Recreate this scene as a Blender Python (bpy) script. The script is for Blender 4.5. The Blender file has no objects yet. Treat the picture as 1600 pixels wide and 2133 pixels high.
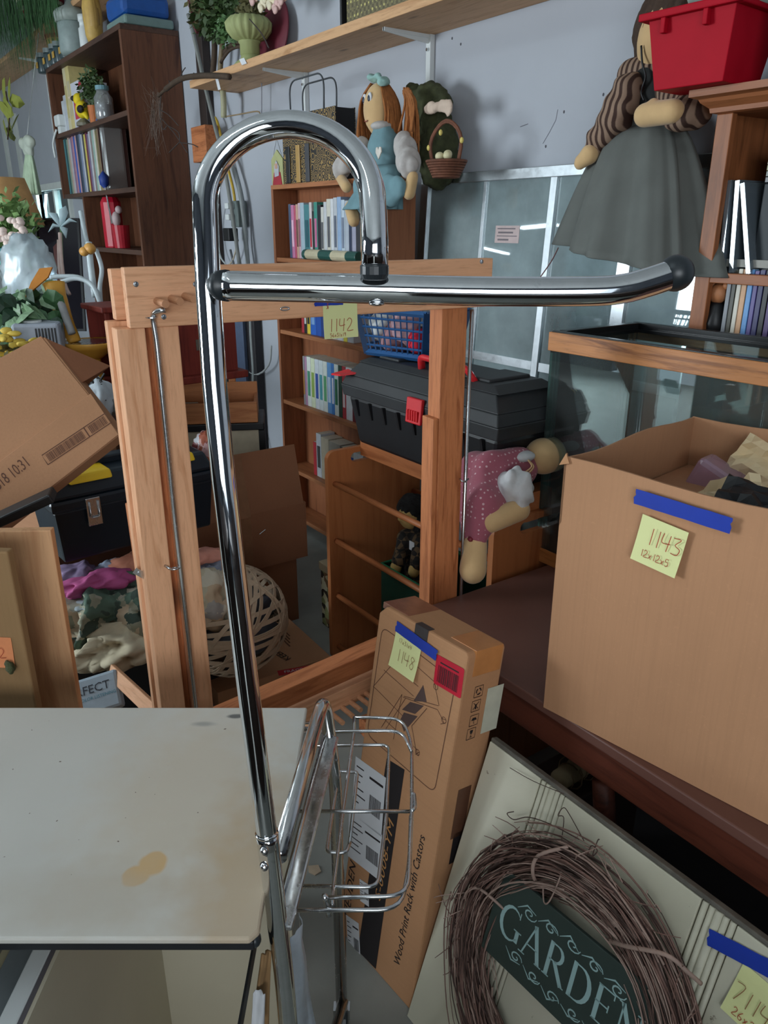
import bpy, bmesh, math, random
from mathutils import Vector, Matrix, noise
from math import sin, cos, pi, radians, sqrt, atan2

# ---------------------------------------------------------------- camera
scene = bpy.context.scene
COL = scene.collection
TH = radians(20.5); YAW = radians(54.5); FPX = 1600.0; CAMZ = 1.5
camd = bpy.data.cameras.new('camera'); cam = bpy.data.objects.new('camera', camd); COL.objects.link(cam)
cam.location = (0, 0, CAMZ); cam.rotation_euler = (radians(90) - TH, 0, YAW)
camd.sensor_fit = 'VERTICAL'; camd.sensor_height = 36.0; camd.lens = 36.0 * FPX / 2133.0
camd.clip_start = 0.02; camd.clip_end = 60
scene.camera = cam

# ---------------------------------------------------------------- world, lights, exposure
scene.view_settings.view_transform = 'Standard'; scene.view_settings.look = 'None'
scene.view_settings.gamma = 1.0; scene.view_settings.use_curve_mapping = False
scene.view_settings.exposure = 0.33
w = bpy.data.worlds.new('world'); scene.world = w; w.use_nodes = True
bg = w.node_tree.nodes['Background']; bg.inputs[0].default_value = (0.75, 0.88, 1.0, 1); bg.inputs[1].default_value = 1.0

def area(name, loc, target, sx, sy, power, col):
    l = bpy.data.lights.new(name, 'AREA'); l.shape = 'RECTANGLE'; l.size = sx; l.size_y = sy
    l.energy = power; l.color = col
    o = bpy.data.objects.new(name, l); COL.objects.link(o); o.location = loc
    o.rotation_euler = (Vector(target) - Vector(loc)).to_track_quat('-Z', 'Y').to_euler()
    return o
# daylight entering through the garage door opening in the front wall and through the side opening
area('door_daylight', (-4.35, -3.85, 1.6), (-2.2, 1.6, 1.0), 1.7, 1.7, 165, (0.84, 0.94, 1.0))
area('side_daylight', (2.8, -1.9, 1.65), (-1.5, 0.6, 0.9), 2.6, 1.8, 70, (0.90, 0.96, 1.0))
area('window_daylight', (-8.55, 2.28, 1.35), (-8.0, -1.0, 0.9), 1.3, 0.9, 40, (0.8, 0.93, 1.0))

# ---------------------------------------------------------------- helpers
FH = Vector((-sin(YAW), cos(YAW), 0)); RT = Vector((cos(YAW), sin(YAW), 0)); ZV = Vector((0, 0, 1))
FW = FH * cos(TH) - ZV * sin(TH); UP = FH * sin(TH) + ZV * cos(TH); CP = Vector((0, 0, CAMZ))
def ray(px, py): return FW + RT * ((px - 800) / FPX) + UP * ((1066.5 - py) / FPX)
def Pd(px, py, t): return CP + ray(px, py) * t
def Pz(px, py, z): d = ray(px, py); return CP + d * ((z - CAMZ) / d.z)
def Py(px, py, y): d = ray(px, py); return CP + d * (y / d.y)
def Px(px, py, x): d = ray(px, py); return CP + d * (x / d.x)
def Pp(px, py, O, n): d = ray(px, py); return CP + d * ((O - CP).dot(n) / d.dot(n))
def old(X, Y, z=0): return RT * X + FH * Y + ZV * z
def frame(O, ex, ey=None, ez=None):
    ex = Vector(ex).normalized()
    if ey is not None:
        ez = ex.cross(Vector(ey)).normalized(); ey = ez.cross(ex)
    else:
        ey = Vector(ez).cross(ex).normalized(); ez = ex.cross(ey)
    M = Matrix.Identity(4)
    for i in range(3):
        M[i][0] = ex[i]; M[i][1] = ey[i]; M[i][2] = ez[i]; M[i][3] = O[i]
    return M
def ppx(M, px, py):
    """pixel ray hit with the local XY plane of frame M, in local coordinates"""
    p = Pp(px, py, M.translation, M.col[2].to_3d()); return M.inverted() @ p
def T(x, y, z=0): return Matrix.Translation((x, y, z))
def RZ(a): return Matrix.Rotation(a, 4, 'Z')
def srgb(r, g, b):
    def f(c):
        c /= 255.0
        return c / 12.92 if c <= 0.04045 else ((c + 0.055) / 1.055) ** 2.4
    return (f(r), f(g), f(b), 1.0)
rnd = random.Random(7)

class MB:
    def __init__(s): s.v = []; s.f = []
    def add(s, vs, fs, M=None):
        o = len(s.v)
        s.v += [tuple(M @ Vector(v)) if M is not None else tuple(v) for v in vs]
        s.f += [tuple(i + o for i in f) for f in fs]; return s
    def box(s, x0, x1, y0, y1, z0, z1, M=None):
        return s.add([(x0,y0,z0),(x1,y0,z0),(x1,y1,z0),(x0,y1,z0),(x0,y0,z1),(x1,y0,z1),(x1,y1,z1),(x0,y1,z1)],
                     [(0,3,2,1),(4,5,6,7),(0,1,5,4),(1,2,6,5),(2,3,7,6),(3,0,4,7)], M)
    def hexa(s, P, M=None):   # 4 bottom corners ccw, 4 top corners
        return s.add(P, [(0,3,2,1),(4,5,6,7),(0,1,5,4),(1,2,6,5),(2,3,7,6),(3,0,4,7)], M)
    def tube(s, path, r, n=10, closed=False, caps=True, flat=1.0, upv=None):
        path = [Vector(p) for p in path]; m = len(path)
        rs = r if isinstance(r, (list, tuple)) else [r] * m
        vs = []; fs = []; prev = None
        for i, p in enumerate(path):
            if closed: t = path[(i + 1) % m] - path[i - 1]
            else: t = path[min(i + 1, m - 1)] - path[max(i - 1, 0)]
            if t.length < 1e-9: t = Vector((0, 0, 1))
            t.normalize()
            if prev is None:
                a = Vector(upv) if upv else (Vector((0, 0, 1)) if abs(t.z) < .9 else Vector((1, 0, 0)))
            else: a = prev
            u = (a - t * a.dot(t))
            if u.length < 1e-6: u = t.orthogonal()
            u.normalize(); prev = u; q = t.cross(u)
            for k in range(n):
                an = 2 * pi * k / n
                vs.append(p + u * (cos(an) * rs[i] * flat) + q * (sin(an) * rs[i]))
        for i in range(m if closed else m - 1):
            j = (i + 1) % m
            for k in range(n):
                l = (k + 1) % n
                fs.append((i*n+k, i*n+l, j*n+l, j*n+k))
        if caps and not closed:
            fs.append(tuple(range(n))[::-1]); fs.append(tuple((m-1)*n + k for k in range(n)))
        return s.add(vs, fs)
    def lathe(s, prof, M=None, n=20, cap=True, rib=0, ribn=0, sx=1, sy=1):
        vs = []; fs = []; m = len(prof)
        for r, z in prof:
            for k in range(n):
                a = 2 * pi * k / n; rr = r * (1 + rib * abs(sin(a * ribn / 2))) if rib else r
                vs.append((rr * cos(a) * sx, rr * sin(a) * sy, z))
        for i in range(m - 1):
            for k in range(n):
                l = (k + 1) % n; fs.append((i*n+k, i*n+l, (i+1)*n+l, (i+1)*n+k))
        if cap: fs.append(tuple(range(n))[::-1]); fs.append(tuple((m-1)*n + k for k in range(n)))
        return s.add(vs, fs, M)
    def ell(s, c, r, n=12, m=8, M=None):
        vs = [(c[0], c[1], c[2] - r[2])]; fs = []
        for i in range(1, m):
            b = -pi / 2 + pi * i / m
            for k in range(n):
                a = 2 * pi * k / n
                vs.append((c[0] + r[0]*cos(b)*cos(a), c[1] + r[1]*cos(b)*sin(a), c[2] + r[2]*sin(b)))
        vs.append((c[0], c[1], c[2] + r[2])); L = len(vs) - 1
        for k in range(n):
            l = (k + 1) % n; fs.append((0, 1+l, 1+k)); fs.append((L, L-n+k, L-n+l))
            for i in range(m - 2): fs.append((1+i*n+k, 1+i*n+l, 1+(i+1)*n+l, 1+(i+1)*n+k))
        return s.add(vs, fs, M)
    def prism(s, poly, z0, z1, M=None):
        n = len(poly)
        a = sum(poly[i][0]*poly[(i+1)%n][1] - poly[(i+1)%n][0]*poly[i][1] for i in range(n))
        if a < 0: poly = poly[::-1]
        vs = [(x, y, z0) for x, y in poly] + [(x, y, z1) for x, y in poly]
        fs = [tuple(range(n))[::-1], tuple(range(n, 2*n))] + [(i, (i+1)%n, n+(i+1)%n, n+i) for i in range(n)]
        return s.add(vs, fs, M)
    def ribbon(s, pts, w, z, M=None, th=0.0004):
        """flat stroke in the local XY plane"""
        pts = [Vector((p[0], p[1])) for p in pts]; m = len(pts)
        ws = w if isinstance(w, (list, tuple)) else [w] * m
        vs = []; fs = []
        for i, p in enumerate(pts):
            t = pts[min(i+1, m-1)] - pts[max(i-1, 0)]
            if t.length < 1e-9: t = Vector((1, 0))
            t.normalize(); nrm = Vector((-t.y, t.x)) * ws[i] / 2
            vs += [(p.x+nrm.x, p.y+nrm.y, z), (p.x-nrm.x, p.y-nrm.y, z)]
        for i in range(m - 1): fs.append((2*i, 2*i+1, 2*i+3, 2*i+2))
        return s.add(vs, fs, M)
    def grid(s, fn, nu, nv, thick=0, closeu=False):
        vs = [fn(i / (nu if closeu else nu-1) , j / (nv-1)) for i in range(nu) for j in range(nv)]
        fs = []
        for i in range(nu if closeu else nu-1):
            for j in range(nv-1):
                a = i*nv + j; b = ((i+1) % nu)*nv + j; fs.append((a, b, b+1, a+1))
        return s.add(vs, fs)

WM = {}       # world matrices
def props(o, label=None, cat=None, group=None, kind=None):
    if label: o['label'] = label
    if cat: o['category'] = cat
    if group: o['group'] = group
    if kind: o['kind'] = kind
    return o
def mk(name, mb, mat, parent=None, M=None, smooth=False, bev=0, sub=0, solid=0, label=None, cat=None, group=None, kind=None, autos=None):
    """link the MB as one mesh object. M given: verts are local to M. Otherwise verts are in world space."""
    if isinstance(mb, MB): vs, fs = mb.v, mb.f
    else: vs, fs = mb
    if M is None:
        if parent is not None: M = WM[parent].copy(); inv = M.inverted(); vs = [inv @ Vector(v) for v in vs]
        else:
            xs = [v[0] for v in vs]; ys = [v[1] for v in vs]; zs = [v[2] for v in vs]
            c = Vector(((min(xs)+max(xs))/2, (min(ys)+max(ys))/2, min(zs)))
            M = Matrix.Translation(c); vs = [Vector(v) - c for v in vs]
    me = bpy.data.meshes.new(name); me.from_pydata([tuple(v) for v in vs], [], fs); me.update()
    bm = bmesh.new(); bm.from_mesh(me); bmesh.ops.recalc_face_normals(bm, faces=bm.faces); bm.to_mesh(me); bm.free()
    if isinstance(mat, (list, tuple)):
        for x in mat: me.materials.append(x)
    else: me.materials.append(mat)
    if smooth:
        for p in me.polygons: p.use_smooth = True
    o = bpy.data.objects.new(name, me); COL.objects.link(o)
    WM[o] = M
    if parent is not None: o.parent = parent; o.matrix_local = WM[parent].inverted() @ M
    else: o.matrix_basis = M
    if solid: md = o.modifiers.new('solid', 'SOLIDIFY'); md.thickness = solid; md.offset = 0
    if bev: md = o.modifiers.new('bevel', 'BEVEL'); md.width = bev; md.segments = 2; md.limit_method = 'ANGLE'; md.angle_limit = radians(40)
    if sub: md = o.modifiers.new('sub', 'SUBSURF'); md.levels = sub; md.render_levels = sub
    if smooth == 'angle' or (smooth and autos):
        pass
    return props(o, label, cat, group, kind)
def thing(name, label, cat, loc, group=None, M=None):
    o = bpy.data.objects.new(name, None); COL.objects.link(o); o.empty_display_size = .05
    WM[o] = M.copy() if M is not None else Matrix.Translation(Vector(loc)); o.matrix_basis = WM[o]
    return props(o, label, cat, group)
def dupe(o, Mnew, parent=None, label=None):
    """copy a thing (and its parts, sub-parts) to a new world matrix"""
    c = o.copy(); COL.objects.link(c)
    if parent is not None: c.parent = parent; WM[c] = Mnew; c.matrix_local = WM[parent].inverted() @ Mnew
    else: c.parent = None; WM[c] = Mnew; c.matrix_basis = Mnew
    if label: c['label'] = label
    for ch in list(o.children): dupe(ch, Mnew @ WM[o].inverted() @ WM[ch], c)
    return c
def blobmesh(mb, voxel, smooth_it=6, disp=None):
    """fuse overlapping shapes into one continuous surface"""
    me = bpy.data.meshes.new('tmp'); me.from_pydata([tuple(v) for v in mb.v], [], mb.f)
    bm = bmesh.new(); bm.from_mesh(me); bmesh.ops.recalc_face_normals(bm, faces=bm.faces); bm.to_mesh(me); bm.free()
    o = bpy.data.objects.new('tmp', me); COL.objects.link(o)
    r = o.modifiers.new('r', 'REMESH'); r.mode = 'VOXEL'; r.voxel_size = voxel
    s = o.modifiers.new('s', 'SMOOTH'); s.iterations = smooth_it; s.factor = .5
    dg = bpy.context.evaluated_depsgraph_get(); e = o.evaluated_get(dg); m2 = bpy.data.meshes.new_from_object(e)
    vs = [v.co.copy() for v in m2.vertices]; ns = [v.normal.copy() for v in m2.vertices]; fs = [tuple(p.vertices) for p in m2.polygons]
    if disp: vs = [v + n * disp(v) for v, n in zip(vs, ns)]
    bpy.data.objects.remove(o); bpy.data.meshes.remove(me); bpy.data.meshes.remove(m2)
    return vs, fs
def arc(c, r, a0, a1, n, ex, ey):
    return [Vector(c) + Vector(ex) * (r * cos(a0 + (a1-a0)*i/n)) + Vector(ey) * (r * sin(a0 + (a1-a0)*i/n)) for i in range(n+1)]
def cat_rom(P, n=6, closed=False):
    P = [Vector(p) for p in P]; out = []; m = len(P)
    for i in range(m if closed else m - 1):
        p0 = P[i-1] if (closed or i > 0) else P[0]; p1 = P[i]; p2 = P[(i+1) % m]; p3 = P[(i+2) % m] if (closed or i+2 < m) else P[m-1]
        for k in range(n):
            t = k / n
            out.append(.5*((2*p1) + (-p0+p2)*t + (2*p0-5*p1+4*p2-p3)*t*t + (-p0+3*p1-3*p2+p3)*t*t*t))
    if not closed: out.append(P[-1])
    return out
def bez_round(P, r, n=5):
    """polyline with rounded corners"""
    P = [Vector(p) for p in P]; out = [P[0]]
    for i in range(1, len(P)-1):
        a = P[i-1]-P[i]; b = P[i+1]-P[i]; ra = min(r, a.length*.49); rb = min(r, b.length*.49)
        A = P[i]+a.normalized()*ra; B = P[i]+b.normalized()*rb
        for k in range(n+1):
            t = k/n; out.append(A*(1-t)**2 + P[i]*2*t*(1-t) + B*t*t)
    out.append(P[-1]); return out
def fnz(v, s=1, o=0): return noise.noise(Vector((v[0]*s+o, v[1]*s+o*.7, v[2]*s-o)))
_txt = {}
def textmesh(txt, size, italic=0):
    """flat letter shapes from the built-in font"""
    k = (txt, size)
    if k in _txt: return _txt[k]
    cu = bpy.data.curves.new('t', 'FONT'); cu.body = txt; cu.size = size; cu.resolution_u = 2; cu.shear = italic
    o = bpy.data.objects.new('t', cu); COL.objects.link(o); dg = bpy.context.evaluated_depsgraph_get()
    dg.update()
    m = bpy.data.meshes.new_from_object(o.evaluated_get(dg))
    r = ([v.co.copy() for v in m.vertices], [tuple(p.vertices) for p in m.polygons])
    bpy.data.objects.remove(o); bpy.data.meshes.remove(m); _txt[k] = r
    return r
def lettering(txt, size, M, mat, parent, name='lettering', stretch=1, center=False, off=.0012, label=None, italic=0):
    vs, fs = textmesh(txt, size, italic)
    if center and vs: cx = (min(v.x for v in vs)+max(v.x for v in vs))/2
    else: cx = 0
    mb = MB(); mb.add([((v.x-cx)*stretch, v.y, off) for v in vs], fs)
    return mk(name, mb, mat, parent, M=M, label=label)

# ---------------------------------------------------------------- materials
class NT:
    def __init__(s, name):
        s.m = bpy.data.materials.new(name); s.m.use_nodes = True; s.t = s.m.node_tree; s.t.nodes.clear()
        s.out = s.n('ShaderNodeOutputMaterial'); s.bs = s.n('ShaderNodeBsdfPrincipled'); s.l(s.bs.outputs[0], s.out.inputs[0])
    def n(s, k, **kw):
        x = s.t.nodes.new(k)
        for a, b in kw.items(): setattr(x, a, b)
        return x
    def l(s, a, b): s.t.links.new(a, b)
    def coord(s, scale=(1,1,1), kind='Object', rot=(0,0,0), loc=(0,0,0)):
        c = s.n('ShaderNodeTexCoord'); m = s.n('ShaderNodeMapping'); m.inputs['Scale'].default_value = scale; m.inputs['Rotation'].default_value = rot
        m.inputs['Location'].default_value = loc
        s.l(c.outputs[kind], m.inputs[0]); return m.outputs[0]
    def noise(s, co, scale, detail=4, rough=.55, dist=0):
        x = s.n('ShaderNodeTexNoise'); x.inputs['Scale'].default_value = scale; x.inputs['Detail'].default_value = detail
        x.inputs['Roughness'].default_value = rough; x.inputs['Distortion'].default_value = dist; s.l(co, x.inputs['Vector']); return x.outputs['Fac']
    def ramp(s, fac, stops, interp='LINEAR'):
        x = s.n('ShaderNodeValToRGB'); x.color_ramp.interpolation = interp; e = x.color_ramp.elements
        while len(e) < len(stops): e.new(.5)
        for q, (p, c) in zip(e, stops): q.position = p; q.color = c if len(c) == 4 else (*c, 1)
        s.l(fac, x.inputs[0]); return x.outputs[0]
    def mix(s, a, b, fac, mode='MIX'):
        x = s.n('ShaderNodeMix', data_type='RGBA', blend_type=mode)
        for v, i in ((fac, 0), (a, 6), (b, 7)):
            if isinstance(v, (int, float)): x.inputs[i].default_value = v
            elif isinstance(v, tuple): x.inputs[i].default_value = v
            else: s.l(v, x.inputs[i])
        return x.outputs[2]
    def bump(s, h, dist=.001, strength=.5):
        x = s.n('ShaderNodeBump'); x.inputs['Distance'].default_value = dist; x.inputs['Strength'].default_value = strength
        s.l(h, x.inputs['Height']); s.l(x.outputs[0], s.bs.inputs['Normal'])
    def set(s, **kw):
        mp = dict(rough='Roughness', metal='Metallic', spec='Specular IOR Level', trans='Transmission Weight', alpha='Alpha', coat='Coat Weight', ior='IOR', sheen='Sheen Weight', sss='Subsurface Weight')
        for k, v in kw.items():
            i = s.bs.inputs[mp[k]]
            if isinstance(v, (int, float)): i.default_value = v
            else: s.l(v, i)
        return s
    def col(s, c):
        i = s.bs.inputs['Base Color']
        if isinstance(c, tuple): i.default_value = c
        else: s.l(c, i)
        return s
def dk(c, k): return (c[0]*k, c[1]*k, c[2]*k, 1)
def plain(name, c, rough=.5, var=.12, scale=12, metal=0, bump=0, spec=.5, sheen=0):
    t = NT(name); co = t.coord(); nz = t.noise(co, scale, 5)
    t.col(t.ramp(nz, [(.3, dk(c, 1-var)), (.7, dk(c, 1+var*.6))])).set(rough=rough, metal=metal, spec=spec, sheen=sheen)
    if bump: t.bump(t.noise(co, scale*6, 3), bump, .6)
    return t.m
def wood(name, c1, c2, axis='X', scale=1, rough=.55, knots=True, dark=None, grain=1.0):
    t = NT(name); sc = {'X': (1.2, 14, 14), 'Y': (14, 1.2, 14), 'Z': (14, 14, 1.2)}[axis]; sc = tuple(a*scale for a in sc)
    co = t.coord(sc); a = t.noise(co, 2.2, 5, .6, 1.2)
    co2 = t.coord(tuple(q*5 for q in sc)); b = t.noise(co2, 2.0, 3, .7)
    base = t.ramp(a, [(.3, c2), (.5, c1), (.72, dk(c1, 1.08))])
    base = t.mix(base, dk(c2, .7), t.ramp(b, [(.52, (0,0,0,1)), (.75, (.45*grain,)*3+(1,))]))
    if knots:
        k = {'X': (2.2, 7, 7), 'Y': (7, 2.2, 7), 'Z': (7, 7, 2.2)}[axis]
        vo = t.n('ShaderNodeTexVoronoi'); vo.inputs['Scale'].default_value = 1.3; t.l(t.coord(k), vo.inputs['Vector'])
        kf = t.ramp(vo.outputs['Distance'], [(.06, (1,1,1,1)), (.13, (0,0,0,1))])
        base = t.mix(base, dark or dk(c2, .35), t.mix((0,0,0,1), kf, .7))
    t.col(base).set(rough=rough, spec=.35); t.bump(b, .0006, .5)
    return t.m
def cardboard(name, c, stripe='Z'):
    t = NT(name); co = t.coord(); n1 = t.noise(co, 3, 5); n2 = t.noise(co, 160, 2)
    st = t.noise(t.coord({'X': (1, 60, 60), 'Y': (60, 1, 60), 'Z': (60, 60, 1)}[stripe]), 3, 2)
    base = t.ramp(n1, [(.25, dk(c, .87)), (.75, dk(c, 1.07))]); base = t.mix(base, dk(c, .8), t.ramp(st, [(.45, (0,0,0,1)), (.8, (.35,.35,.35,1))]))
    base = t.mix(base, dk(c, 1.25), t.ramp(n2, [(.6, (0,0,0,1)), (.8, (.25,.25,.25,1))]))
    t.col(base).set(rough=.82, spec=.2); t.bump(st, .0008, .35)
    return t.m
def glassmat(name, tint, refl=.12, alpha=.35, rough=.02, haze=(.6,.66,.66,1)):
    """thin pane: tinted transparency, film of dust, mirror-like surface"""
    t = NT(name); t.t.nodes.remove(t.bs)
    tr = t.n('ShaderNodeBsdfTransparent'); tr.inputs[0].default_value = tint
    df = t.n('ShaderNodeBsdfDiffuse'); df.inputs[0].default_value = haze
    gl = t.n('ShaderNodeBsdfGlossy'); gl.inputs['Roughness'].default_value = rough; gl.inputs[0].default_value = (.9,.97,1,1)
    nz = t.noise(t.coord(), 3, 6, .6); f = t.ramp(nz, [(.3, (alpha*.6,)*3+(1,)), (.8, (alpha*1.4,)*3+(1,))])
    m1 = t.n('ShaderNodeMixShader'); t.l(f, m1.inputs[0]); t.l(tr.outputs[0], m1.inputs[1]); t.l(df.outputs[0], m1.inputs[2])
    fr = t.n('ShaderNodeFresnel'); fr.inputs[0].default_value = 1.5
    ad = t.n('ShaderNodeMath', operation='MULTIPLY_ADD', use_clamp=True); t.l(fr.outputs[0], ad.inputs[0]); ad.inputs[1].default_value = 1.0; ad.inputs[2].default_value = refl
    m2 = t.n('ShaderNodeMixShader'); t.l(ad.outputs[0], m2.inputs[0]); t.l(m1.outputs[0], m2.inputs[1]); t.l(gl.outputs[0], m2.inputs[2])
    t.l(m2.outputs[0], t.out.inputs[0]); return t.m
def emis(name, c, s):
    t = NT(name); t.bs.inputs['Emission Color'].default_value = c; t.bs.inputs['Emission Strength'].default_value = s; t.col(c); return t.m
def chrome(name, rough=.06, c=(.78,.8,.82,1), pit=.25):
    t = NT(name); co = t.coord(); nz = t.noise(co, 55, 6, .7); n2 = t.noise(co, 6, 3)
    t.col(t.ramp(nz, [(.3, dk(c, .9)), (.6, c), (.72, dk(c, .75))])).set(metal=1, rough=t.ramp(t.mix(nz, n2, .5), [(.45, (rough,)*3+(1,)), (.75, (rough+pit,)*3+(1,))])); return t.m
def stripes(name, c1, c2, axis=0, freq=60, rough=.8, c3=None):
    t = NT(name); co = t.coord(tuple(freq if i == axis else 2 for i in range(3)))
    x = t.n('ShaderNodeTexWave'); x.inputs['Scale'].default_value = .5; x.inputs['Distortion'].default_value = 1.5; t.l(t.coord(tuple(freq if i == axis else 3 for i in range(3))), x.inputs['Vector'])
    x.bands_direction = 'XYZ'[axis]
    st = [(.3, c1), (.6, c2)] + ([(.9, c3)] if c3 else [])
    t.col(t.ramp(x.outputs['Fac'], st)).set(rough=rough, spec=.2); return t.m
def patches(name, cols, scale=20, rough=.8, bump=.001, warp=.6):
    """printed cloth: constant coloured patches"""
    t = NT(name); co = t.coord(); v = t.n('ShaderNodeTexVoronoi'); v.inputs['Scale'].default_value = scale
    nz = t.n('ShaderNodeTexNoise'); nz.inputs['Scale'].default_value = scale*.8; t.l(co, nz.inputs['Vector'])
    mv = t.n('ShaderNodeVectorMath', operation='MULTIPLY_ADD'); t.l(nz.outputs['Color'], mv.inputs[0]); mv.inputs[1].default_value = (warp/scale*3,)*3; t.l(co, mv.inputs[2])
    t.l(mv.outputs[0], v.inputs['Vector'])
    sp = t.n('ShaderNodeSeparateColor'); t.l(v.outputs['Color'], sp.inputs[0])
    k = len(cols); t.col(t.ramp(sp.outputs[0], [(i/k, c) for i, c in enumerate(cols)], 'CONSTANT')).set(rough=rough, spec=.25)
    if bump: t.bump(t.noise(co, scale*8, 3), bump, .5)
    return t.m
def dots(name, base, dot, scale=60, rad=.25, rough=.85):
    t = NT(name); v = t.n('ShaderNodeTexVoronoi'); v.inputs['Scale'].default_value = scale; v.inputs['Randomness'].default_value = .35; t.l(t.coord(), v.inputs['Vector'])
    t.col(t.ramp(v.outputs['Distance'], [(rad, dot), (rad+.05, base)])).set(rough=rough, spec=.2, sheen=.2); return t.m
# ---------------------------------------------------------------- palette
M_ = {}
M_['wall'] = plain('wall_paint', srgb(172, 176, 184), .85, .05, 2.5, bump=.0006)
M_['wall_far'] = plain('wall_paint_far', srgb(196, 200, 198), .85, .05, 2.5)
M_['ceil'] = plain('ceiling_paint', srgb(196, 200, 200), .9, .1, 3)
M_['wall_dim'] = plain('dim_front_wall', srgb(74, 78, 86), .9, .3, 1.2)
M_['floor'] = plain('concrete', srgb(150, 152, 146), .75, .16, 5, bump=.0008)
M_['trimw'] = plain('white_trim', srgb(205, 210, 205), .6, .08, 8)
M_['pine'] = wood('pine_shelf', srgb(206, 162, 120), srgb(180, 134, 92), 'X', 1.0)
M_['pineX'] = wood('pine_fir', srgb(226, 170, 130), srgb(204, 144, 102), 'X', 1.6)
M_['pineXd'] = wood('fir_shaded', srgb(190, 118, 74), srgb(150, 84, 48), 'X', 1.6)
M_['walnut'] = wood('walnut', srgb(104, 66, 46), srgb(72, 42, 30), 'Z', .6, knots=False, rough=.45)
M_['walnutX'] = wood('walnut_x', srgb(84, 58, 46), srgb(56, 38, 32), 'X', .6, knots=False, rough=.5)
M_['alder'] = wood('orange_alder', srgb(166, 108, 70), srgb(138, 84, 52), 'X', .7, knots=False, rough=.5)
M_['alderZ'] = wood('orange_alder_z', srgb(148, 92, 60), srgb(122, 72, 46), 'Z', .7, knots=False, rough=.5)
M_['rackwood'] = wood('rack_wood', srgb(178, 108, 64), srgb(152, 86, 48), 'X', .7, knots=False, rough=.45)
M_['rackwoodZ'] = wood('rack_wood_z', srgb(168, 104, 62), srgb(146, 84, 46), 'Z', .5, knots=False, rough=.45, grain=.4)
M_['oak'] = wood('cherry_case', srgb(148, 90, 54), srgb(112, 66, 38), 'Z', .8, knots=False, rough=.45)
M_['oakX'] = wood('cherry_case_x', srgb(148, 90, 54), srgb(112, 66, 38), 'X', .8, knots=False, rough=.45)
M_['trimoak'] = wood('wood_print_trim', srgb(186, 122, 68), srgb(120, 68, 30), 'X', 1.2, knots=False, rough=.4)
M_['tabletop'] = plain('table_laminate', srgb(104, 68, 58), .5, .1, 8)
M_['tablewood'] = wood('table_wood', srgb(92, 46, 32), srgb(64, 30, 20), 'X', .8, knots=False, rough=.5)
M_['tablewoodZ'] = wood('table_wood_z', srgb(80, 50, 40), srgb(60, 36, 28), 'Z', .8, knots=False, rough=.5)
M_['card'] = cardboard('cardboard', srgb(180, 134, 100))
M_['cardX'] = cardboard('cardboard_x', srgb(172, 126, 94), 'X')
M_['cardY'] = cardboard('cardboard_y', srgb(188, 140, 102), 'X')
M_['carddk'] = cardboard('cardboard_brown', srgb(140, 94, 68), 'X')
M_['carddull'] = cardboard('cardboard_dull', srgb(150, 118, 82), 'Z')
M_['white'] = plain('white_plastic', srgb(215, 220, 220), .45, .05)
M_['alu'] = chrome('aluminium', .32, (.62, .67, .70, 1), .15)
M_['steel'] = chrome('zinc_steel', .22, (.66, .68, .70, 1), .15)
M_['chrome'] = chrome('chrome_tube', .035, (.80, .82, .84, 1), .10)
M_['oldchrome'] = chrome('worn_chrome', .12, (.62, .62, .62, 1), .4)
M_['black'] = plain('black_plastic', srgb(22, 23, 26), .45, .2, 8)
M_['blackrub'] = plain('black_rubber', srgb(36, 42, 46), .38, .1, 20)
M_['glass'] = glassmat('door_glass', (.55, .68, .70, 1), .07, .50, .02, (.52, .65, .67, 1))  # pale diffuse film paints in the bluish reflection that brightens the panes
M_['tank'] = glassmat('tank_glass', (.86, .93, .92, 1), .02, .05, .01, (.6, .66, .64, 1))
M_['tankedge'] = plain('glass_edge', srgb(44, 84, 76), .15, .15)
M_['tape'] = plain('blue_tape', srgb(16, 52, 160), .6, .08, 30)
M_['note'] = plain('yellow_note', srgb(222, 224, 160), .8, .03, 10)
M_['pen'] = plain('red_pen', srgb(170, 62, 38), .7, .05)
M_['penfaint'] = plain('brown_pen', srgb(150, 110, 70), .7, .05)
M_['ink'] = plain('black_ink', srgb(30, 24, 26), .7, .1)
M_['inkbrown'] = plain('print_brown', srgb(94, 58, 42), .8, .1)
M_['paper'] = plain('paper_white', srgb(210, 212, 216), .8, .05)
M_['cream'] = plain('cream_paper', srgb(222, 200, 160), .8, .08)
M_['cloth_skin'] = plain('doll_skin', srgb(205, 170, 122), .9, .08, 20, sheen=.2)
M_['dark'] = plain('dark_wood', srgb(46, 32, 26), .6, .25, 6)
M_['darkmetal'] = plain('dark_metal', srgb(26, 28, 32), .5, .2, 6)
def C(name, r, g, b, rough=.55, var=.12, scale=25): 
    if name not in M_: M_[name] = plain(name, srgb(r, g, b), rough, var, scale)
    return M_[name]

# ---------------------------------------------------------------- setting
WY = 2.1
fl = MB().box(-11, 3, -4, WY, -.05, 0); mk('floor', fl, M_['floor'], kind='structure')
wx0, wx1, wz0, wz1 = -9.15, -7.95, .9, 1.82
wb = MB()
for b in ((-11, wx0, 0, 3.5), (wx1, 3, 0, 3.5), (wx0, wx1, 0, wz0), (wx0, wx1, wz1, 3.5)): wb.box(b[0], b[1], WY, WY+.1, b[2], b[3])
mk('wall_back', wb, M_['wall'], kind='structure')
mk('wall_left', MB().box(-11.1, -11, -4, WY, 0, 3.5), M_['wall_far'], kind='structure')
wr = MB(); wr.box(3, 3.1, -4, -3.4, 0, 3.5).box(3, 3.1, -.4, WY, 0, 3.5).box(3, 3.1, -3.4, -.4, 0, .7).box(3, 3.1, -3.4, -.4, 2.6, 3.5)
mk('wall_right', wr, M_['wall_dim'], kind='structure')
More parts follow.
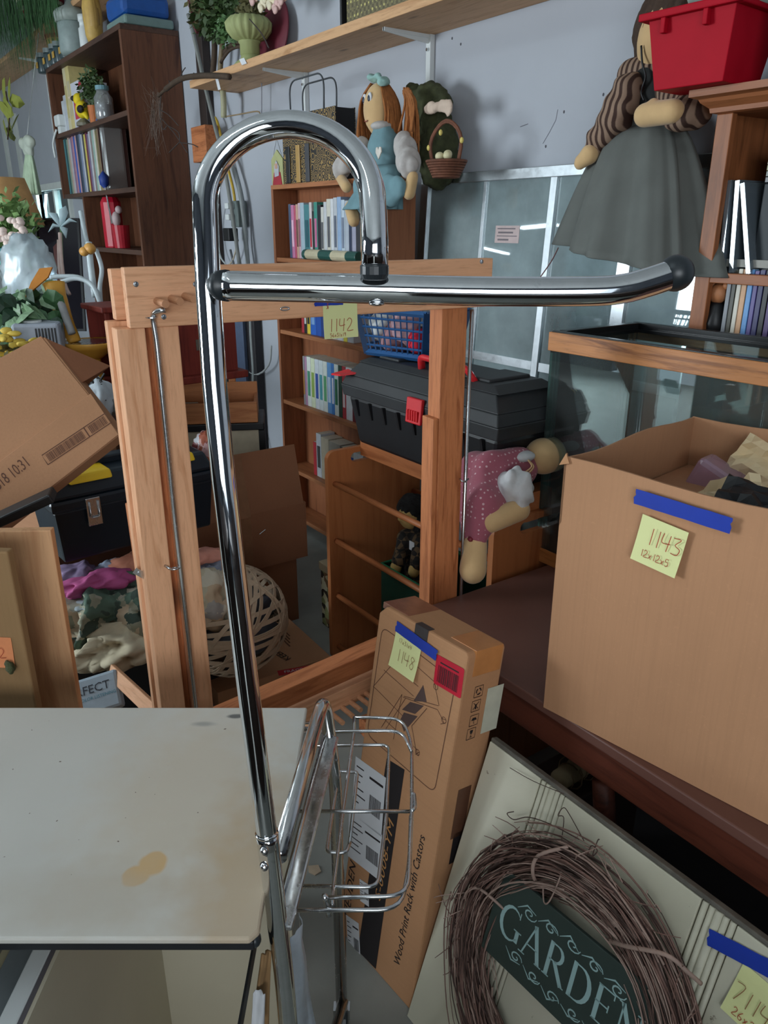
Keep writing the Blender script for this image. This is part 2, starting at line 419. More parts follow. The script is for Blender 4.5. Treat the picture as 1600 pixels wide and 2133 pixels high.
wf = MB(); wf.box(-11, -5.4, -4.1, -4, 0, 3.5).box(-3.3, 3, -4.1, -4, 0, 3.5).box(-5.4, -3.3, -4.1, -4, 2.6, 3.5)
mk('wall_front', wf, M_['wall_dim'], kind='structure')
mk('ceiling', MB().box(-11, 3, -4, WY, 3.5, 3.6), M_['ceil'], kind='structure')
# window behind the dark bookcase: frame, muntin, pane, bright outdoors
wi = MB(); wi.box(wx0-.06, wx0, WY-.03, WY+.03, wz0-.06, wz1+.06).box(wx1, wx1+.06, WY-.03, WY+.03, wz0-.06, wz1+.06).box(wx0, wx1, WY-.03, WY+.03, wz0-.06, wz0).box(wx0, wx1, WY-.03, WY+.03, wz1, wz1+.06)
win = mk('window_1', wi, M_['trimw'], kind='structure')
mk('mullion', MB().box(-8.58, -8.53, WY, WY+.04, wz0, wz1), M_['trimw'], win)
mk('pane', MB().box(wx0, -8.58, WY+.03, WY+.036, wz0, wz1), M_['tank'], win)
mk('pane', MB().box(-8.53, wx1, WY+.03, WY+.036, wz0, wz1), M_['tank'], win)
mk('trim_1', MB().box(-9.75, -9.62, WY-.025, WY-.001, 0, 2.6), M_['trimw'], kind='structure')
mk('trim_2', MB().box(-10.35, -10.22, WY-.025, WY-.001, 0, 2.86).box(-10.22, -9.75, WY-.025, WY-.001, 2.5, 2.6), M_['trimw'], kind='structure')
# chain-hung tube lights reflect in the glass doors; ceiling ones are unseen added fill
M_['tubelit'] = emis('lit_tube', (.85, .95, 1, 1), 14)
def tube_light(x, y, z, ang, lab, tilt=0, L=.6, chain=0):
    M = T(x, y, z) @ RZ(ang) @ Matrix.Rotation(tilt, 4, 'Y')
    r = thing('tube_light', lab, 'ceiling light', (0, 0, 0), M=M)
    mk('housing', MB().box(-L-.02, L+.02, -.07, .07, .03, .08), M_['white'], r, M=M)
    for s in (-.035, .035): mk('tube', MB().tube([(-L, s, .012), (L, s, .012)], .013, 8), M_['tubelit'], r, M=M)
    if chain:
        for s in (-.5, .5): mk('chain', MB().tube([(s*L*1.6, 0, .08), (s*L*1.6, 0, chain)], .004, 5), M_['steel'], r, M=M)
for (x, y, w_) in ((-6.2, -1.3, 'over the dark work table'), (-3.4, -1.6, 'over the rolling cart'), (-.6, -1.3, 'nearest the right wall')):
    tube_light(x, y, 3.41, 0, 'unseen fill tube light added under the ceiling ' + w_)
tube_light(-8.5, -3.6, 1.86, 0, 'lowest chain-hung tube light along the far front wall', radians(7.5), chain=1.5)
tube_light(-7.35, -3.55, 2.12, 0, 'short chain-hung tube light beside the daylight opening', radians(-4), .3, chain=1.3)
tube_light(-9.4, -2.2, 2.34, 0, 'highest chain-hung tube light in the far left corner', radians(3), chain=1.1)
tube_light(-7.6, -1.9, 2.42, 0, 'chain-hung tube light in the middle of the room', radians(-3), chain=1.0)

# ---------------------------------------------------------------- shelves on the wall
def shelf(x0, x1, y0, z0, z1, label, mat='pine', leftcut=0):
    r = thing('wall_shelf', label, 'shelf', ((x0+x1)/2, WY, z0))
    mk('shelf_board', MB().box(x0, x1, y0, WY-.001, z0, z1), M_[mat], r, bev=.002)
    return r
def bracket(r, x, zb, y0=1.87, drop=.9):
    b = MB(); b.box(x-.006, x+.006, y0, WY-.02, zb-.012, zb); b.add([(x-.003, y0, zb-.012), (x+.003, y0, zb-.012), (x+.003, WY-.02, zb-.03), (x-.003, WY-.02, zb-.03), (x-.003, y0, zb), (x+.003, y0, zb), (x+.003, WY-.02, zb), (x-.003, WY-.02, zb)], [(0,3,2,1),(4,5,6,7),(0,1,5,4),(1,2,6,5),(2,3,7,6),(3,0,4,7)])
    br = mk('bracket', b, M_['white'], r)
    mk('wall_standard', MB().box(x-.013, x+.013, WY-.022, WY-.001, zb-drop, zb+.0), M_['white'], r)
    mk('screw', MB().tube([(x, WY-.022, zb-.05), (x, WY-.030, zb-.05)], .006, 8), M_['steel'], br)
s1 = shelf(-4.31, -.3, 1.82, 2.172, 2.208, 'long pine shelf high on the wall above the dolls, on two white brackets')
bracket(s1, Py(632, 158, WY-.02).x, 2.172); bracket(s1, Py(893, 92, WY-.02).x, 2.172)
s2 = shelf(-10.9, -5.0, 1.80, 2.88, 2.916, 'higher pine shelf running above the dark brown bookcase')
bracket(s2, Py(92, 132, WY-.02).x, 2.88, drop=.6)
def tag_on(parent, px0, py0, px1, py1, y, w, mat='paper', name='price_tag'):
    a = Py(px0, py0, y); b = Py(px1, py1, y); d = (b-a); n = Vector((1, 0, 0))*w
    mb = MB(); mb.add([a-n/2, a+n/2, b+n/2, b-n/2, a-n/2+Vector((0,.001,0)), a+n/2+Vector((0,.001,0)), b+n/2+Vector((0,.001,0)), b-n/2+Vector((0,.001,0))], [(0,1,2,3),(4,7,6,5),(0,4,5,1),(2,6,7,3),(1,5,6,2),(0,3,7,4)])
    return mk(name, mb, M_[mat], parent)
tag_on(s1, 449, 154, 457, 187, 1.818, .03)

# ---------------------------------------------------------------- bookcases
def bookcase(label, x0, x1, y0, z0, z1, zs, th, mv, mh, back=True, name='bookcase', left=None, y1=WY-.006, topover=0, backmat=None):
    r = thing(name, label, 'bookcase', ((x0+x1)/2, y1, z0))
    mk('side_panel', MB().box(x1-th, x1, y0, y1, z0, z1-th), M_[mv], r, bev=.0015)
    mk('side_panel', MB().box(x0, x0+th, y0, y1, left if left else z0, z1-th), M_[mv], r, bev=.0015)
    mk('top_panel', MB().box(x0-topover, x1+topover, y0-topover, y1, z1-th, z1), M_[mh], r, bev=.0015)
    for z in zs: mk('shelf', MB().box(x0+th, x1-th, y0+.004, y1-.01, z-th, z), M_[mh], r, bev=.0015)
    if back: mk('back_panel', MB().box(x0+th, x1-th, y1-.008, y1, left if left else z0, z1-th), M_[backmat or mv], r)
    return r
BF = 1.80; BX0, BX1 = -3.42, -2.50
bz = [Py(600, q, BF).z for q in (538, 690, 836)]; bt = Py(600, 383, BF).z
bz2 = [bz[2]-(bz[1]-bz[2]), bz[2]-2*(bz[1]-bz[2])]
bc1 = bookcase('orange-brown wooden bookcase against the wall under the rag doll', BX0, BX1, BF, 0, bt, bz + bz2 + [.08], .019, 'alderZ', 'alder', y1=1.932)
# dark bookcase (a tall hutch standing on a dark cabinet)
DX0, DX1, DF = -6.81, -5.07, 1.74
dt = Py(205, 74, DF).z; dz = [Py(236, 238, DF).z, Py(250, 392, DF).z, Py(270, 520, DF).z]
DS = Py(172, 420, DF).x
r = thing('bookcase', 'tall dark brown bookcase with the blue case on top', 'bookcase', ((DX0+DX1)/2, WY, 0)); bc2 = r; th = .03
mk('side_panel', MB().box(DX1-th, DX1, DF, WY-.006, 0, dt-th), M_['walnut'], r, bev=.002)
mk('side_panel', MB().box(DX0, DX0+th, DF, WY-.006, dz[1]-th, dt-th), M_['walnut'], r, bev=.002)
mk('top_panel', MB().box(DX0, DX1, DF, WY-.006, dt-th, dt), M_['walnutX'], r, bev=.002)
for z in dz[:2]: mk('shelf', MB().box(DX0+th, DX1-th, DF+.004, WY-.012, z-th, z), M_['walnutX'], r, bev=.002)
mk('divider', MB().box(DS, DS+th, DF, WY-.006, 0, dz[1]-th), M_['walnut'], r, bev=.002)
for z in (dz[2], dz[2]-.4, .1): mk('shelf', MB().box(DS+th, DX1-th, DF+.004, WY-.012, z-th, z), M_['walnutX'], r, bev=.002)
mk('back_panel', MB().box(DX0+th, DX1-th, WY-.012, WY-.006, dz[1], dt-th), M_['walnut'], r)
mk('back_panel', MB().box(DS+th, DX1-th, WY-.012, WY-.006, 0, dz[1]-th), M_['walnut'], r)
# right bookcase
RX0, RX1, RF = -1.215, -.3, 1.85
rz = [Py(1560, 572, RF).z, Py(1560, 712, RF).z]; rt = Py(1480, 240, RF).z
r = thing('bookcase', 'cherry-coloured bookcase with a moulded top at the right, holding discs', 'bookcase', ((RX0+RX1)/2, WY, 0)); bc3 = r
mk('side_panel', MB().box(RX0, RX0+.02, RF+.02, WY-.006, 0, rt), M_['oak'], r)
mk('side_panel', MB().box(RX1-.02, RX1, RF+.02, WY-.006, 0, rt), M_['oak'], r)
mk('face_stile', MB().box(RX0, RX0+.042, RF, RF+.02, 0, rt), M_['oak'], r, bev=.002)
mk('face_stile', MB().box(RX1-.042, RX1, RF, RF+.02, 0, rt), M_['oak'], r, bev=.002)
for z in rz + [rz[1]-.3, .1]: mk('shelf', MB().box(RX0+.02, RX1-.02, RF+.002, WY-.012, z-.025, z), M_['oakX'], r, bev=.002)
mk('back_panel', MB().box(RX0+.02, RX1-.02, WY-.012, WY-.006, 0, rt), M_['dark'], r)
cr = MB(); prof = [(0, 0), (-.012, .004), (-.014, .02), (-.03, .04), (-.034, .052), (-.05, .06), (-.05, .085)]
for i in range(len(prof)-1):
    (a, z0), (b, z1) = prof[i], prof[i+1]
    z0 *= .62; z1 *= .62
    cr.hexa([(RX0+a, RF+a, rt+z0), (RX1-a, RF+a, rt+z0), (RX1-a, WY-.006, rt+z0), (RX0+a, WY-.006, rt+z0), (RX0+b, RF+b, rt+z1), (RX1-b, RF+b, rt+z1), (RX1-b, WY-.006, rt+z1), (RX0+b, WY-.006, rt+z1)])
mk('crown_moulding', cr, M_['oakX'], r)
RT_ = rt + .085*.62

# ---------------------------------------------------------------- leaning glass shower doors
Mg = frame((-2.60, 1.952, 0), (1, 0, 0), ey=(0, .098, 1.68)); GH = 1.683; GW = 1.32
g = thing('shower_door', 'large aluminium-framed glass door leaning on the wall behind the toolbox', 'glass door', (0,0,0), M=Mg)
for a, b in ((0, .045), (.70-.012, .70+.018), (1.02-.02, 1.02+.03), (GW-.04, GW)):
    mk('frame_stile', MB().box(a, b, .0, GH, -.012, .014), M_['alu'], g, M=Mg, bev=.002)
mk('frame_stile', MB().box(.37-.008, .37+.008, .03, GH-.03, -.004, .01), M_['alu'], g, M=Mg, bev=.001)
for a, b in ((0, .04), (GH-.035, GH)):
    mk('frame_rail', MB().box(.045 if a else .0, GW, a, b, -.014, .016), M_['alu'], g, M=Mg, bev=.002)
mk('frame_rail', MB().box(.045, GW-.04, 1.02, 1.05, -.004, .008), M_['alu'], g, M=Mg)
for a, b in ((.045, .362), (.378, .688), (.718, 1.0), (1.05, GW-.04)):
    mk('pane', MB().box(a, b, .04, GH-.035, -.001, .003), M_['glass'], g, M=Mg)
lb = ppx(Mg, 1062, 489); lab = mk('label_sticker', MB().box(lb.x-.07, lb.x+.05, lb.y-.028, lb.y+.03, .003, .0045), C('stickerpink', 190, 170, 168), g, M=Mg)
for i, (a, b, c, d) in enumerate(((-.06, .03, .018, .022), (-.055, .02, .004, .010), (-.06, .04, -.006, -.003), (-.055, 0, -.02, -.014))):
    mk('print_line', MB().box(lb.x+a, lb.x+b, lb.y+c, lb.y+d, .0045, .005), C('greyprint', 110, 100, 105), lab, M=Mg)
# ---------------------------------------------------------------- hand writing strokes
DIG = {'1': [[(.35,1),(.3,0)]], '4': [[(.1,1),(.05,.45),(.7,.5)],[(.62,1),(.5,0)]], '2': [[(.05,.8),(.3,1),(.6,.85),(.5,.5),(.05,.02),(.8,.05)]],
 '3': [[(.05,.95),(.6,.98),(.25,.58),(.65,.4),(.5,.05),(.05,.05)]], '6': [[(.55,1),(.15,.5),(.15,.1),(.5,0),(.65,.3),(.2,.4)]],
 '8': [[(.7,.85),(.35,1),(.2,.75),(.6,.35),(.4,0),(.1,.2),(.4,.55),(.7,.85)]], '5': [[(.6,1),(.15,1),(.1,.6),(.5,.6),(.6,.25),(.3,0),(.05,.1)]],
 'x': [[(.1,.6),(.6,0)],[(.6,.6),(.1,0)]], '9': [[(.6,.85),(.3,1),(.15,.7),(.55,.6),(.62,.95),(.5,0)]], '7': [[(.05,1),(.65,1),(.25,0)]], '0': [[(.35,1),(.1,.5),(.35,0),(.6,.5),(.35,1)]],
 '*': [[(.2,1),(.5,.8),(.2,.5)],[(.2,.5),(.45,.3),(.1,0)],[(.5,.45),(.5,0)]]}
def handwrite(txt, x, y, h, M, mat, parent, lw=.0012, sp=.85, slope=0, lean=0, z=.0006):
    mb = MB(); cx = x
    for ch in txt:
        for st in DIG.get(ch, []):
            pts = [(p[0]*h*.75 + cx + lean*p[1]*h, y + p[1]*h + slope*(cx-x)) for p in st]
            if len(pts) > 2: pts = [(v.x, v.y) for v in cat_rom([Vector((a, b, 0)) for a, b in pts], 4)]
            mb.ribbon(pts, lw, z)
        cx += h * sp * (.55 if ch == '1' else .8)
    return mk('handwriting', mb, mat, parent, M=M)
def curl_sheet(name, w, h, mat, parent, M, curl=.004, th=.0003, **k):
    mb = MB(); N = 6
    for i in range(N):
        a, b = i/N, (i+1)/N; za = curl*(1-a)**2; zb = curl*(1-b)**2
        mb.hexa([(0, a*h, za), (w, a*h, za), (w, b*h, zb), (0, b*h, zb), (0, a*h, za+th), (w, a*h, za+th), (w, b*h, zb+th), (0, b*h, zb+th)])
    return mk(name, mb, mat, parent, M=M, **k)
def tape_strip(M, x0, y0, x1, y1, w, parent, label='blue painter tape strip', z=.0012):
    d = Vector((x1-x0, y1-y0)); L = d.length; d.normalize(); n = Vector((-d.y, d.x)); r = random.Random(3); N = 9
    top = [Vector((x0, y0)) + d*L*i/N + n*(w/2 + r.uniform(-.0004, .0004)) for i in range(N+1)]
    bot = [Vector((x0, y0)) + d*L*i/N - n*(w/2 + r.uniform(-.0004, .0004)) for i in range(N+1)]
    e1 = [Vector((x1, y1)) + n*w*(.3 - .6*i/3) + d*r.uniform(-.002, .002) for i in range(4)]
    e0 = [Vector((x0, y0)) - n*w*(.3 - .6*i/3) + d*r.uniform(-.002, .002) for i in range(4)]
    poly = [(p.x, p.y) for p in top + e1 + bot[::-1] + e0]
    return mk('tape', MB().prism(poly, z, z+.0004), M_['tape'], parent, M=M, label=label)

# ---------------------------------------------------------------- wooden loom-like rack (left post near, right post far)
FL = Pd(240, 568, 1.27); FR = Pd(1022, 524, 1.63); FL.z = 1.428; FR.z = 1.446
ex = (FR - FL); FWD_ = ex.length; Mf = frame(Vector((FL.x, FL.y, 0)), (ex.x, ex.y, 0), ez=None, ey=(0, 0, 1))
# Mf: x along rack, y up, z = towards the camera
nf = Mf.col[2].to_3d()
if nf.dot(-FH) < 0: raise SystemExit('flip')
def fx(px, py, dz=0): return ppx(Mf @ T(0, 0, dz), px, py)
FT = 1.434
rk = thing('wooden_frame_rack', 'tall pine frame with pegs and thin metal rods, tagged 1142', 'rack', (0,0,0), M=Mf)
topz0 = fx(262, 690).y; print('rack', FWD_, topz0, fx(1000, 640).y)
tb0 = 1.335
mk('top_board', MB().box(.012, FWD_, tb0, FT, -.014, .010), M_['pineX'], rk, M=Mf @ T(0, 0, 0), bev=.002)
mk('back_board', MB().box(0, FWD_, tb0+.01, FT-.004, -.062, -.036), M_['pineX'], rk, M=Mf, bev=.002)
def vboard(name, x0, x1, y0, y1, z0, z1, mat='pineX', **k):
    # build with local X up so the grain runs along the board
    Mv = Mf @ frame((0,0,0), (0,1,0), ey=(-1,0,0)); return mk(name, MB().box(y0, y1, -x1, -x0, z0, z1), M_[mat], rk, M=Mv, bev=.002, **k)
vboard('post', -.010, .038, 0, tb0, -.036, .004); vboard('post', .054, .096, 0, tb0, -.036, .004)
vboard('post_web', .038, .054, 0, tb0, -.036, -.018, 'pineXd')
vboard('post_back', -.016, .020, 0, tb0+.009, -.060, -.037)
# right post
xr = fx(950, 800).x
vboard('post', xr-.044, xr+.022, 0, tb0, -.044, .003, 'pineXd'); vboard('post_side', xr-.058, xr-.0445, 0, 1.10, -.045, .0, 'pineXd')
# diagonal brace behind the left post
_a = fx(278, 1050, -.09); _b = fx(338, 1470, -.06)
_A = Mf @ Vector((_a.x, _a.y, -.09)); _B = Mf @ Vector((_b.x, _b.y, -.06)); _B = _B + (_B-_A)*.9
Mb_ = frame(_A, _B - _A, ey=Mf.col[0].to_3d())
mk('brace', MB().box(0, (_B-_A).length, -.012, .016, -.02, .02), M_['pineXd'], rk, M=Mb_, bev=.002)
bp = fx(302, 1200, -.02); 
Mp = Mf @ T(bp.x, bp.y, -.02) @ Matrix.Rotation(radians(-42), 4, 'Z')
pl = mk('bracket_plate', MB().box(-.024, .03, -.006, .006, -.001, .001), M_['steel'], rk, M=Mp)
for a in (-.014, .0, .018): mk('screw', MB().tube([(a, 0, .001), (a, 0, .003)], .003, 8), M_['steel'], pl, M=Mp)
# rails at mid height with pegs
ra = fx(480, 1475, -.02); rb = fx(770, 1345, -.02); print('rail', ra, rb)
ry = .60
Mrl = Mf @ T(.096, .484, 0) @ RZ(atan2(.075, .56))
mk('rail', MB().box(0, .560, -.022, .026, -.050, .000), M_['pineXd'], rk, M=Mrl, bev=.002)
mk('rail', MB().box(0, .560, -.095, -.045, -.034, -.006), M_['pineX'], rk, M=Mrl, bev=.002)
peg = None
for i, (px, py) in enumerate(((693, 1488), (713, 1474), (730, 1462), (748, 1452), (762, 1444))):
    p = fx(px, py, -.006); Mg_ = Mf @ T(p.x, p.y, -.006)
    pm = MB().tube([(0, 0, 0), (.004, .002, .045)], .006, 10)
    if peg is None: peg = mk('peg', pm, M_['pineX'], rk, M=Mg_, smooth=False)
    else: dupe(peg, Mg_, rk)
for px, py in ((327, 627), (357, 622), (385, 617)):
    p = fx(px, py, .010); mk('peg', MB().tube([(0, 0, 0), (.003, -.002, .042)], .0065, 12), C('pegtan', 196, 140, 102), rk, M=Mf @ T(p.x, p.y, .010), smooth=False)
# feet
for x0 in (.0, xr-.03):
    mk('foot', MB().box(x0, x0+.04, 0, .06, -.42, .004), M_['pineXd'], rk, M=Mf, bev=.003)
def screw(M, x, y, z, parent, r=.005):
    s = MB().lathe([(r*.2, .0015), (r*.9, .001), (r, 0)], n=10, cap=True); s.box(-r*.6, r*.6, -r*.12, r*.12, .0012, .002).box(-r*.12, r*.12, -r*.6, r*.6, .0012, .002)
    return mk('screw', s, M_['steel'], parent, M=M @ T(x, y, z))
for px, py in ((283, 592), (341, 660), (407, 592), (1003, 545)):
    p = fx(px, py, .010); screw(Mf, p.x, p.y, .0102, rk)
# left metal rod with hooked top
zr = .014
pts = [fx(346, 645, zr), fx(322, 645, zr), fx(314, 655, zr)] 
P0 = fx(347, 646, zr+.03); P1 = fx(316, 648, zr); P2 = fx(366, 1100, zr); P3 = fx(408, 1470, zr)
rod = [(P0.x, P0.y, zr+.022), (P1.x+.004, P1.y+.001, zr+.012), (P1.x, P1.y-.008, zr), (P1.x+.003, P1.y-.05, zr), (P2.x, P2.y, zr), (P3.x, P3.y, zr), (P3.x+.005, .10, zr)]
mk('metal_rod', MB().tube(bez_round(rod, .012), .0048, 10), M_['steel'], rk, M=Mf, smooth=True)
p = fx(314, 661, zr); mk('washer', MB().tube([(p.x+.001, p.y+.001, zr-.0), (p.x+.001, p.y-.001, zr)], .010, 14), M_['steel'], rk, M=Mf)
p = fx(364, 1184, zr)
mk('eye_screw', MB().tube([Vector((p.x, p.y, zr)) + Vector((cos(a)*.009, sin(a)*.002, sin(a)*.009)) for a in [2*pi*i/14 for i in range(14)]], .0018, 6, closed=True).tube([(p.x-.008, p.y, zr), (p.x-.016, p.y+.006, .004)], .0025, 6), M_['steel'], rk, M=Mf, smooth=True)
# right rod and eye
q = fx(985, 640, .0); q2 = fx(965, 1225, 0)
mk('metal_rod', MB().tube([(xr+.034, tb0-.005, .002), (xr+.034, .1, .002)], .0045, 10), M_['steel'], rk, M=Mf, smooth=True)
p = fx(965, 1000, .008)
mk('eye_screw', MB().tube([(xr+.014, p.y+.004, .008), (xr+.016, p.y, .014), (xr+.026, p.y-.003, .014), (xr+.040, p.y, .006)], .002, 6), M_['steel'], rk, M=Mf, smooth=True)
p = fx(593, 643, .010); mk('eye_screw', MB().tube([Vector((p.x, p.y, .011)) + Vector((cos(a)*.009, sin(a)*.003, 0)) for a in [2*pi*i/12 for i in range(12)]], .0015, 6, closed=True), M_['steel'], rk, M=Mf, smooth=True)
# sticky note 1142
a = fx(672, 632, .011); Mn = Mf @ T(a.x, fx(676, 706, .011).y, .0115)
n = curl_sheet('sticky_note', .074, .076, M_['note'], rk, Mn, label='pale yellow square note reading 1142')
handwrite('1142', .010, .013, .024, Mn @ T(0,0,.0035), M_['pen'], n); handwrite('56x31x19', .012, .003, .007, Mn @ T(0,0,.0045), M_['pen'], n, lw=.0008); handwrite('*', .006, .056, .012, Mn @ T(0,0,.001), M_['pen'], n)
b0 = fx(655, 631, .011); tape_strip(Mf @ T(0,0,.0112), b0.x, b0.y, b0.x+.06, b0.y, .012, rk)

# ---------------------------------------------------------------- table
TZ = .65; TX0, TX1, TY0, TY1 = -1.27, .35, .965, 1.80
tb = thing('side_table', 'dark brown wooden table carrying the aquarium and the large open box', 'table', ((TX0+TX1)/2, (TY0+TY1)/2, 0))
mk('tabletop', MB().box(TX0, TX1, TY0, TY1, TZ-.022, TZ), M_['tabletop'], tb, bev=.003)
for b in ((TX0+.03, TX1-.03, TY0+.012, TY0+.034), (TX0+.03, TX1-.03, TY1-.05, TY1-.03)):
    mk('apron', MB().box(b[0], b[1], b[2], b[3], TZ-.095, TZ-.0225), M_['tablewood'], tb, bev=.002)
for x in (TX0+.03, TX1-.05): mk('apron', MB().box(x, x+.02, TY0+.034, TY1-.05, TZ-.095, TZ-.0225), M_['tablewood'], tb)
for x in (TX0+.05, TX1-.12):
    for y in (TY0+.034, TY1-.12): mk('leg', MB().box(x, x+.06, y, y+.06, 0, TZ-.0225), M_['tablewoodZ'], tb, bev=.004)
mk('curved_brace', MB().tube([(-.72, 1.02, .52), (-.71, 1.03, .42), (-.74, 1.02, .34), (-.80, 1.0, .29)], [.02, .022, .022, .018], 8), M_['tablewood'], tb, smooth=True)

# ---------------------------------------------------------------- aquarium
AX0, AX1, AY0, AY1 = -1.32, -.56, 1.446, 1.775; AZ0 = TZ; AZ1 = 1.255
aq = thing('aquarium', 'empty glass aquarium with wood-print rims on the dark table', 'aquarium', ((AX0+AX1)/2, (AY0+AY1)/2, AZ0))
g_ = .006
for nm, b in (('glass_pane', (AX0+g_, AX1-g_, AY0, AY0+g_)), ('glass_pane', (AX0+g_, AX1-g_, AY1-g_, AY1)), ('glass_pane', (AX0, AX0+g_, AY0, AY1)), ('glass_pane', (AX1-g_, AX1, AY0, AY1))):
    mk(nm, MB().box(*b, AZ0+.012, AZ1-.012), M_['tank'], aq)
mk('glass_bottom', MB().box(AX0+g_, AX1-g_, AY0+g_, AY1-g_, AZ0+.012, AZ0+.018), M_['tank'], aq)
for x in (AX0+.0005, AX1-.0075):
    for y in (AY0+.0005, AY1-.0075): mk('glass_edge', MB().box(x, x+.007, y, y+.007, AZ0+.03, AZ1-.05), M_['tankedge'], aq)
def rim(z0, z1, e, th, mat, nm, lip=None):
    for b in ((AX0-e, AX1+e, AY0-e, AY0-e+th), (AX0-e, AX1+e, AY1+e-th, AY1+e)): mk(nm, MB().box(*b, z0, z1), M_[mat], aq, bev=.0015)
    for b in ((AX0-e, AX0-e+th), (AX1+e-th, AX1+e)): mk(nm, MB().box(*b, AY0-e+th, AY1+e-th, z0, z1), M_[mat], aq, bev=.0015)
rim(AZ1-.045, AZ1, .005, .004, 'trimoak', 'top_trim'); rim(AZ0, AZ0+.04, .005, .004, 'trimoak', 'bottom_trim')
lipm = 'blackgloss'; M_[lipm] = plain(lipm, srgb(16, 18, 20), .25, .2)
e = -.0015
for b in ((AX0, AX1, AY0-.0, AY0+.016), (AX0, AX1, AY1-.020, AY1)): mk('inner_lip', MB().box(*b, AZ1-.016, AZ1+.003), M_[lipm], aq, bev=.002)
for b in ((AX0, AX0+.026), (AX1-.026, AX1)): mk('inner_lip', MB().box(*b, AY0+.026, AY1-.026, AZ1-.016, AZ1+.003), M_[lipm], aq, bev=.002)
for b in ((AX0+.01, AX1-.01, AY1-.036, AY1-.026),): mk('inner_ledge', MB().box(*b, AZ1-.020, AZ1-.012), M_[lipm], aq)
mk('inner_ledge', MB().box(AX0+.026, AX0+.034, AY0+.03, AY1-.036, AZ1-.020, AZ1-.012), M_[lipm], aq)

# ---------------------------------------------------------------- big open box 1143
Bo = Pz(1132, 1474, TZ); ang = radians(7.4); Mx = T(Bo.x, Bo.y, TZ+.001) @ RZ(ang)
BW, BD, BH = .60, .45, .487
bx = thing('cardboard_box', 'large open cardboard box tagged 1143 on the table in front of the aquarium', 'box', (0,0,0), M=Mx)
t_ = .004
def wobble(x0, y0, x1, y1, nm, seed, dip=.0):
    r = random.Random(seed); mb = MB(); N = 10; d = Vector((x1-x0, y1-y0, 0)); L = d.length; d.normalize(); n = Vector((-d.y, d.x, 0))*t_
    for i in range(N):
        for k in range(4):
            def P(u, v, s):
                bul = .006*sin(pi*u)*sin(pi*v) * (1 if nm != 'x' else 0)
                top = BH + (.004*sin(u*9+seed) - dip*sin(pi*u)) * v
                return Vector((x0, y0, 0)) + d*L*u + Vector((0, 0, top*v)) + n*s - Vector((-d.y, d.x, 0))*bul
            u0, u1, v0, v1 = i/N, (i+1)/N, k/4, (k+1)/4
            mb.hexa([P(u0,v0,0), P(u1,v0,0), P(u1,v0,1), P(u0,v0,1), P(u0,v1,0), P(u1,v1,0), P(u1,v1,1), P(u0,v1,1)])
    return mk('side_wall', mb, M_['card'], bx, M=Mx)
wobble(0, 0, BW, 0, 'f', 1); wobble(BW, 0, BW, BD, 'r', 2); wobble(BW, BD, 0, BD, 'b', 3); wobble(0, BD, 0, 0, 'l', 4)
mk('bottom_flap', MB().box(.004, BW-.004, .004, BD-.004, 0, .004), M_['card'], bx, M=Mx)
mk('torn_corner', MB().add([(-.006,-.006,BH-.012),(.012,-.004,BH-.006),(.004,-.003,BH+.010),(-.003,.012,BH+.006)], [(0,1,2),(0,2,3),(0,3,1),(1,3,2)]), M_['cardY'], bx, M=Mx)
Mfc = Mx @ frame((0, -.0075, 0), (1, 0, 0), ey=(0, 0, 1))
a = ppx(Mfc, 1345, 1053); b = ppx(Mfc, 1457, 1081); c = ppx(Mfc, 1318, 1160)
an = atan2(c.x-a.x, a.y-c.y); Mn = Mfc @ T(c.x, c.y, .0015) @ RZ(atan2(b.y-a.y, b.x-a.x)*.6 - .13)
n = curl_sheet('sticky_note', .076, .076, M_['note'], bx, Mn, curl=.006, label='pale yellow square note reading 1143')
handwrite('1143', .018, .034, .028, Mn @ T(0,0,.004), M_['pen'], n, lw=.0013, sp=.75); handwrite('12x12x5', .014, .012, .012, Mn @ T(0,0,.0055), M_['pen'], n, lw=.001, sp=.8)
p0 = ppx(Mfc, 1326, 1032); p1 = ppx(Mfc, 1526, 1094); tape_strip(Mfc, p0.x, p0.y, p1.x, p1.y, .024, bx, z=.004)
# contents
def crumple(M, sx, sy, mat, name, label, cat, amp=.02, seed=0, n=9, **k):
    mb = MB(); mb.grid(lambda u, v: ((u-.5)*sx, (v-.5)*sy, amp*noise.noise(Vector((u*3+seed, v*3, seed)))*2+amp*.6*noise.noise(Vector((u*7+seed, v*7, 1)))), n, n)
    return mk(name, mb, mat, None, M=M, solid=.0008, label=label, cat=cat, **k)
Rb = Mx.to_3x3().to_4x4()
for (px, py, t, rx, ry_, rz_, sx, sy, mat, nm, lb, ct, sd) in (
    (1500, 1040, 1.34, 24, -14, 25, .13, .11, 'cream', 'paper_sheet', 'cream torn paper sheet lying inside the open box 1143', 'paper', 1),
    (1578, 985, 1.44, 70, 10, -20, .11, .11, 'cream', 'paper_bag', 'cream paper bag standing up at the back of box 1143', 'paper bag', 5),
    (1585, 1045, 1.27, 10, 14, 10, .13, .10, 'black', 'black_folder', 'black torn-edged folder inside the open box 1143', 'folder', 8)):
    crumple(T(*Pd(px, py, t)) @ Rb @ Matrix.Rotation(radians(rx), 4, 'X') @ Matrix.Rotation(radians(ry_), 4, 'Y') @ RZ(radians(rz_)), sx, sy, M_[mat], nm, lb, ct, seed=sd)
M_['mauve'] = glassmat('mauve_plastic', (.8, .6, .7, 1), .06, .6, .2, srgb(190, 150, 170))
mk('plastic_pack', MB().box(-.05, .05, -.03, .03, -.04, .03), M_['mauve'], None, M=T(*Pd(1500, 1003, 1.46)) @ Rb @ Matrix.Rotation(.4, 4, 'Y'), bev=.01, label='mauve see-through plastic pack beside papers inside box 1143', cat='package')
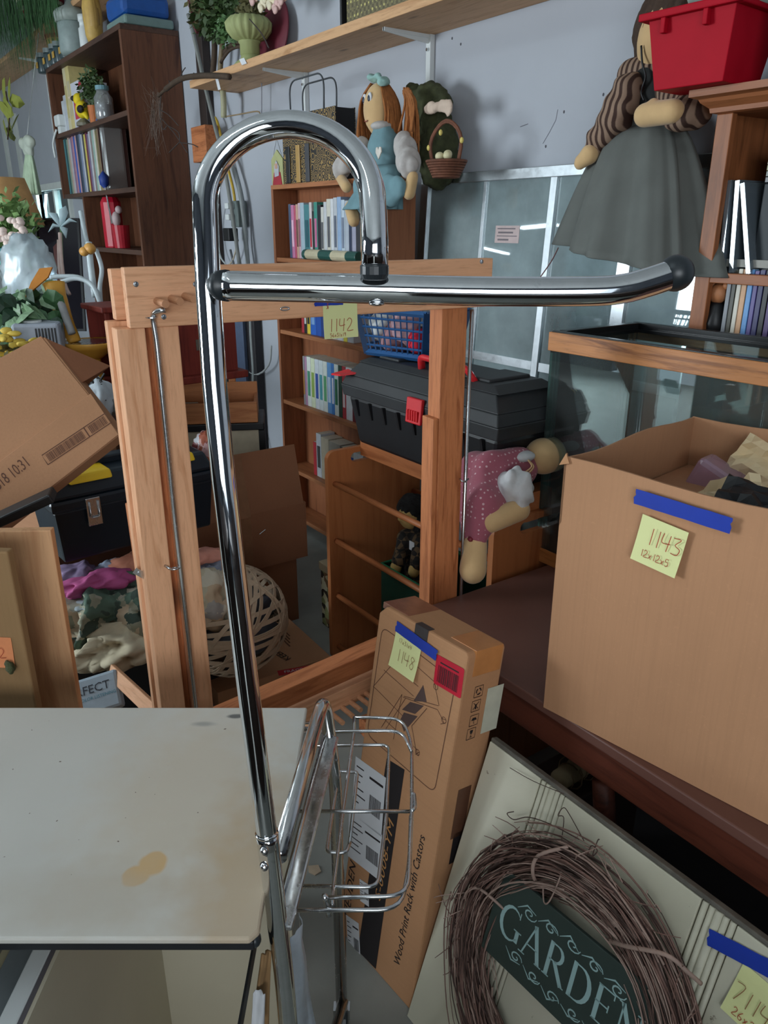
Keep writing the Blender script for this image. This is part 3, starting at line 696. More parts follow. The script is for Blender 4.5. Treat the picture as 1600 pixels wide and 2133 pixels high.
mk('wooden_block', MB().box(-.03, .04, -.012, .012, -.02, .006), M_['alder'], None, M=T(*Pd(1562, 1018, 1.40)) @ Rb, bev=.003, label='small orange wooden block beside the paper bag in box 1143', cat='block')
fillm = MB().box(.006, BW-.006, .006, BD-.006, .0045, .385); mk('packed_papers', fillm, M_['cardX'], None, M=Mx, label='brown packing layer filling the lower part of box 1143', cat='packing')

# ---------------------------------------------------------------- slim leaning box 1148
S0 = Pz(855, 2106, 0); S1 = Pz(705, 1935, 0); Str = Pd(978, 1363, 1.36)
exs = (S0 - S1); SW = exs.length; eys = (Str - S0); SL = eys.length
Ms = frame(S1, exs, ey=eys); 
if (Ms.col[2].to_3d()).dot(-FW) < 0: print('slim flipped')
STH = .10
print('slim', SW, SL)
sb = thing('flat_carton', 'tall flat carton of a wood print rack leaning on the table, tagged 1148', 'box', (0,0,0), M=Ms)
body = MB(); nst = 1
def rr(w, h, r, n=3):
    out = []
    for cx, cy, a0 in ((w-r, r, -pi/2), (w-r, h-r, 0), (r, h-r, pi/2), (r, r, pi)):
        out += [(cx + r*cos(a0+pi/2*i/n), cy + r*sin(a0+pi/2*i/n)) for i in range(n+1)]
    return out
mk('carton', MB().prism([(0,0), (SW,0), (SW,SL-.006), (SW-.006, SL), (.02, SL), (0,SL-.02)], -STH, 0), M_['cardY'], sb, M=Ms, bev=.006)
mk('clear_tape', MB().box(-.0012, SW*.30, SL-.012, SL+.0012, -STH*.95, -STH*.1), plain('tape_brown', srgb(140, 92, 70), .25, .2, 30), sb, M=Ms, bev=.0005)
mk('clear_tape', MB().box(SW*.74, SW+.0012, SL-.05, SL+.0012, -STH*.92, -STH*.2), plain('tape_amber', srgb(196, 132, 78), .22, .12, 30), sb, M=Ms, bev=.0005)
Mr = Ms
def sp(px, py): v = ppx(Ms, px, py); return (v.x, v.y)
# black printed band on the front (slightly slanted strip) and round-cornered outline
P = [sp(806, 1580), sp(843, 1603), sp(783, 2018), sp(745, 1985)]
mk('printed_band', MB().prism([(P[0][0], P[0][1]), (P[1][0], P[1][1]), (P[2][0], max(.002, P[2][1])), (P[3][0], max(.002, P[3][1]))], .0002, .0007), M_['ink'], sb, M=Ms)
ol = MB(); loop = [Vector((*sp(*q), 0)) for q in ((797, 1305), (950, 1420), (905, 1652), (765, 1530))]
lo = bez_round([ (loop[0]+loop[1])/2, loop[1], loop[2], loop[3], loop[0], (loop[0]+loop[1])/2], .02)
ol.ribbon([(v.x, v.y) for v in lo], .0016, .0006)
# line drawing of the rack
segs = [((778,1430),(838,1360)),((838,1360),(905,1420)),((786,1437),(848,1500)),((778,1430),(786,1437)),((905,1420),(915,1470)),((840,1452),(912,1478)),((838,1446),(795,1515)),((845,1455),(803,1520)),
        ((820,1540),(838,1446)),((890,1475),(858,1512)),((912,1478),(925,1505)),((842,1450),(914,1470)),((905,1420),(908,1432)),((803,1500),(868,1560)),((868,1560),(872,1575)),((858,1512),(868,1570)),((800,1395),(862,1450)),((812,1380),(872,1430)),((920,1496),(930,1500)),((918,1508),(928,1506)),((866,1572),(874,1566))]
for a, b in segs: ol.ribbon([sp(*a), sp(*b)], .0012, .0006)
for (px, py) in ((925, 1500), (870, 1567), (908, 1430)):
    c = sp(px, py); ol.ribbon([(c[0]+.006*cos(t*pi/6), c[1]+.006*sin(t*pi/6)) for t in range(13)], .0012, .0006)
mk('outline_drawing', ol, M_['inkbrown'], sb, M=Ms)
for poly in (((882, 1427), (889, 1462), (862, 1460)), ((855, 1462), (883, 1470), (865, 1487), (838, 1478)), ((842, 1484), (870, 1492), (842, 1524), (834, 1500))):
    mk('printed_patch', MB().prism([sp(*q) for q in poly], .0002, .0007), C('taupeprint', 84, 64, 60), sb, M=Ms)
# blue tape, note, black tab
a = sp(828, 1303); b = sp(912, 1365); tape_strip(Ms, a[0], a[1], b[0], b[1], .022, sb, z=.003)
c = sp(880, 1306); mk('black_tape', MB().box(c[0]-.018, c[0]+.018, SL-.045, SL+.0006, .0002, .0012).box(c[0]-.018, c[0]+.018, SL, SL+.0012, -.015, .0008), C('blacktape', 58, 52, 52), sb, M=Ms)
q = [sp(*v) for v in ((838, 1325), (889, 1357), (860, 1415), (815, 1383))]
Mn = Ms @ T(q[3][0], q[3][1], .0015) @ RZ(atan2(q[2][1]-q[3][1], q[2][0]-q[3][0]))
n = curl_sheet('sticky_note', .076, .076, M_['note'], sb, Mn, curl=.006, label='pale yellow square note reading 1148')
handwrite('1148', .018, .020, .026, Mn @ T(0,0,.004), M_['penfaint'], n, sp=.75); handwrite('17x31x4', .014, .056, .009, Mn @ T(0,0,.001), M_['penfaint'], n, lw=.0008)
q = [sp(*v) for v in ((916, 1364), (970, 1400), (958, 1454), (904, 1422))]
w_ = .072; h_ = .058; Mk = Ms @ T(q[3][0], q[3][1], .0012) @ RZ(atan2(q[2][1]-q[3][1], q[2][0]-q[3][0]))
st = mk('red_sticker', MB().prism(rr(w_, h_, .004), 0, .0004), C('stickerred', 196, 24, 50, .4), sb, M=Mk, label='bright red sticker with a black bar code')
bc = MB(); r = random.Random(4); x = .008
while x < w_-.01:
    wd = r.choice((.0008, .0014, .002)); bc.box(x, x+wd, .007, .040, .0005, .0008); x += wd + r.choice((.001, .0016))
bc.box(.012, w_-.012, .045, .0475, .0005, .0008); mk('bar_code', bc, M_['ink'], st, M=Mk)
# white shipping labels
def ship(px0, py0, px1, py1, hh, nm='shipping_label'):
    a = sp(px0, py0); b = sp(px1, py1); L = sqrt((b[0]-a[0])**2+(b[1]-a[1])**2); Mq = Ms @ T(a[0], a[1], .001) @ RZ(atan2(b[1]-a[1], b[0]-a[0]))
    o = mk('shipping_label', MB().box(0, L, -hh, 0, 0, .0004), M_['paper'], sb, M=Mq, label='white shipping label with small print')
    m = MB(); r = random.Random(px0); x = L*.55
    while x < L*.9: wd = r.choice((.001, .0016)); m.box(x, x+wd, -hh*.75, -hh*.45, .0004, .0007); x += wd+.0012
    for i in range(6): m.box(L*.06, L*(.2+.25*r.random()), -hh*(.15+.12*i), -hh*(.13+.12*i), .0004, .0007)
    m.box(L*.5, L*.94, -hh*.2, -hh*.16, .0004, .0007)
    mk('small_print', m, M_['ink'], o, M=Mq)
ship(742, 1575, 805, 1620, .135); ship(728, 1690, 798, 1740, .105); ship(722, 1905, 748, 1923, .09)
ship(750, 1830, 768, 1842, .05)
# printing running up the carton
def updir_text(txt, px0, py0, px1, py1, size, mat, italic=0, label=None):
    a = sp(px0, py0); b = sp(px1, py1); L = sqrt((b[0]-a[0])**2+(b[1]-a[1])**2); vs, fs = textmesh(txt, size, italic)
    wd = max(v.x for v in vs); Mq = Ms @ T(a[0], a[1], 0) @ RZ(atan2(b[1]-a[1], b[0]-a[0]))
    mb = MB(); mb.add([(v.x*L/wd, v.y, .0009) for v in vs], fs); return mk('lettering', mb, mat, sb, M=Mq, label=label)
updir_text('Wood Print Rack with Castors', 832, 2015, 886, 1745, .026, M_['ink'])
updir_text('NEUDEN', 728, 1918, 742, 1800, .030, M_['ink'], .2)
updir_text('S-0008-YM', 792, 1880, 822, 1712, .026, C('orangeprint', 196, 140, 84), .25)
# handling symbols on the right side
Mrs = Ms @ frame((SW+.0005, 0, 0), (0, 0, -1), ey=(0, 1, 0))
for i, (px, py) in enumerate(((997, 1440), (991, 1470), (987, 1500), (981, 1528))):
    v = ppx(Mrs, px, py); Mi = Mrs @ T(v.x, v.y, 0); m = MB(); k = .011
    m.ribbon([(-k,-k), (k,-k), (k,k), (-k,k), (-k,-k)], .0012, .0006)
    if i == 0:
        for j in range(3): m.ribbon([(.006*cos(2*pi*j/3+t*.3), .006*sin(2*pi*j/3+t*.3)) for t in range(6)], .0025, .0006)
    elif i == 1: m.ribbon([(-.007,-.007), (.007,.007)], .0012, .0006); m.ribbon([(-.007,.007), (.007,-.007)], .0012, .0006); m.ribbon([(0,-.007), (0,.003)], .004, .0006)
    elif i == 2: m.prism([(-.007, 0), (.007, 0), (.004, .005), (-.004, .005)], .0004, .0007); m.ribbon([(0, 0), (0, -.006), (.002, -.007)], .0012, .0006)
    else: m.prism([(-.004, .007), (.004, .007), (.003, .001), (0, -.001), (-.003, .001)], .0004, .0007); m.ribbon([(0, 0), (0, -.006)], .0012, .0006); m.ribbon([(-.003, -.007), (.003, -.007)], .0014, .0006)
    mk('handling_symbol', m, M_['ink'], sb, M=Mi)
v = ppx(Mrs, 1020, 1480); mk('white_label', MB().box(v.x-.016, v.x+.028, v.y-.045, v.y+.05, .0003, .0008), C('offwhite_label', 205, 205, 185), sb, M=Mrs)
v = ppx(Mrs, 955, 1690); mk('printed_panel', MB().box(v.x-.01, v.x+.025, v.y-.06, v.y+.05, .0003, .0006), C('dimprint', 96, 62, 44), sb, M=Mrs)
v = ppx(Mrs, 950, 1760); mk('printed_panel', MB().box(v.x-.012, v.x+.03, v.y-.04, v.y+.03, .0003, .0006), M_['ink'], sb, M=Mrs)

# ---------------------------------------------------------------- bead board panel with wreath and sign
Bt = Vector((-.867, .867, .594)); Bb = Vector((-.867, .675, .002)); Mw = frame(Bb, (1, 0, 0), ey=(Bt - Bb)); BHt = (Bt-Bb).length; BWd = .68
M_['cream_paint'] = plain('chipped_cream_paint', srgb(196, 192, 172), .55, .10, 9)
t = NT('chipped_paint'); co = t.coord(); nz = t.noise(co, 14, 6, .7); n2 = t.noise(co, 3, 3)
t.col(t.mix(t.ramp(n2, [(.3, srgb(186, 182, 160)), (.7, srgb(212, 208, 190))]), srgb(110, 96, 80), t.ramp(nz, [(.66, (0,0,0,1)), (.70, (1,1,1,1))]))).set(rough=.5); t.bump(nz, .0015, .4); M_['chipped'] = t.m
wbp = thing('beadboard_panel', 'old cream-painted beadboard panel leaning on the table, hung with a wreath', 'panel', (0,0,0), M=Mw)
def wp(px, py): v = ppx(Mw, px, py); return (v.x, v.y)
g1 = wp(1148, 1650)[0]; g2 = wp(1496, 1905)[0]; print('grooves', g1, g2, BHt)
edges = [0, g1-.027, g1+.027, g2-.027, g2+.027, BWd]
for i in (0, 2, 4): mk('board', MB().box(edges[i]+(0 if i == 0 else .001), edges[i+1]-.001, 0, BHt-.008, -.014, 0), M_['chipped'], wbp, M=Mw, bev=.0015)
for a, b in ((edges[1], edges[2]), (edges[3], edges[4])):
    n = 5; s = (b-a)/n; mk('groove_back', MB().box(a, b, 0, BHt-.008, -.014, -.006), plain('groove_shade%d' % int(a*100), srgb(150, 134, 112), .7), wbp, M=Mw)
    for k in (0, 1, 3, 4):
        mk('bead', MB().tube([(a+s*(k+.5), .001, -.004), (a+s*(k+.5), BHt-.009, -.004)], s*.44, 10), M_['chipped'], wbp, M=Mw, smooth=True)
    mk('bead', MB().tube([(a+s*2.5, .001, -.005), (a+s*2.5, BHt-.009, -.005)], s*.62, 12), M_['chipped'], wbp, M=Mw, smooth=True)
mk('worn_top_edge', MB().box(0, BWd, BHt-.0075, BHt, -.016, -.001), plain('worn_edge', srgb(96, 92, 84), .8, .35, 30, bump=.002), wbp, M=Mw, bev=.002)
mk('back_frame', MB().box(0, BWd, BHt-.06, BHt-.01, -.034, -.0165), M_['dark'], wbp, M=Mw)
p0 = wp(1478, 1950); p1 = wp(1640, 2035); tape_strip(Mw, p0[0], p0[1], p1[0], p1[1], .024, wbp, z=.003)
q = wp(1508, 2090); Mn = Mw @ T(q[0]+.0, q[1]-.004, .0015) @ RZ(radians(-4))
n = curl_sheet('sticky_note', .076, .076, M_['note'], wbp, Mn, curl=.006, label='pale yellow square note reading 1146')
handwrite('71146', .004, .024, .026, Mn @ T(0,0,.004), M_['penfaint'], n, sp=.8); handwrite('26x24x4', .014, .006, .012, Mn @ T(0,0,.0055), M_['pen'], n, lw=.001)
# sign plank : text direction along the board
sc = wp(1215, 1965); G0 = wp(1080, 1945)
TL = wp(1100, 1845); BLs = wp(1035, 1950); print('sign', TL, BLs, wp(1360, 2125), wp(1330, 2133))
sx0 = wp(1060, 1900)[0]; syc = (wp(1060, 1900)[1])
Msn = Mw @ T(.142, .294, .030) @ RZ(.05)
def sq(px, py): v = ppx(Msn, px, py); return (v.x, v.y)
shw = .158; sl = .34
print('sign h', shw, sq(1100, 1840), sq(1360, 2130))
sg = thing('garden_sign', 'dark green wooden sign lettered GARDEN inside the twig wreath', 'sign', (0,0,0), M=Msn)
mk('plank', MB().prism([(0, 0), (sl, 0), (sl+.006, shw*.5), (sl, shw), (.012, shw), (.002, shw*.6)], 0, .008), plain('green_slate_paint', srgb(52, 66, 62), .5, .15, 8), sg, M=Msn, bev=.0015)
lp = plain('sign_lettering', srgb(158, 190, 190), .5, .06)
M_['signl'] = lp
# serif capitals drawn as strokes: (points, widths)
def cap(mb, ch, x, y, h, M=None):
    w0, w1 = h*.045, h*.13
    def s(pts, w): mb.ribbon([(x+a*h, y+b*h) for a, b in pts], [q*h for q in w] if isinstance(w, list) else w, .0085)
    def serif(a, b, l=.12): s([(a-l, b), (a+l, b)], .035*h)
    if ch == 'G':
        n = 14; pts = [(.38+.36*cos(t), .5+.48*sin(t)) for t in [radians(45)+i*radians(275)/n for i in range(n+1)]]
        s(pts, [.03+.10*sin(pi*i/n)**1.3 for i in range(n+1)]); s([(.66, .42), (.66, .08)], w1); s([(.52, .42), (.80, .42)], .035*h); s([(.64, .98), (.64, .78)], .035*h); return .86
    if ch == 'A':
        s([(.08, 0), (.38, 1)], .05*h); s([(.36, 1), (.68, 0)], w1); s([(.18, .35), (.56, .35)], .04*h); serif(.08, .01); serif(.69, .01); return .82
    if ch == 'R':
        s([(.16, 0), (.16, 1)], w1); n = 8; s([(.16, .97)] + [(.36+.2*cos(t), .74+.23*sin(t)) for t in [pi/2 - i*pi/n for i in range(n+1)]] + [(.16, .51)], [.04]+[.04+.07*sin(pi*i/n) for i in range(n+1)]+[.04])
        s([(.34, .52), (.70, .0)], w1); serif(.16, .01); serif(.72, .01, .08); return .82
    if ch == 'D':
        s([(.16, 0), (.16, 1)], w1); n = 10; s([(.16, .97)] + [(.36+.34*cos(t), .5+.47*sin(t)) for t in [pi/2 - i*pi/n for i in range(n+1)]] + [(.16, .03)], [.04]+[.04+.10*sin(pi*i/n) for i in range(n+1)]+[.04]); return .84
    if ch == 'E':
        s([(.16, 0), (.16, 1)], w1); 
        for b, l in ((.02, .62), (.52, .48), (.98, .58)): s([(.08, b), (l, b)], .04*h)
        s([(.62, 0), (.64, .2)], .035*h); s([(.58, 1), (.58, .84)], .035*h); s([(.48, .42), (.48, .62)], .035*h); return .72
    if ch == 'N':
        s([(.14, 0), (.14, 1)], .05*h); s([(.12, 1), (.66, 0)], w1); s([(.66, 0), (.66, 1)], .05*h); serif(.14, .01); serif(.66, .99); serif(.08, .99, .08); return .84
a = sq(1085, 1935); 
lh = .060; x = .026; mb = MB(); yb = .050
for ch in 'GARDEN': x += cap(mb, ch, x, yb, lh)*lh*.985
mk('lettering', mb, lp, sg, M=Msn, label='pale blue-green serif letters GARDEN')
sc_ = MB()
def scroll(x, y, s, fl):
    for k in range(5):
        cx = x + k*s*1.5; d = 1 if k % 2 else -1
        sp_ = [(cx + s*.5*(1-i/16)*cos(i*.55), y + fl*(s*.35*(1-i/16)*sin(i*.55)*d + abs(k-2)*-s*.15)) for i in range(15)]
        sc_.ribbon(sp_, [.0016+.0012*sin(pi*i/14) for i in range(15)], .0085)
        sc_.ribbon([(cx-s*.9, y+fl*(abs(k-2.5)*-s*.18)), (cx-s*.3, y+fl*(s*.35-abs(k-2)*s*.15)), (cx+s*.4, y-fl*s*.1)], [.001, .003, .001], .0085)
scroll(.080, .128, .030, 1); scroll(.075, .026, .028, -1)
mk('scrollwork', sc_, lp, sg, M=Msn, kind='stuff', label='pale painted scrolls above and below the word')
# wreath: loose bundle of vine twigs in an oval ring hung on the panel
wc = wp(1215, 1975); pts = [wp(*q) for q in ((1005, 1960), (1150, 1780), (1420, 1990))]
wr_ = thing('twig_wreath', 'oval grapevine twig wreath hanging on the cream beadboard panel', 'wreath', Mw @ Vector((*wc, .02)))
print('wreath', wc, pts)
M_['twig'] = plain('vine_twig', srgb(124, 94, 84), .7, .35, 40); M_['twig2'] = plain('vine_twig_pale', srgb(166, 140, 128), .7, .25, 40); M_['twig3'] = plain('vine_twig_dark', srgb(72, 52, 46), .75, .3, 40)
ca, cb = wp(985, 2000), wp(1440, 2020)
Wc = (.305, .330); Wa, Wb = .200, .200      # half width / half height of the ring centre line on the panel
tilt = radians(0)
def wring(a, off, zz): return Mw @ Vector((Wc[0] + (Wa+off)*cos(a), Wc[1] + (Wb+off)*sin(a), zz))
rw = random.Random(11)
def twig(mb, L, r, seed, spread=.045):
    q = random.Random(seed); a = q.uniform(0, 2*pi); o = max(-.042, min(.05, q.gauss(0, spread*.6))); z = .022 + abs(q.gauss(0, .012)); n = max(6, int(L*8)); P = []
    do = q.uniform(-.02, .02); dz = q.uniform(-.008, .012); ph = q.uniform(0, 6)
    for i in range(n+1):
        t = i/n; P.append(wring(a + L*t, o + do*t + .004*sin(t*9+ph), max(.006, z + dz*t + .003*cos(t*7+ph))))
    mb.tube(P, [r*(1-.5*i/n) for i in range(n+1)], 5)
for mi, cnt in (('twig', 260), ('twig2', 190), ('twig3', 150)):
    mb = MB()
    for i in range(cnt): twig(mb, rw.uniform(.7, 2.2), rw.uniform(.0009, .0023), rw.random())
    mk('vine_bundle', mb, M_[mi], wr_, smooth=True, kind='stuff')
# stray ends
for i in range(46):
    q = random.Random(300+i); a = q.uniform(-.3, pi+.5); s = q.choice((-1, 1)); out = q.uniform(.01, .05)
    P = [wring(a, .01, .025), wring(a+s*.10, .028, .034), wring(a+s*.2, .034+out*.6, .036+q.uniform(-.01, .03)), wring(a+s*.27+q.uniform(-.05, .05), .036+out, .03+q.uniform(-.01, .04))]
    mk('stray_twig', MB().tube(cat_rom(P, 3), [.0014-.0008*k/9 for k in range(10)], 5), M_[('twig', 'twig2')[i % 2]], wr_, smooth=True)
# thick binding twigs and curly tendrils
def plane_tube(pp, z, r, nm, mat, n=8):
    P = [Mw @ Vector((*wp(x, y), zz)) for (x, y), zz in zip(pp, z)]
    return mk(nm, MB().tube(cat_rom(P, 5), r, n), M_[mat], wr_, smooth=True)
plane_tube(((1140, 1850), (1150, 1810), (1165, 1770), (1215, 1755)), (.012, .05, .055, .04), .0032, 'binding_twig', 'twig2')
plane_tube(((1290, 1948), (1350, 1952), (1430, 1968), (1465, 2010), (1475, 2040)), (.03, .055, .055, .04, .02), .0034, 'binding_twig', 'twig2')
plane_tube(((1095, 1905), (1040, 1840), (1010, 1850), (1000, 1880)), (.03, .05, .05, .03), .0026, 'binding_twig', 'twig2')
plane_tube(((1155, 1830), (1165, 1868), (1182, 1862), (1205, 1805), (1180, 1790)), (.03, .04, .045, .045, .03), .0014, 'tendril', 'twig2', 5)
plane_tube(((1240, 1745), (1200, 1690), (1185, 1680), (1178, 1695), (1190, 1700), (1185, 1750)), (.03, .02, .015, .02, .02, .02), .0008, 'tendril', 'twig3', 5)
plane_tube(((1230, 1742), (1160, 1712), (1110, 1700), (1080, 1705), (1068, 1692), (1082, 1688)), (.03, .02, .012, .012, .015, .015), .0009, 'tendril', 'twig3', 5)
plane_tube(((1190, 1650), (1120, 1625), (1070, 1598)), (.02, .012, .01), .0007, 'tendril', 'twig3', 5)
plane_tube(((1245, 1780), (1255, 1755), (1268, 1765), (1258, 1775), (1268, 1745), (1272, 1742)), (.03, .03, .03, .03, .03, .03), .0009, 'tendril', 'twig3', 5)
plane_tube(((1400, 1890), (1390, 1875), (1378, 1880), (1370, 1860), (1372, 1845)), (.03, .03, .03, .03, .03), .0009, 'tendril', 'twig2', 5)
plane_tube(((1320, 1830), (1300, 1775)), (.03, .04), .0009, 'tendril', 'twig2', 5)
# ---------------------------------------------------------------- rolling cart with chrome frame, pole and swing arm
Mc = frame(old(0, 0, 0), RT, ey=FH)
CZ = .73
ct = thing('rolling_cart', 'chrome-framed cart with a white top, wire basket and tall hooked pole', 'cart', (0,0,0), M=Mc @ T(-.5, .9, 0))
def q2(px, py, z=CZ): v = Mc.inverted() @ Pz(px, py, z); return v
fr = q2(548, 1955); br = q2(640, 1473); flx = -1.15
t = NT('cart_top_paper'); co = t.coord(kind='Object'); nz = t.noise(co, 5, 6, .6); n2 = t.noise(co, 2, 2)
base = t.ramp(n2, [(.3, srgb(200, 198, 190)), (.7, srgb(216, 215, 209))])
def spot(px, py, rad, colr, base, sx=1.0, soft=.15, f=1.0):
    v = Mc.inverted() @ Pz(px, py, CZ); c = WM[ct].inverted() @ Mc @ v
    m = t.n('ShaderNodeMapping'); tc = t.n('ShaderNodeTexCoord'); t.l(tc.outputs['Object'], m.inputs[0]); m.inputs['Location'].default_value = (-c.x*1, -c.y*sx, 0); m.inputs['Scale'].default_value = (1, sx, 0)
    nn = t.n('ShaderNodeTexNoise'); nn.inputs['Scale'].default_value = 26; nn.inputs['Detail'].default_value = 2; t.l(tc.outputs['Object'], nn.inputs['Vector'])
    ln = t.n('ShaderNodeVectorMath', operation='LENGTH'); t.l(m.outputs[0], ln.inputs[0])
    ad = t.n('ShaderNodeMath', operation='MULTIPLY_ADD'); t.l(nn.outputs['Fac'], ad.inputs[0]); ad.inputs[1].default_value = rad*.9; t.l(ln.outputs['Value'], ad.inputs[2])
    r = t.ramp(ad.outputs[0], [(rad*(1.45-soft), (f,)*3+(1,)), (rad*(1.45+soft), (0,0,0,1))])
    return t.mix(base, colr, r)
base = spot(285, 1822, .018, srgb(214, 172, 112), base, 1.0, .04)
base = spot(318, 1800, .020, srgb(214, 172, 112), base, 1.0, .04)
base = spot(400, 1650, .12, srgb(198, 180, 152), base, .6, .5, .5)
base = spot(520, 1850, .07, srgb(184, 154, 112), base, .4, .5, .6)
base = spot(180, 1868, .10, srgb(186, 176, 160), base, 2.0, .5, .5)
base = spot(490, 1492, .014, srgb(62, 68, 72), base, 2.4, .25, .8)
base = spot(425, 1508, .018, srgb(110, 114, 114), base, 3.0, .45, .5)
sp2 = t.noise(co, 90, 2, .5); base = t.mix(base, srgb(96, 80, 66), t.ramp(sp2, [(.76, (0,0,0,1)), (.79, (1,1,1,1))]))
t.col(base).set(rough=.55, spec=.3); t.bump(t.noise(t.coord((2, 9, 2)), 2.5, 3), .003, .25); M_['carttop'] = t.m
poly = [(flx, fr.y), (fr.x-.016, fr.y), (fr.x-.006, fr.y+.012), (fr.x-.010, .80), (br.x, .84), (br.x, br.y), (flx, br.y)]
mk('top_panel', MB().prism(poly, CZ-.010, CZ, Mc), M_['carttop'], ct, bev=.003)
mk('front_channel', MB().box(flx, fr.x-.012, fr.y+.004, fr.y+.016, CZ-.024, CZ-.0105, Mc), M_['darkmetal'], ct, bev=.002)
mk('front_rail', MB().tube([Mc @ Vector((flx, fr.y+.020, CZ-.028)), Mc @ Vector((fr.x-.012, fr.y+.020, CZ-.028))], .006, 12), M_['chrome'], ct, smooth=True)
mk('corner_cap', MB().ell((fr.x-.012, fr.y+.014, CZ-.018), (.007, .009, .009), 10, 8, Mc), M_['blackrub'], ct, smooth=True)
mk('back_rail', MB().tube([Mc @ Vector((flx, br.y-.014, CZ-.03)), Mc @ Vector((br.x+.03, br.y-.014, CZ-.03))], .009, 12), M_['chrome'], ct, smooth=True)
# side rails and rear leg
A0 = Pz(580, 1785, .757); A1 = Pz(661, 1500, .757); leg = Pz(712, 2100, .06)
A2 = Vector((leg.x, leg.y, .60)); Atop = Pz(676, 1452, .775)
path = bez_round([A0, A1 + (A1-A0)*.0, Atop, A2, leg], .05, 8)
mk('side_rail', MB().tube(path, .0112, 16), M_['oldchrome'], ct, smooth=True)
leg_l = leg - RT*1.0
mk('rear_leg', MB().tube([Vector((leg_l.x, leg_l.y, .75)), leg_l], .011, 12), M_['oldchrome'], ct, smooth=True)
B0 = Pz(588, 1935, .66); B1 = Pz(690, 1535, .70)
Mb2 = frame(B0, B1-B0, ez=(0, 0, 1)); Lb = (B1-B0).length
mk('flat_rail', MB().box(0, Lb, -.013, .013, -.004, .004), M_['oldchrome'], ct, M=Mb2, bev=.003)
mk('flat_rail_ridge', MB().tube([(0, .010, .004), (Lb, .010, .004)], .004, 8), M_['oldchrome'], ct, M=Mb2, smooth=True)
mk('lower_bar', MB().tube([leg + RT*.004 + ZV*.02, leg - FH*.45 - RT*.10 + ZV*.02], .010, 12), M_['oldchrome'], ct, smooth=True)
for p, nm in ((leg, 'caster'), (leg_l, 'caster')):
    c = mk('caster', MB().tube([p + RT*.012 + ZV*-.028, p - RT*.012 + ZV*-.028], .031, 18), M_['blackrub'], ct, smooth=False, bev=.003)
    mk('caster_fork', MB().box(-.016, .016, -.010, .010, -.02, .006, T(*p) @ RZ(YAW)), M_['steel'], c)
# pole
PJ = Pd(556, 1735, .91); PT = Pd(427, 425, .735); PB = Pd(600, 2133, 1.06); PF = PB + (PB-PJ).normalized()*0; PF = Vector((PB.x, PB.y, .04))
mk('lower_pole', MB().tube(cat_rom([PJ, Pd(579, 1930, .985), PB, PF], 8), .0132, 24), M_['chrome'], ct, smooth=True)
hook = [PJ - ZV*.02, PJ, Pd(538, 1600, .885), Pd(513, 1400, .85), Pd(489, 1200, .82), Pd(466, 1000, .793), Pd(447, 800, .768), Pd(434, 600, .748), PT]
N = 28
for i in range(1, N): a = pi*i/N; hook.append(Pd(602 - 175*cos(a), 425 - 166*sin(a), .735 - .030*i/N))
hook += [Pd(778, 440, .705), Pd(781, 500, .705), Pd(780, 566, .706)]
mk('upper_pole', MB().tube(hook, .0124, 28), M_['chrome'], ct, smooth=True, label='polished curved pole ending in a crook')
mk('collar', MB().tube([PJ + (PT-PJ).normalized()*s for s in (-.0015, 0, .0015)], .0139, 24), M_['chrome'], ct, smooth=True)
cp = Pd(780, 566, .706); mk('end_cap', MB().tube([cp + ZV*.006, cp - ZV*.002, cp - ZV*.007], [.0132, .0132, .011], 20), M_['blackrub'], ct, smooth=False, bev=.001)
# swing arm
bar = [Pd(468, 595, .722), Pd(700, 600, .722), Pd(1000, 607, .722), Pd(1225, 607, .722), Pd(1300, 601, .722), Pd(1350, 588, .722), Pd(1392, 574, .722)]
mk('swing_arm', MB().tube(cat_rom(bar, 8), .0136, 28), M_['chrome'], ct, smooth=True, label='horizontal chrome arm')
c0 = Pd(445, 594, .735); c1 = Pd(472, 595, .722)
mk('arm_cup', MB().tube([c0, c0.lerp(c1, .5), c1], [.0085, .0138, .0146], 20), M_['blackrub'], ct, smooth=True)
bc_ = Pd(1408, 569, .722); mk('ball_knob', MB().ell(bc_, (.0168, .0168, .0168), 24, 14), M_['blackrub'], ct, smooth=True)
u = Pd(785, 632, .722); mk('stop_button', MB().ell(u, (.008, .008, .0025), 12, 6), M_['steel'], ct, smooth=True)
for py in (1771, 1804):
    b = Pd(551, py, .905 + (py-1771)*.0004 - .012); nrm = (-FW - RT*.45).normalized(); Mq = frame(b, nrm.orthogonal(), ez=nrm) if False else T(*b) @ nrm.to_track_quat('Z', 'Y').to_matrix().to_4x4()
    bo = mk('bolt', MB().lathe([(.0058, 0), (.0058, .0012), (.004, .0015), (.0036, .004), (.0015, .005)], n=16), M_['steel'], ct, M=Mq, smooth=False)
# wire basket
bk = []
def wire(pp, z, r=.0029, n=8, rd=.012, nm='basket_wire'):
    zs = z if isinstance(z, (list, tuple)) else [z]*len(pp)
    P = [Pz(x, y, zz) for (x, y), zz in zip(pp, zs)]
    return mk(nm, MB().tube(bez_round(P, rd), r, n), M_['steel'], ct, smooth=True)
wire(((738, 1494), (838, 1496), (858, 1545), (858, 1690), (850, 1866), (675, 1870)), .66, rd=.03)
wire(((663, 1525), (838, 1521), (857, 1565)), .666, rd=.03)
wire(((655, 1554), (811, 1551), (805, 1700), (787, 1848), (580, 1845)), .62, rd=.018)
wire(((585, 1896), (835, 1895), (853, 1800), (856, 1700)), .655, rd=.03)
wire(((620, 1690), (857, 1690)), .654)
wire(((728, 1758), (745, 1608), (706, 1606), (680, 1775), (722, 1776), (729, 1755)), .60, rd=.008)
wire(((738, 1494), (738, 1520), (716, 1680), (694, 1850), (692, 1885)), [.66, .655, .63, .62, .64], rd=.01)
wire(((857, 1690), (865, 1682), (863, 1653), (857, 1653)), .662, rd=.004)
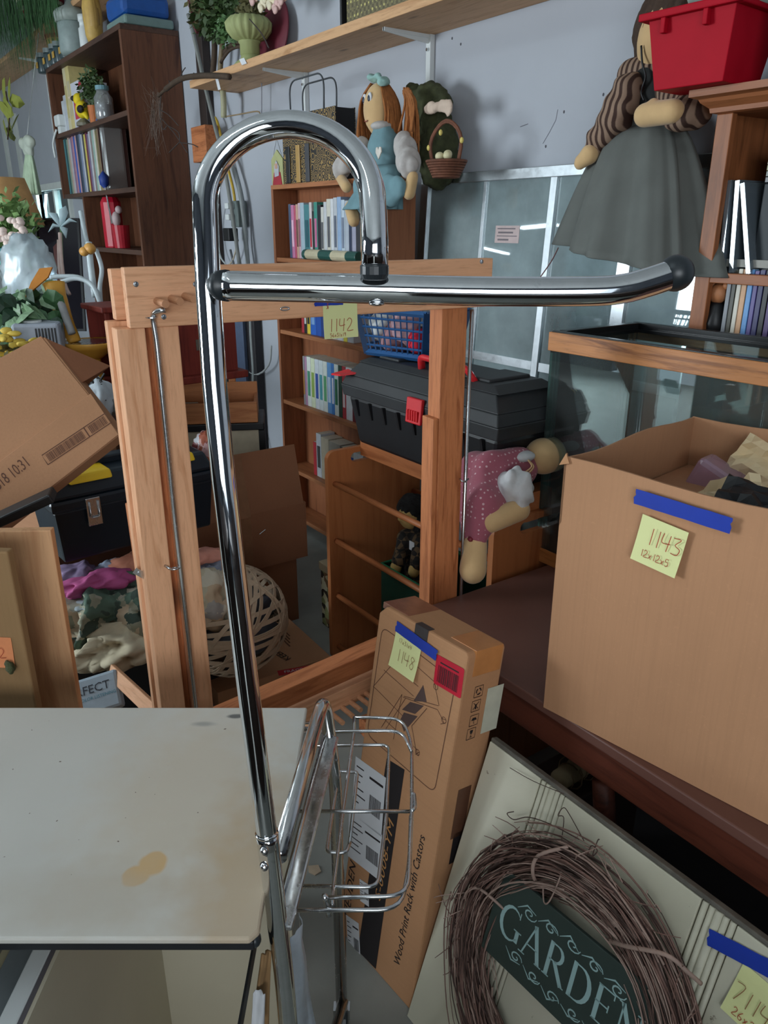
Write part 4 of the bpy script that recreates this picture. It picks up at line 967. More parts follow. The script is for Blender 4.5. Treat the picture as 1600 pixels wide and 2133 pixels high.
wire(((676, 1866), (679, 1874), (686, 1908)), [.672, .66, .64], r=.0042)
# white open carton standing under the top, slats beside it
ux0, ux1, uy0, uy1 = -.425, -.172, .50, 1.075
M_['beige'] = plain('beige_carton', srgb(202, 194, 172), .75, .07, 3)
ub = thing('white_bin', 'off-white folded panel carton standing open-fronted under the cart top', 'bin', (0,0,0), M=Mc @ T(-.3, .8, 0))
for b in ((ux0, ux0+.005, uy0, uy1), (ux0+.005, ux1-.0, uy1-.005, uy1)):
    mk('side_wall', MB().box(*b, .004, .62, Mc), M_['beige'], ub)
mk('bottom', MB().box(ux0, ux1, uy0, uy1, 0, .004, Mc), M_['beige'], ub)
mk('rim_strip', MB().box(ux0-.030, ux0-.006, uy0, uy1, .60, .622, Mc), M_['white'], ub, bev=.002)
mk('rim_seam', MB().box(ux0-.006, ux0, uy0, uy1, .60, .621, Mc), C('seam', 96, 92, 96), ub)
mk('rim_seam', MB().box(ux1, ux1+.003, uy0, uy1, .60, .621, Mc), M_['darkmetal'], ub)
sl_ = thing('slatted_rack', 'grey and tan flat slats stacked beside the white bin under the cart', 'rack', (0,0,0), M=Mc @ T(-.55, .8, 0))
xx = ux0 - .035
for i, (wd, c) in enumerate(((.042, (120, 128, 132)), (.014, (172, 164, 134)), (.02, (122, 122, 112)), (.04, (112, 118, 120)), (.012, (96, 90, 70)))):
    mk('slat', MB().box(xx-wd, xx-.001, .63, uy1, .575 - i*.006, .59 - i*.006, Mc), C('slat%d' % i, *c), sl_, bev=.002); xx -= wd
mk('slat_support', MB().box(ux0-.17, ux0-.04, .66, .69, 0, .55, Mc).box(ux0-.17, ux0-.04, 1.0, 1.03, 0, .55, Mc), M_['darkmetal'], sl_)
# torn corrugated scrap and hanging white sheet between bin and leg
def pxsheet(nm, pts, th, mat, label, cat, seed=0, amp=.006, n=8, **k):
    """thin wavy sheet through four corner points (a,b,c,d)"""
    a, b, c, d = pts; mb = MB()
    nr = (b-a).cross(d-a).normalized()
    mb.grid(lambda u, v: (a*(1-u)+b*u)*(1-v) + (d*(1-u)+c*u)*v + nr*(amp*sin(u*5+seed+v*2) + amp*noise.noise(Vector((u*4+seed, v*4, seed)))), n, n)
    return mk(nm, mb, mat, None, smooth=True, solid=th, label=label, cat=cat, **k)
pxsheet('plastic_sheet', (Pd(612, 1955, 1.10), Pd(628, 1900, 1.14), Pd(668, 2170, 1.36), Pd(600, 2180, 1.30)), .001, C('bluewhite', 206, 218, 230, .4), 'bluish white plastic sheet hanging behind the lower cart pole', 'sheet', 2)
pxsheet('cardboard_scrap', (Pd(545, 1985, .98), Pd(566, 1985, .99), Pd(556, 2170, 1.10), Pd(520, 2170, 1.08)), .004, M_['carddull'], 'torn grey-brown cardboard strip beside the lower cart pole', 'cardboard', 4, .003)
pxsheet('torn_paper', (Pd(528, 2068, 1.00), Pd(553, 2064, 1.0), Pd(550, 2150, 1.03), Pd(522, 2150, 1.02)), .001, M_['paper'], 'small torn white paper piece by the cart pole foot', 'paper', 6, .004)
# ================================================================ middle of the room
# ---------------------------------------------------------------- dowel rack with orange end panels
r_ = thing('dowel_rack', 'orange wooden rack of dowels between two end panels under the black toolbox', 'rack', (-1.71, 1.46, 0))
KX0, KX1, KY0, KY1, KH = -2.12, -1.30, 1.268, 1.66, .795
def slotted_panel(x):
    mb = MB(); n = 5; W, H, R = KY1-KY0, KH, .03
    out = []; inn = []; cy, cz, sw, sh = .155, H-.034, .062, .016
    for (ox, oy, ix, iy, a0) in ((W-R, R, cy+sw-sh, cz, -pi/2), (W-R, H-R, cy+sw-sh, cz, 0), (R, H-R, cy-sw+sh, cz, pi/2), (R, R, cy-sw+sh, cz, pi)):
        for i in range(n+1):
            a = a0 + pi/2*i/n; out.append((ox+R*cos(a), oy+R*sin(a))); inn.append((ix+sh*cos(a), iy+sh*sin(a)))
    m = len(out); V = []
    for xx in (x, x+.019):
        V += [(xx, KY0+a, b) for a, b in out] + [(xx, KY0+a, b) for a, b in inn]
    F = []
    for i in range(m):
        j = (i+1) % m
        F += [(i, j, m+j, m+i), (2*m+i, 3*m+i, 3*m+j, 2*m+j), (i, 2*m+i, 2*m+j, j), (m+i, m+j, 3*m+j, 3*m+i)]
    mb.add(V, F); return mb
mk('end_panel', slotted_panel(KX0), M_['rackwoodZ'], r_); mk('end_panel', slotted_panel(KX1-.019), M_['rackwoodZ'], r_)
for py_, px_ in ((1005, 688), (1125, 695), (1240, 700), (1350, 708)):
    z = Py(px_, py_, 1.29).z; mk('dowel', MB().tube([(KX0+.019, 1.295, z), (KX1-.019, 1.295, z)], .0095, 10), M_['rackwood'], r_, smooth=True)
for py_, px_ in ((985, 770), (1100, 775), (1205, 782)):
    z = Py(px_, py_, 1.62).z; mk('dowel', MB().tube([(KX0+.019, 1.63, z), (KX1-.019, 1.63, z)], .0095, 10), M_['rackwood'], r_, smooth=True)
mk('rest_board', MB().box(KX0+.019, KX1-.019, 1.40, 1.60, KH-.03, .8445), M_['rackwood'], r_)
# ---------------------------------------------------------------- black toolbox with red latches
bx0, bx1, by0, by1, bz0 = -2.02, -1.33, 1.29, 1.56, .846
tbx = thing('toolbox', 'large black toolbox with red latches and red handle on the dowel rack', 'toolbox', (-1.67, 1.43, bz0))
BK = plain('toolbox_black', srgb(20, 21, 24), .42, .15, 30); BKs = plain('toolbox_lid_grey', srgb(38, 40, 42), .5, .2, 14); RED = plain('latch_red', srgb(214, 36, 44), .4, .06)
zl = 1.0
mk('body', MB().hexa([(bx0+.03, by0+.03, bz0), (bx1-.03, by0+.03, bz0), (bx1-.03, by1-.03, bz0), (bx0+.03, by1-.03, bz0), (bx0+.006, by0+.008, zl), (bx1-.006, by0+.008, zl), (bx1-.006, by1-.008, zl), (bx0+.006, by1-.008, zl)]), BK, tbx, bev=.012)
for i in range(9):
    x = bx0 + .05 + i*.072; mk('rib', MB().hexa([(x, by0+.012, zl-.06), (x+.008, by0+.012, zl-.06), (x+.008, by0+.03, zl-.06), (x, by0+.03, zl-.06), (x, by0+.0, zl-.008), (x+.008, by0+.0, zl-.008), (x+.008, by0+.03, zl-.008), (x, by0+.03, zl-.008)]), BK, tbx)
lid = MB(); prof = [(-.004, 0), (-.008, .035), (.004, .065), (.03, .105), (.05, .122)]
for i in range(len(prof)-1):
    (a, z0), (b, z1) = prof[i], prof[i+1]; z0 += zl; z1 += zl
    lid.hexa([(bx0+a, by0+a, z0), (bx1-a, by0+a, z0), (bx1-a, by1-a, z0), (bx0+a, by1-a, z0), (bx0+b*1.4, by0+b, z1), (bx1-b*1.4, by0+b, z1), (bx1-b*1.4, by1-b, z1), (bx0+b*1.4, by1-b, z1)])
mk('lid', lid, BKs, tbx, bev=.003)
for x in (bx0+.10, bx1-.20): mk('lid_ridge', MB().box(x, x+.10, by0+.06, by1-.06, zl+.118, zl+.130), BKs, tbx, bev=.008)
zt = zl+.122
hp = [(-1.82, 1.41, zt-.002), (-1.80, 1.40, zt+.045), (-1.66, 1.40, zt+.048), (-1.58, 1.40, zt+.045), (-1.56, 1.41, zt-.002)]
ha = Py(872, 785, 1.33); 
mk('handle', MB().tube(bez_round([(ha.x-.01, 1.35, zt-.01), (ha.x+.01, 1.33, zt+.035), (ha.x+.20, 1.33, zt+.030), (ha.x+.22, 1.35, zt-.01)], .015), .011, 10, flat=.8), RED, tbx, smooth=True, label='bright red carry handle')
def latch(px, py, nm='latch'):
    p = Py(px, py, by0-.004); m = T(p.x, by0-.009, p.z)
    l = mk(nm, MB().hexa([(-.034, -.012, -.034), (.034, -.012, -.034), (.034, -.003, -.034), (-.034, -.003, -.034), (-.034, -.006, .036), (.034, -.006, .036), (.034, .006, .036), (-.034, .006, .036)], m), RED, tbx, bev=.003, label='bright red latch')
    for i in range(5): mk('latch_rib', MB().box(-.024+i*.0105, -.018+i*.0105, -.015, -.011, -.026, .004, m), RED, l, bev=.001)
latch(869, 856)
p = Py(735, 784, by0)
mk('latch', MB().add([(bx0-.03, by0-.03, p.z-.004), (bx0+.03, by0-.035, p.z+.002), (bx0+.05, by0+.01, p.z+.006), (bx0-.01, by0+.02, p.z+.008), (bx0-.03, by0-.03, p.z+.001), (bx0+.03, by0-.035, p.z+.007), (bx0+.05, by0+.01, p.z+.011), (bx0-.01, by0+.02, p.z+.013)], [(0,3,2,1),(4,5,6,7),(0,1,5,4),(1,2,6,5),(2,3,7,6),(3,0,4,7)]), RED, tbx, label='open bright red latch sticking out')
# ---------------------------------------------------------------- blue plastic basket full of scraps on the toolbox
M_['basketblue'] = plain('basket_blue', srgb(40, 88, 140), .4, .06)
c0 = Pd(764, 738, 2.36); c1 = Pd(884, 733, 2.22); 
zb = zt + .010; c0.z = zb; c1.z = zb
Mbk = frame(c0, (c1-c0), ey=(-(c1-c0).y, (c1-c0).x, 0)); BL = (c1-c0).length; BDp = .17; bh = .135
print('basket', BL, c0, c1)
kb = thing('plastic_basket', 'blue slotted plastic basket of scraps on the black toolbox', 'basket', (0,0,0), M=Mbk)
def basket_face(a, b, n):   # a,b bottom corners; flare outwards
    L = (b-a).length; d = (b-a).normalized(); nr = Vector((d.y, -d.x, 0)); fl_ = .022
    def P(u, v): return a + d*(L*u) + ZV*(bh*v) + nr*(fl_*v) + d*((u-.5)*2*fl_*v)
    mb = MB()
    def bar(u0, v0, u1, v1, w):
        p0, p1 = P(u0, v0), P(u1, v1); mb.tube([p0, p1], w, 4, flat=1)
    for i in range(n+1): bar(i/n, 0, i/n, 1, .0028 if 0 < i < n else .012)
    for v in (.2, .4, .6, .8): bar(0, v, 1, v, .0034)
    for v, w_ in ((0.03, .010), (.97, .009)): bar(0, v, 1, v, w_)
    o = mk('slotted_side', mb, M_['basketblue'], kb, M=Mbk)
V_ = lambda x, y: Vector((x, y, 0))
basket_face(V_(0, 0), V_(BL, 0), 11); basket_face(V_(BL, 0), V_(BL, BDp), 9); basket_face(V_(BL, BDp), V_(0, BDp), 11); basket_face(V_(0, BDp), V_(0, 0), 9)
mk('bottom', MB().box(0, BL, 0, BDp, 0, .004), M_['basketblue'], kb, M=Mbk)
def garment(name, c, r, mat, label, cat='cloth', seed=0, amp=.36, fr=11, n=56, M=None, group=None):
    """crumpled cloth lump: a folded closed surface"""
    mb = MB(); mb.ell((0,0,0), (1,1,1), n, n//2)
    out = []
    for v in mb.v:
        w = Vector(v); q = Vector((w.x*r[0], w.y*r[1], w.z*r[2]))*fr
        d = (1-abs(noise.noise(q*.8 + Vector((seed, seed*2, 0)))*2.4)) * amp + (1-abs(noise.noise(q*1.9 + Vector((seed*3, 1, 0)))*2.6))*amp*.45 + (1-abs(noise.noise(q*4.1 + Vector((1, seed*3, 0)))*2.6))*amp*.18
        w = w*(1 + d - amp*.9); p = Vector((w.x*r[0], w.y*r[1], w.z*r[2]))
        out.append((M.to_3x3() @ p if M else p) + Vector(c))
    mb.v = out; return mk(name, mb, mat, None, smooth=True, label=label, cat=cat, group=group)
for i, (u, v, z, rr_, col_, nm, lb) in enumerate((
    (.30, .35, .06, (.055, .055, .055), (186, 140, 146), 'cloth_scrap', 'dusty pink cloth scrap in the middle of the blue basket'),
    (.75, .3, .045, (.045, .055, .035), (206, 30, 56), 'cloth_scrap', 'red cloth scrap low in the blue basket'),
    (.15, .3, .09, (.045, .055, .06), (206, 208, 206), 'paper_scrap', 'pale grey paper scrap at the left of the blue basket'),
    (.82, .6, .10, (.055, .06, .045), (130, 132, 134), 'cloth_scrap', 'dark grey cloth scrap at the top of the blue basket'),
    (.6, .25, .09, (.055, .055, .055), (190, 150, 156), 'cloth_scrap', 'rose cloth scrap beside the dusty pink one in the blue basket'),
    (.5, .7, .05, (.07, .055, .05), (206, 206, 196), 'cloth_scrap', 'off-white cloth scrap at the back of the blue basket'))):
    garment(nm, Mbk @ Vector((u*BL, v*BDp, z)), rr_, C('scrap%d' % i, *col_, .8), lb, 'scrap', seed=i*3, n=18)
# ---------------------------------------------------------------- black and yellow toolbox on the clothes heap
F0 = Pd(130, 1180, 2.10); phi = radians(40); dx = RT*cos(phi) + FH*sin(phi)
YB = plain('toolbox_navy', srgb(24, 36, 46), .35, .12, 12); YEL = plain('toolbox_yellow', srgb(238, 196, 30), .4, .05)
My = frame((F0.x, F0.y, F0.z), dx, ez=None, ey=(-dx.y, dx.x, 0)); TL_, TD_, TH_ = .47, .21, .25
ty = thing('toolbox', 'black toolbox with yellow lid clips resting on the clothes heap', 'toolbox', (0,0,0), M=My)
mk('body', MB().hexa([(.012, .012, 0), (TL_-.012, .012, 0), (TL_-.012, TD_-.012, 0), (.012, TD_-.012, 0), (0, 0, .155), (TL_, 0, .155), (TL_, TD_, .155), (0, TD_, .155)]), YB, ty, M=My, bev=.008)
mk('lid', MB().hexa([(-.008, -.008, .150), (TL_+.008, -.008, .150), (TL_+.008, TD_+.008, .150), (-.008, TD_+.008, .150), (-.008, -.006, .185), (TL_+.008, -.006, .185), (TL_+.008, TD_+.006, .185), (-.008, TD_+.006, .185)])
   .hexa([(-.008, -.006, .185), (TL_+.008, -.006, .185), (TL_+.008, TD_+.006, .185), (-.008, TD_+.006, .185), (.012, .02, .240), (TL_-.012, .02, .240), (TL_-.012, TD_-.02, .240), (.012, TD_-.02, .240)]), YB, ty, M=My, bev=.01)
for a in (.05, TL_-.17):
    mk('yellow_clip', MB().hexa([(a, -.004, .222), (a+.12, -.004, .222), (a+.12, .02, .222), (a, .02, .222), (a, .012, .244), (a+.12, .012, .244), (a+.12, TD_-.03, .246), (a, TD_-.03, .246)]), YEL, ty, M=My, bev=.006, label='yellow lid compartment clip')
    l = mk('metal_latch', MB().box(a+.032, a+.072, -.014, -.005, .10, .18), M_['steel'], ty, M=My, bev=.002, label='shiny metal latch')
    mk('latch_hook', MB().tube(bez_round([(a+.040, -.017, .17), (a+.040, -.019, .125), (a+.064, -.019, .125), (a+.064, -.017, .17)], .006), .0025, 6), M_['steel'], l, M=My, smooth=True)
mk('handle', MB().box(.13, TL_-.13, TD_*.4, TD_*.6, .236, .262), YB, ty, M=My, bev=.006)
# heap of clothes under it
def heap(px, py, t, r, mat, lb, seed, amp=.40, nm='garment', fr=12): return garment(nm, Pd(px, py, t), r, mat, lb, 'clothes', seed=seed, amp=amp, fr=fr)
crate = thing('storage_tote', 'dark grey plastic tote half hidden under the clothes heap', 'tote', My @ Vector((.24, .12, -F0.z)))
Mct = frame((F0.x, F0.y, 0), dx, ey=(-dx.y, dx.x, 0))
for b in ((.0, .50, .03, .04), (.0, .50, .33, .34), (0, .01, .04, .33), (.49, .50, .04, .33)): mk('side_wall', MB().box(*b, .01, .36), C('tote', 34, 38, 44), crate, M=Mct, bev=.004)
mk('bottom', MB().box(0, .5, .03, .34, 0, .01), C('tote', 34, 38, 44), crate, M=Mct)
FLOR = patches('floral_green', [srgb(90, 112, 98), srgb(168, 164, 148), srgb(196, 176, 150), srgb(70, 84, 76), srgb(150, 150, 130)], 26)
FLO2 = patches('floral_cream', [srgb(206, 196, 170), srgb(196, 186, 160), srgb(172, 166, 160), srgb(214, 206, 186), srgb(204, 180, 150)], 22)
heap(262, 1330, 2.12, (.13, .16, .055), C('creamcloth', 206, 194, 166, .9), 'cream gathered sheet hanging at the bottom of the clothes heap', 11, .35, fr=14)
heap(235, 1262, 2.18, (.15, .18, .085), FLOR, 'green and cream floral cloth in the middle of the clothes heap', 12)
heap(420, 1250, 2.32, (.10, .12, .09), FLO2, 'cream floral cloth at the right end of the clothes heap', 13)
heap(200, 1212, 2.14, (.07, .10, .026), C('magenta', 186, 84, 140, .8), 'magenta cloth squeezed under the black and yellow toolbox', 14, .4)
heap(165, 1200, 2.2, (.07, .08, .03), C('lilac', 150, 130, 166, .8), 'lilac cloth at the left end under the toolbox', 15, .4)
heap(285, 1188, 2.24, (.07, .08, .045), C('peach', 222, 148, 120, .8), 'peach cloth under the middle of the toolbox', 16, .3)
heap(225, 1186, 2.24, (.06, .07, .030), C('paleblue', 176, 190, 214, .8), 'pale blue cloth between the magenta and peach ones', 17, .4)
heap(425, 1160, 2.34, (.05, .08, .025), C('coral', 218, 150, 132, .8), 'coral cloth under the right end of the toolbox', 18, .3)
heap(175, 1240, 2.15, (.10, .07, .022), C('palegrey', 178, 190, 196, .8), 'pale grey frilled cloth below the magenta one', 19, .5)
heap(160, 1330, 2.2, (.07, .08, .05), C('crochet', 150, 132, 112, .9), 'beige crocheted cloth at the lower left of the clothes heap', 20, .5, fr=24)
heap(440, 1195, 2.35, (.06, .07, .05), C('bluegrey', 134, 142, 160, .8), 'blue-grey cloth at the right of the clothes heap', 21, .4)
heap(150, 1290, 2.25, (.06, .08, .06), C('plumdark', 74, 44, 62, .8), 'dark plum cloth behind the wooden board', 22, .4)
# pack with lettering, lath
Mpk = frame(Pd(158, 1500, 1.86), (RT*.92 + UP*.28 + FW*.1), ey=(UP*.9 - RT*.3 + FH*.45))
pk = mk('paper_pack', MB().box(0, .115, 0, .095, -.03, 0), C('packblue', 172, 190, 204, .5), None, M=Mpk, bev=.008, label='pale blue pack lettered PERFECT below the clothes heap', cat='package')
lettering('PERFECT', .030, Mpk @ T(-.022, .052, 0), C('packink', 44, 50, 62), pk); lettering('COLOR LISTENING', .011, Mpk @ T(.012, .036, 0), C('packteal', 70, 140, 160), pk)
La = Pd(232, 1398, 1.95); Lb_ = Pd(330, 1490, 1.70)
mk('wooden_lath', MB().box(0, (Lb_-La).length, -.018, .018, -.006, .006), M_['pineX'], None, M=frame(La, Lb_-La, ez=-FW), bev=.002, label='pale wooden lath slanting down below the clothes heap', cat='lath')
# ---------------------------------------------------------------- wicker ball
bc0 = Pd(482, 1290, 2.42); RB = .175
wb_ = thing('wicker_ball', 'pale woven wicker ball beside the chrome pole', 'basket', (bc0.x, bc0.y, bc0.z-RB))
bc0 = Vector(bc0)
CAN = plain('cane', srgb(196, 172, 146), .7, .15, 20); rng = random.Random(5)
band = MB()
N = 40
for i in range(N):
    a0, a1 = 2*pi*i/N, 2*pi*(i+1)/N; w2 = .0068; 
    band.hexa([(RB*cos(a0), RB*sin(a0), -w2), ((RB+.003)*cos(a0), (RB+.003)*sin(a0), -w2), ((RB+.003)*cos(a1), (RB+.003)*sin(a1), -w2), (RB*cos(a1), RB*sin(a1), -w2), (RB*cos(a0), RB*sin(a0), w2), ((RB+.003)*cos(a0), (RB+.003)*sin(a0), w2), ((RB+.003)*cos(a1), (RB+.003)*sin(a1), w2), (RB*cos(a1), RB*sin(a1), w2)])
first = None
for i in range(30):
    R_ = Matrix.Rotation(rng.choice((.35, 1.2, 1.9, .8)) + rng.uniform(-.2, .2), 4, 'X') @ Matrix.Rotation(rng.uniform(0, 3.14), 4, 'Y') if i % 3 else Matrix.Rotation(rng.uniform(-.5, .5), 4, 'Y')
    off = Vector((0, 0, rng.uniform(-.06, .06))); sc = sqrt(1-(off.z/RB)**2)
    Mx_ = T(*bc0) @ R_ @ T(*off) @ Matrix.Diagonal((sc, sc, 1, 1))
    if first is None: first = mk('cane_strip', band, CAN, wb_, M=Mx_)
    else: dupe(first, Mx_, wb_)
garment('crumpled_cloth', bc0, (.13, .13, .12), C('ballgrey', 112, 116, 126, .8), 'grey crumpled cloth stuffed inside the wicker ball', seed=3, amp=.4, n=26)
# ---------------------------------------------------------------- cartons on the floor behind the rack
def carton(label, x0, x1, y0, y1, z0, z1, mat, rot=0, flaps=None, name='cardboard_box', ztop_open=True):
    M = T((x0+x1)/2, (y0+y1)/2, z0) @ RZ(rot); a, b, h = (x1-x0)/2, (y1-y0)/2, z1-z0
    r = thing(name, label, 'box', (0,0,0), M=M)
    for q in ((-a, a, -b, -b+.005), (-a, a, b-.005, b), (-a, -a+.005, -b+.005, b-.005), (a-.005, a, -b+.005, b-.005)): mk('side_wall', MB().box(*q, .004, h), M_[mat], r, M=M, bev=.001)
    mk('bottom', MB().box(-a, a, -b, b, 0, .004), M_[mat], r, M=M)
    return r, M, a, b, h
r, M, a, b, h = carton('dark brown carton on the floor below the open brown carton', -2.70, -2.46, .92, 1.33, 0, .275, 'carddk'); mk('top_flap', MB().box(-a, a, -b, b, h, h+.004), M_['carddk'], r, M=M)
r, M, a, b, h = carton('open brown carton with a raised flap before the bookcase', -2.72, -2.43, .86, 1.365, .28, .505, 'carddk')
tp = C('packtape', 140, 100, 74, .25)
Mfl = M @ T(a, 0, h) @ Matrix.Rotation(radians(-14), 4, 'Y')
f_ = mk('raised_flap', MB().box(-.004, 0, -b, b-.01, 0, .225), M_['carddk'], r, M=Mfl); mk('clear_tape', MB().box(.0002, .0008, -.10, .02, -.01, .225), tp, f_, M=Mfl)
mk('clear_tape', MB().box(a+.0002, a+.0008, -.10, .02, 0, h), tp, r, M=M)
mk('staple', MB().tube([(a+.001, .05, h*.62), (a+.002, .075, h*.68)], .0015, 5), M_['steel'], r, M=M)
# flat printed carton on the floor
fa, fb, fc, fd = Pz(560, 1300, .03), Pz(700, 1400, .03), Pz(560, 1500, .03), Pz(430, 1400, .03)
Mfb = frame(Pz(690, 1405, 0), (Pz(600, 1320, 0) - Pz(690, 1405, 0)), ez=(0,0,1))
fb_ = thing('flat_printed_carton', 'flat brown carton printed KEEP on the floor beside the wicker ball', 'box', (0,0,0), M=Mfb)
mk('carton', MB().box(0, .50, 0, .42, .002, .075), M_['card'], fb_, M=Mfb, bev=.002)
def fpx(px, py): v = ppx(Mfb @ T(0,0,.076), px, py); return v
k0 = fpx(602, 1378); k1 = fpx(572, 1352); 
Mk2 = Mfb @ T(0, 0, .076)
v0 = fpx(608, 1372); v1 = fpx(575, 1352); lettering('KEEP', .036, Mk2 @ T(v0.x, v0.y, 0) @ RZ(atan2(v1.y-v0.y, v1.x-v0.x)), M_['ink'], fb_)
v0 = fpx(592, 1402); v1 = fpx(650, 1392); Mt = Mk2 @ T(v0.x, v0.y, 0) @ RZ(atan2(v1.y-v0.y, v1.x-v0.x))
ft = mk('red_tape', MB().box(-.02, .16, -.012, .02, .0004, .001), C('tapered', 186, 36, 46, .4), fb_, M=Mt); lettering('FRAGILE', .022, Mt @ T(.0, -.004, .0008), M_['paper'], ft)
for i in range(4):
    v0 = fpx(600, 1320+i*7); mk('print_line', MB().box(v0.x-.02, v0.x+.03, v0.y, v0.y+.004, .0765, .077), M_['inkbrown'], fb_, M=Mfb)
# patterned gift box near the rack
g0 = Pz(648, 1345, 0); PAT = patches('leaf_print', [srgb(196, 186, 150), srgb(58, 48, 40), srgb(140, 142, 96), srgb(120, 92, 66), srgb(206, 200, 170)], 34, warp=.3)
gb = thing('patterned_box', 'tall leaf-patterned box standing behind the dowel rack panel', 'box', (-2.30, 1.40, 0))
mk('body', MB().box(-2.37, -2.19, 1.385, 1.56, 0, .24), PAT, gb, bev=.004); mk('lid', MB().box(-2.375, -2.185, 1.38, 1.565, .2405, .275), plain('lidcream', srgb(176, 160, 130), .7), gb, bev=.004)
# ---------------------------------------------------------------- green bin with a small plaid doll inside the rack
GRN = plain('bin_green', srgb(22, 116, 76), .4, .06); zg = .455
gx0, gx1, gy0, gy1 = -1.88, -1.54, 1.33, 1.60
gbn = thing('green_bin', 'green plastic bin inside the dowel rack under the toolbox', 'bin', (-1.79, 1.47, .18))
for q in ((gx0, gx1, gy0, gy0+.004), (gx0, gx1, gy1-.004, gy1), (gx0, gx0+.004, gy0+.004, gy1-.004), (gx1-.004, gx1, gy0+.004, gy1-.004)): mk('side_wall', MB().box(*q, .264, zg), M_['tank'] if False else C('greendark', 20, 60, 48, .4), gbn)
mk('rim', MB().tube([(gx0, gy0, zg), (gx1, gy0, zg), (gx1, gy1, zg), (gx0, gy1, zg)], .008, 8, closed=True), GRN, gbn, smooth=True, label='bright green rolled rim')
mk('bottom', MB().box(gx0, gx1, gy0, gy1, .26, .264), GRN, gbn)
pd_ = thing('plaid_doll', 'small dark-haired doll in a black and tan plaid shirt sitting in the green bin', 'doll', (-1.78, 1.45, .19))
PLD = NT('plaid'); w1 = PLD.n('ShaderNodeTexChecker'); w1.inputs['Scale'].default_value = 46; PLD.l(PLD.coord(), w1.inputs['Vector']); w1.inputs[1].default_value = srgb(34, 30, 28); w1.inputs[2].default_value = srgb(112, 88, 60)
w2_ = PLD.n('ShaderNodeTexChecker'); w2_.inputs['Scale'].default_value = 19; PLD.l(PLD.coord(), w2_.inputs['Vector']); w2_.inputs[1].default_value = srgb(24, 24, 26); w2_.inputs[2].default_value = (.6, .6, .6, 1)
PLD.col(PLD.mix(w1.outputs[0], w2_.outputs[0], .8, 'MULTIPLY')).set(rough=.9); PLDm = PLD.m
def capsule(mb, a, b, ra, rb, n=12, k=5):
    a, b = Vector(a), Vector(b); mb.ell(a, (ra,)*3, n, 8); mb.ell(b, (rb,)*3, n, 8)
    mb.tube([a.lerp(b, i/k) for i in range(k+1)], [ra+(rb-ra)*i/k for i in range(k+1)], n); return mb
def body(name, parts, voxel, mat, parent, label=None, disp=None, sm=6):
    mb = MB()
    for p in parts:
        if p[0] == 'e': mb.ell(p[1], p[2], 14, 10)
        else: capsule(mb, p[1], p[2], p[3], p[4])
    vf = blobmesh(mb, voxel, sm, disp); return mk(name, vf, mat, parent, smooth=True, label=label)
hd = Py(855, 1072, 1.44); bd = Py(868, 1140, 1.45)
body('body', [('e', bd, (.055, .05, .075)), ('c', bd + Vector((-.02, -.03, .04)), bd + Vector((.02, -.09, -.02)), .028, .024), ('c', bd + Vector((.05, -.02, .04)), bd + Vector((.09, -.07, -.01)), .028, .024), ('c', bd + Vector((0, 0, -.05)), bd + Vector((.03, -.02, -.12)), .045, .04)], .008, PLDm, pd_, disp=lambda v: .004*fnz(v, 30))
h_ = body('head', [('e', hd, (.042, .042, .05)), ('e', hd + Vector((0, -.042, -.006)), (.01, .012, .01))], .006, C('dollface', 190, 158, 96, .9), pd_, label='tan cloth head')
mk('hair', MB().add(*blobmesh(MB().ell(hd + Vector((-.005, .012, .02)), (.055, .05, .05), 14, 10).ell(hd + Vector((.03, .02, -.02)), (.03, .03, .05)), .008, 3, lambda v: .006*fnz(v, 60))), C('hairblk', 22, 20, 20, .95), h_)
for dxx in (-.018, .014): mk('eye', MB().ell(hd + Vector((dxx, -.040, .008)), (.004, .003, .005), 8, 6), M_['ink'], h_)
for q in ((.02, -.10, -.04), (.09, -.08, -.03)): mk('hand', MB().ell(bd + Vector(q), (.018, .02, .024), 10, 8), C('dollface', 190, 158, 96, .9), pd_, smooth=True)
mk('tag', MB().box(bd.x+.035, bd.x+.06, bd.y-.058, bd.y-.056, bd.z+.02, bd.z+.05), M_['paper'], pd_)
# pale bin behind
mk('grey_board', MB().box(-2.02, -1.62, 1.675, 1.70, .002, .68), C('greypanel', 150, 154, 156), None, bev=.003, label='pale grey board standing behind the dowel rack', cat='board')
# ---------------------------------------------------------------- doll in the pink dotted dress slumped on the rack
DOT = dots('pink_dotted', srgb(158, 88, 102), srgb(206, 172, 176), 80, .2); SL = plain('sleeve_white', srgb(205, 205, 206), .9, .1, 40)
pdl = thing('pink_doll', 'cloth doll in a pink dotted dress slumped on the rack by the aquarium', 'doll', (-1.40, 1.35, KH))
def D_(px, py, t): return Pd(px, py, t)
fold = lambda v: .007*sin(v.x*60+v.z*30+4*fnz(v, 6)) + .005*fnz(v, 22)
body('dress', [('c', D_(1012, 985, 1.93), D_(1075, 972, 1.96), .062, .050), ('c', D_(1008, 990, 1.93), D_(1005, 1060, 1.88), .058, .060), ('c', D_(1003, 1055, 1.87), D_(992, 1122, 1.86), .056, .034)], .007, DOT, pdl, disp=fold)
body('sleeve', [('e', D_(1070, 1012, 1.87), (.045, .045, .045)), ('e', D_(1092, 1040, 1.86), (.030, .030, .026))], .006, SL, pdl, disp=lambda v: .004*sin(v.x*150+v.y*90)+.014*fnz(v, 34), label='white ruffled sleeve')
body('collar', [('e', D_(1090, 950, 1.93), (.03, .035, .014))], .006, SL, pdl, label='white collar')
body('arm', [('c', D_(1082, 1062, 1.86), D_(1022, 1085, 1.84), .028, .030)], .006, M_['cloth_skin'], pdl)
body('leg', [('c', D_(990, 1130, 1.86), D_(985, 1188, 1.85), .030, .034)], .006, M_['cloth_skin'], pdl)
body('head', [('e', D_(1132, 950, 1.98), (.052, .052, .048))], .008, M_['cloth_skin'], pdl)
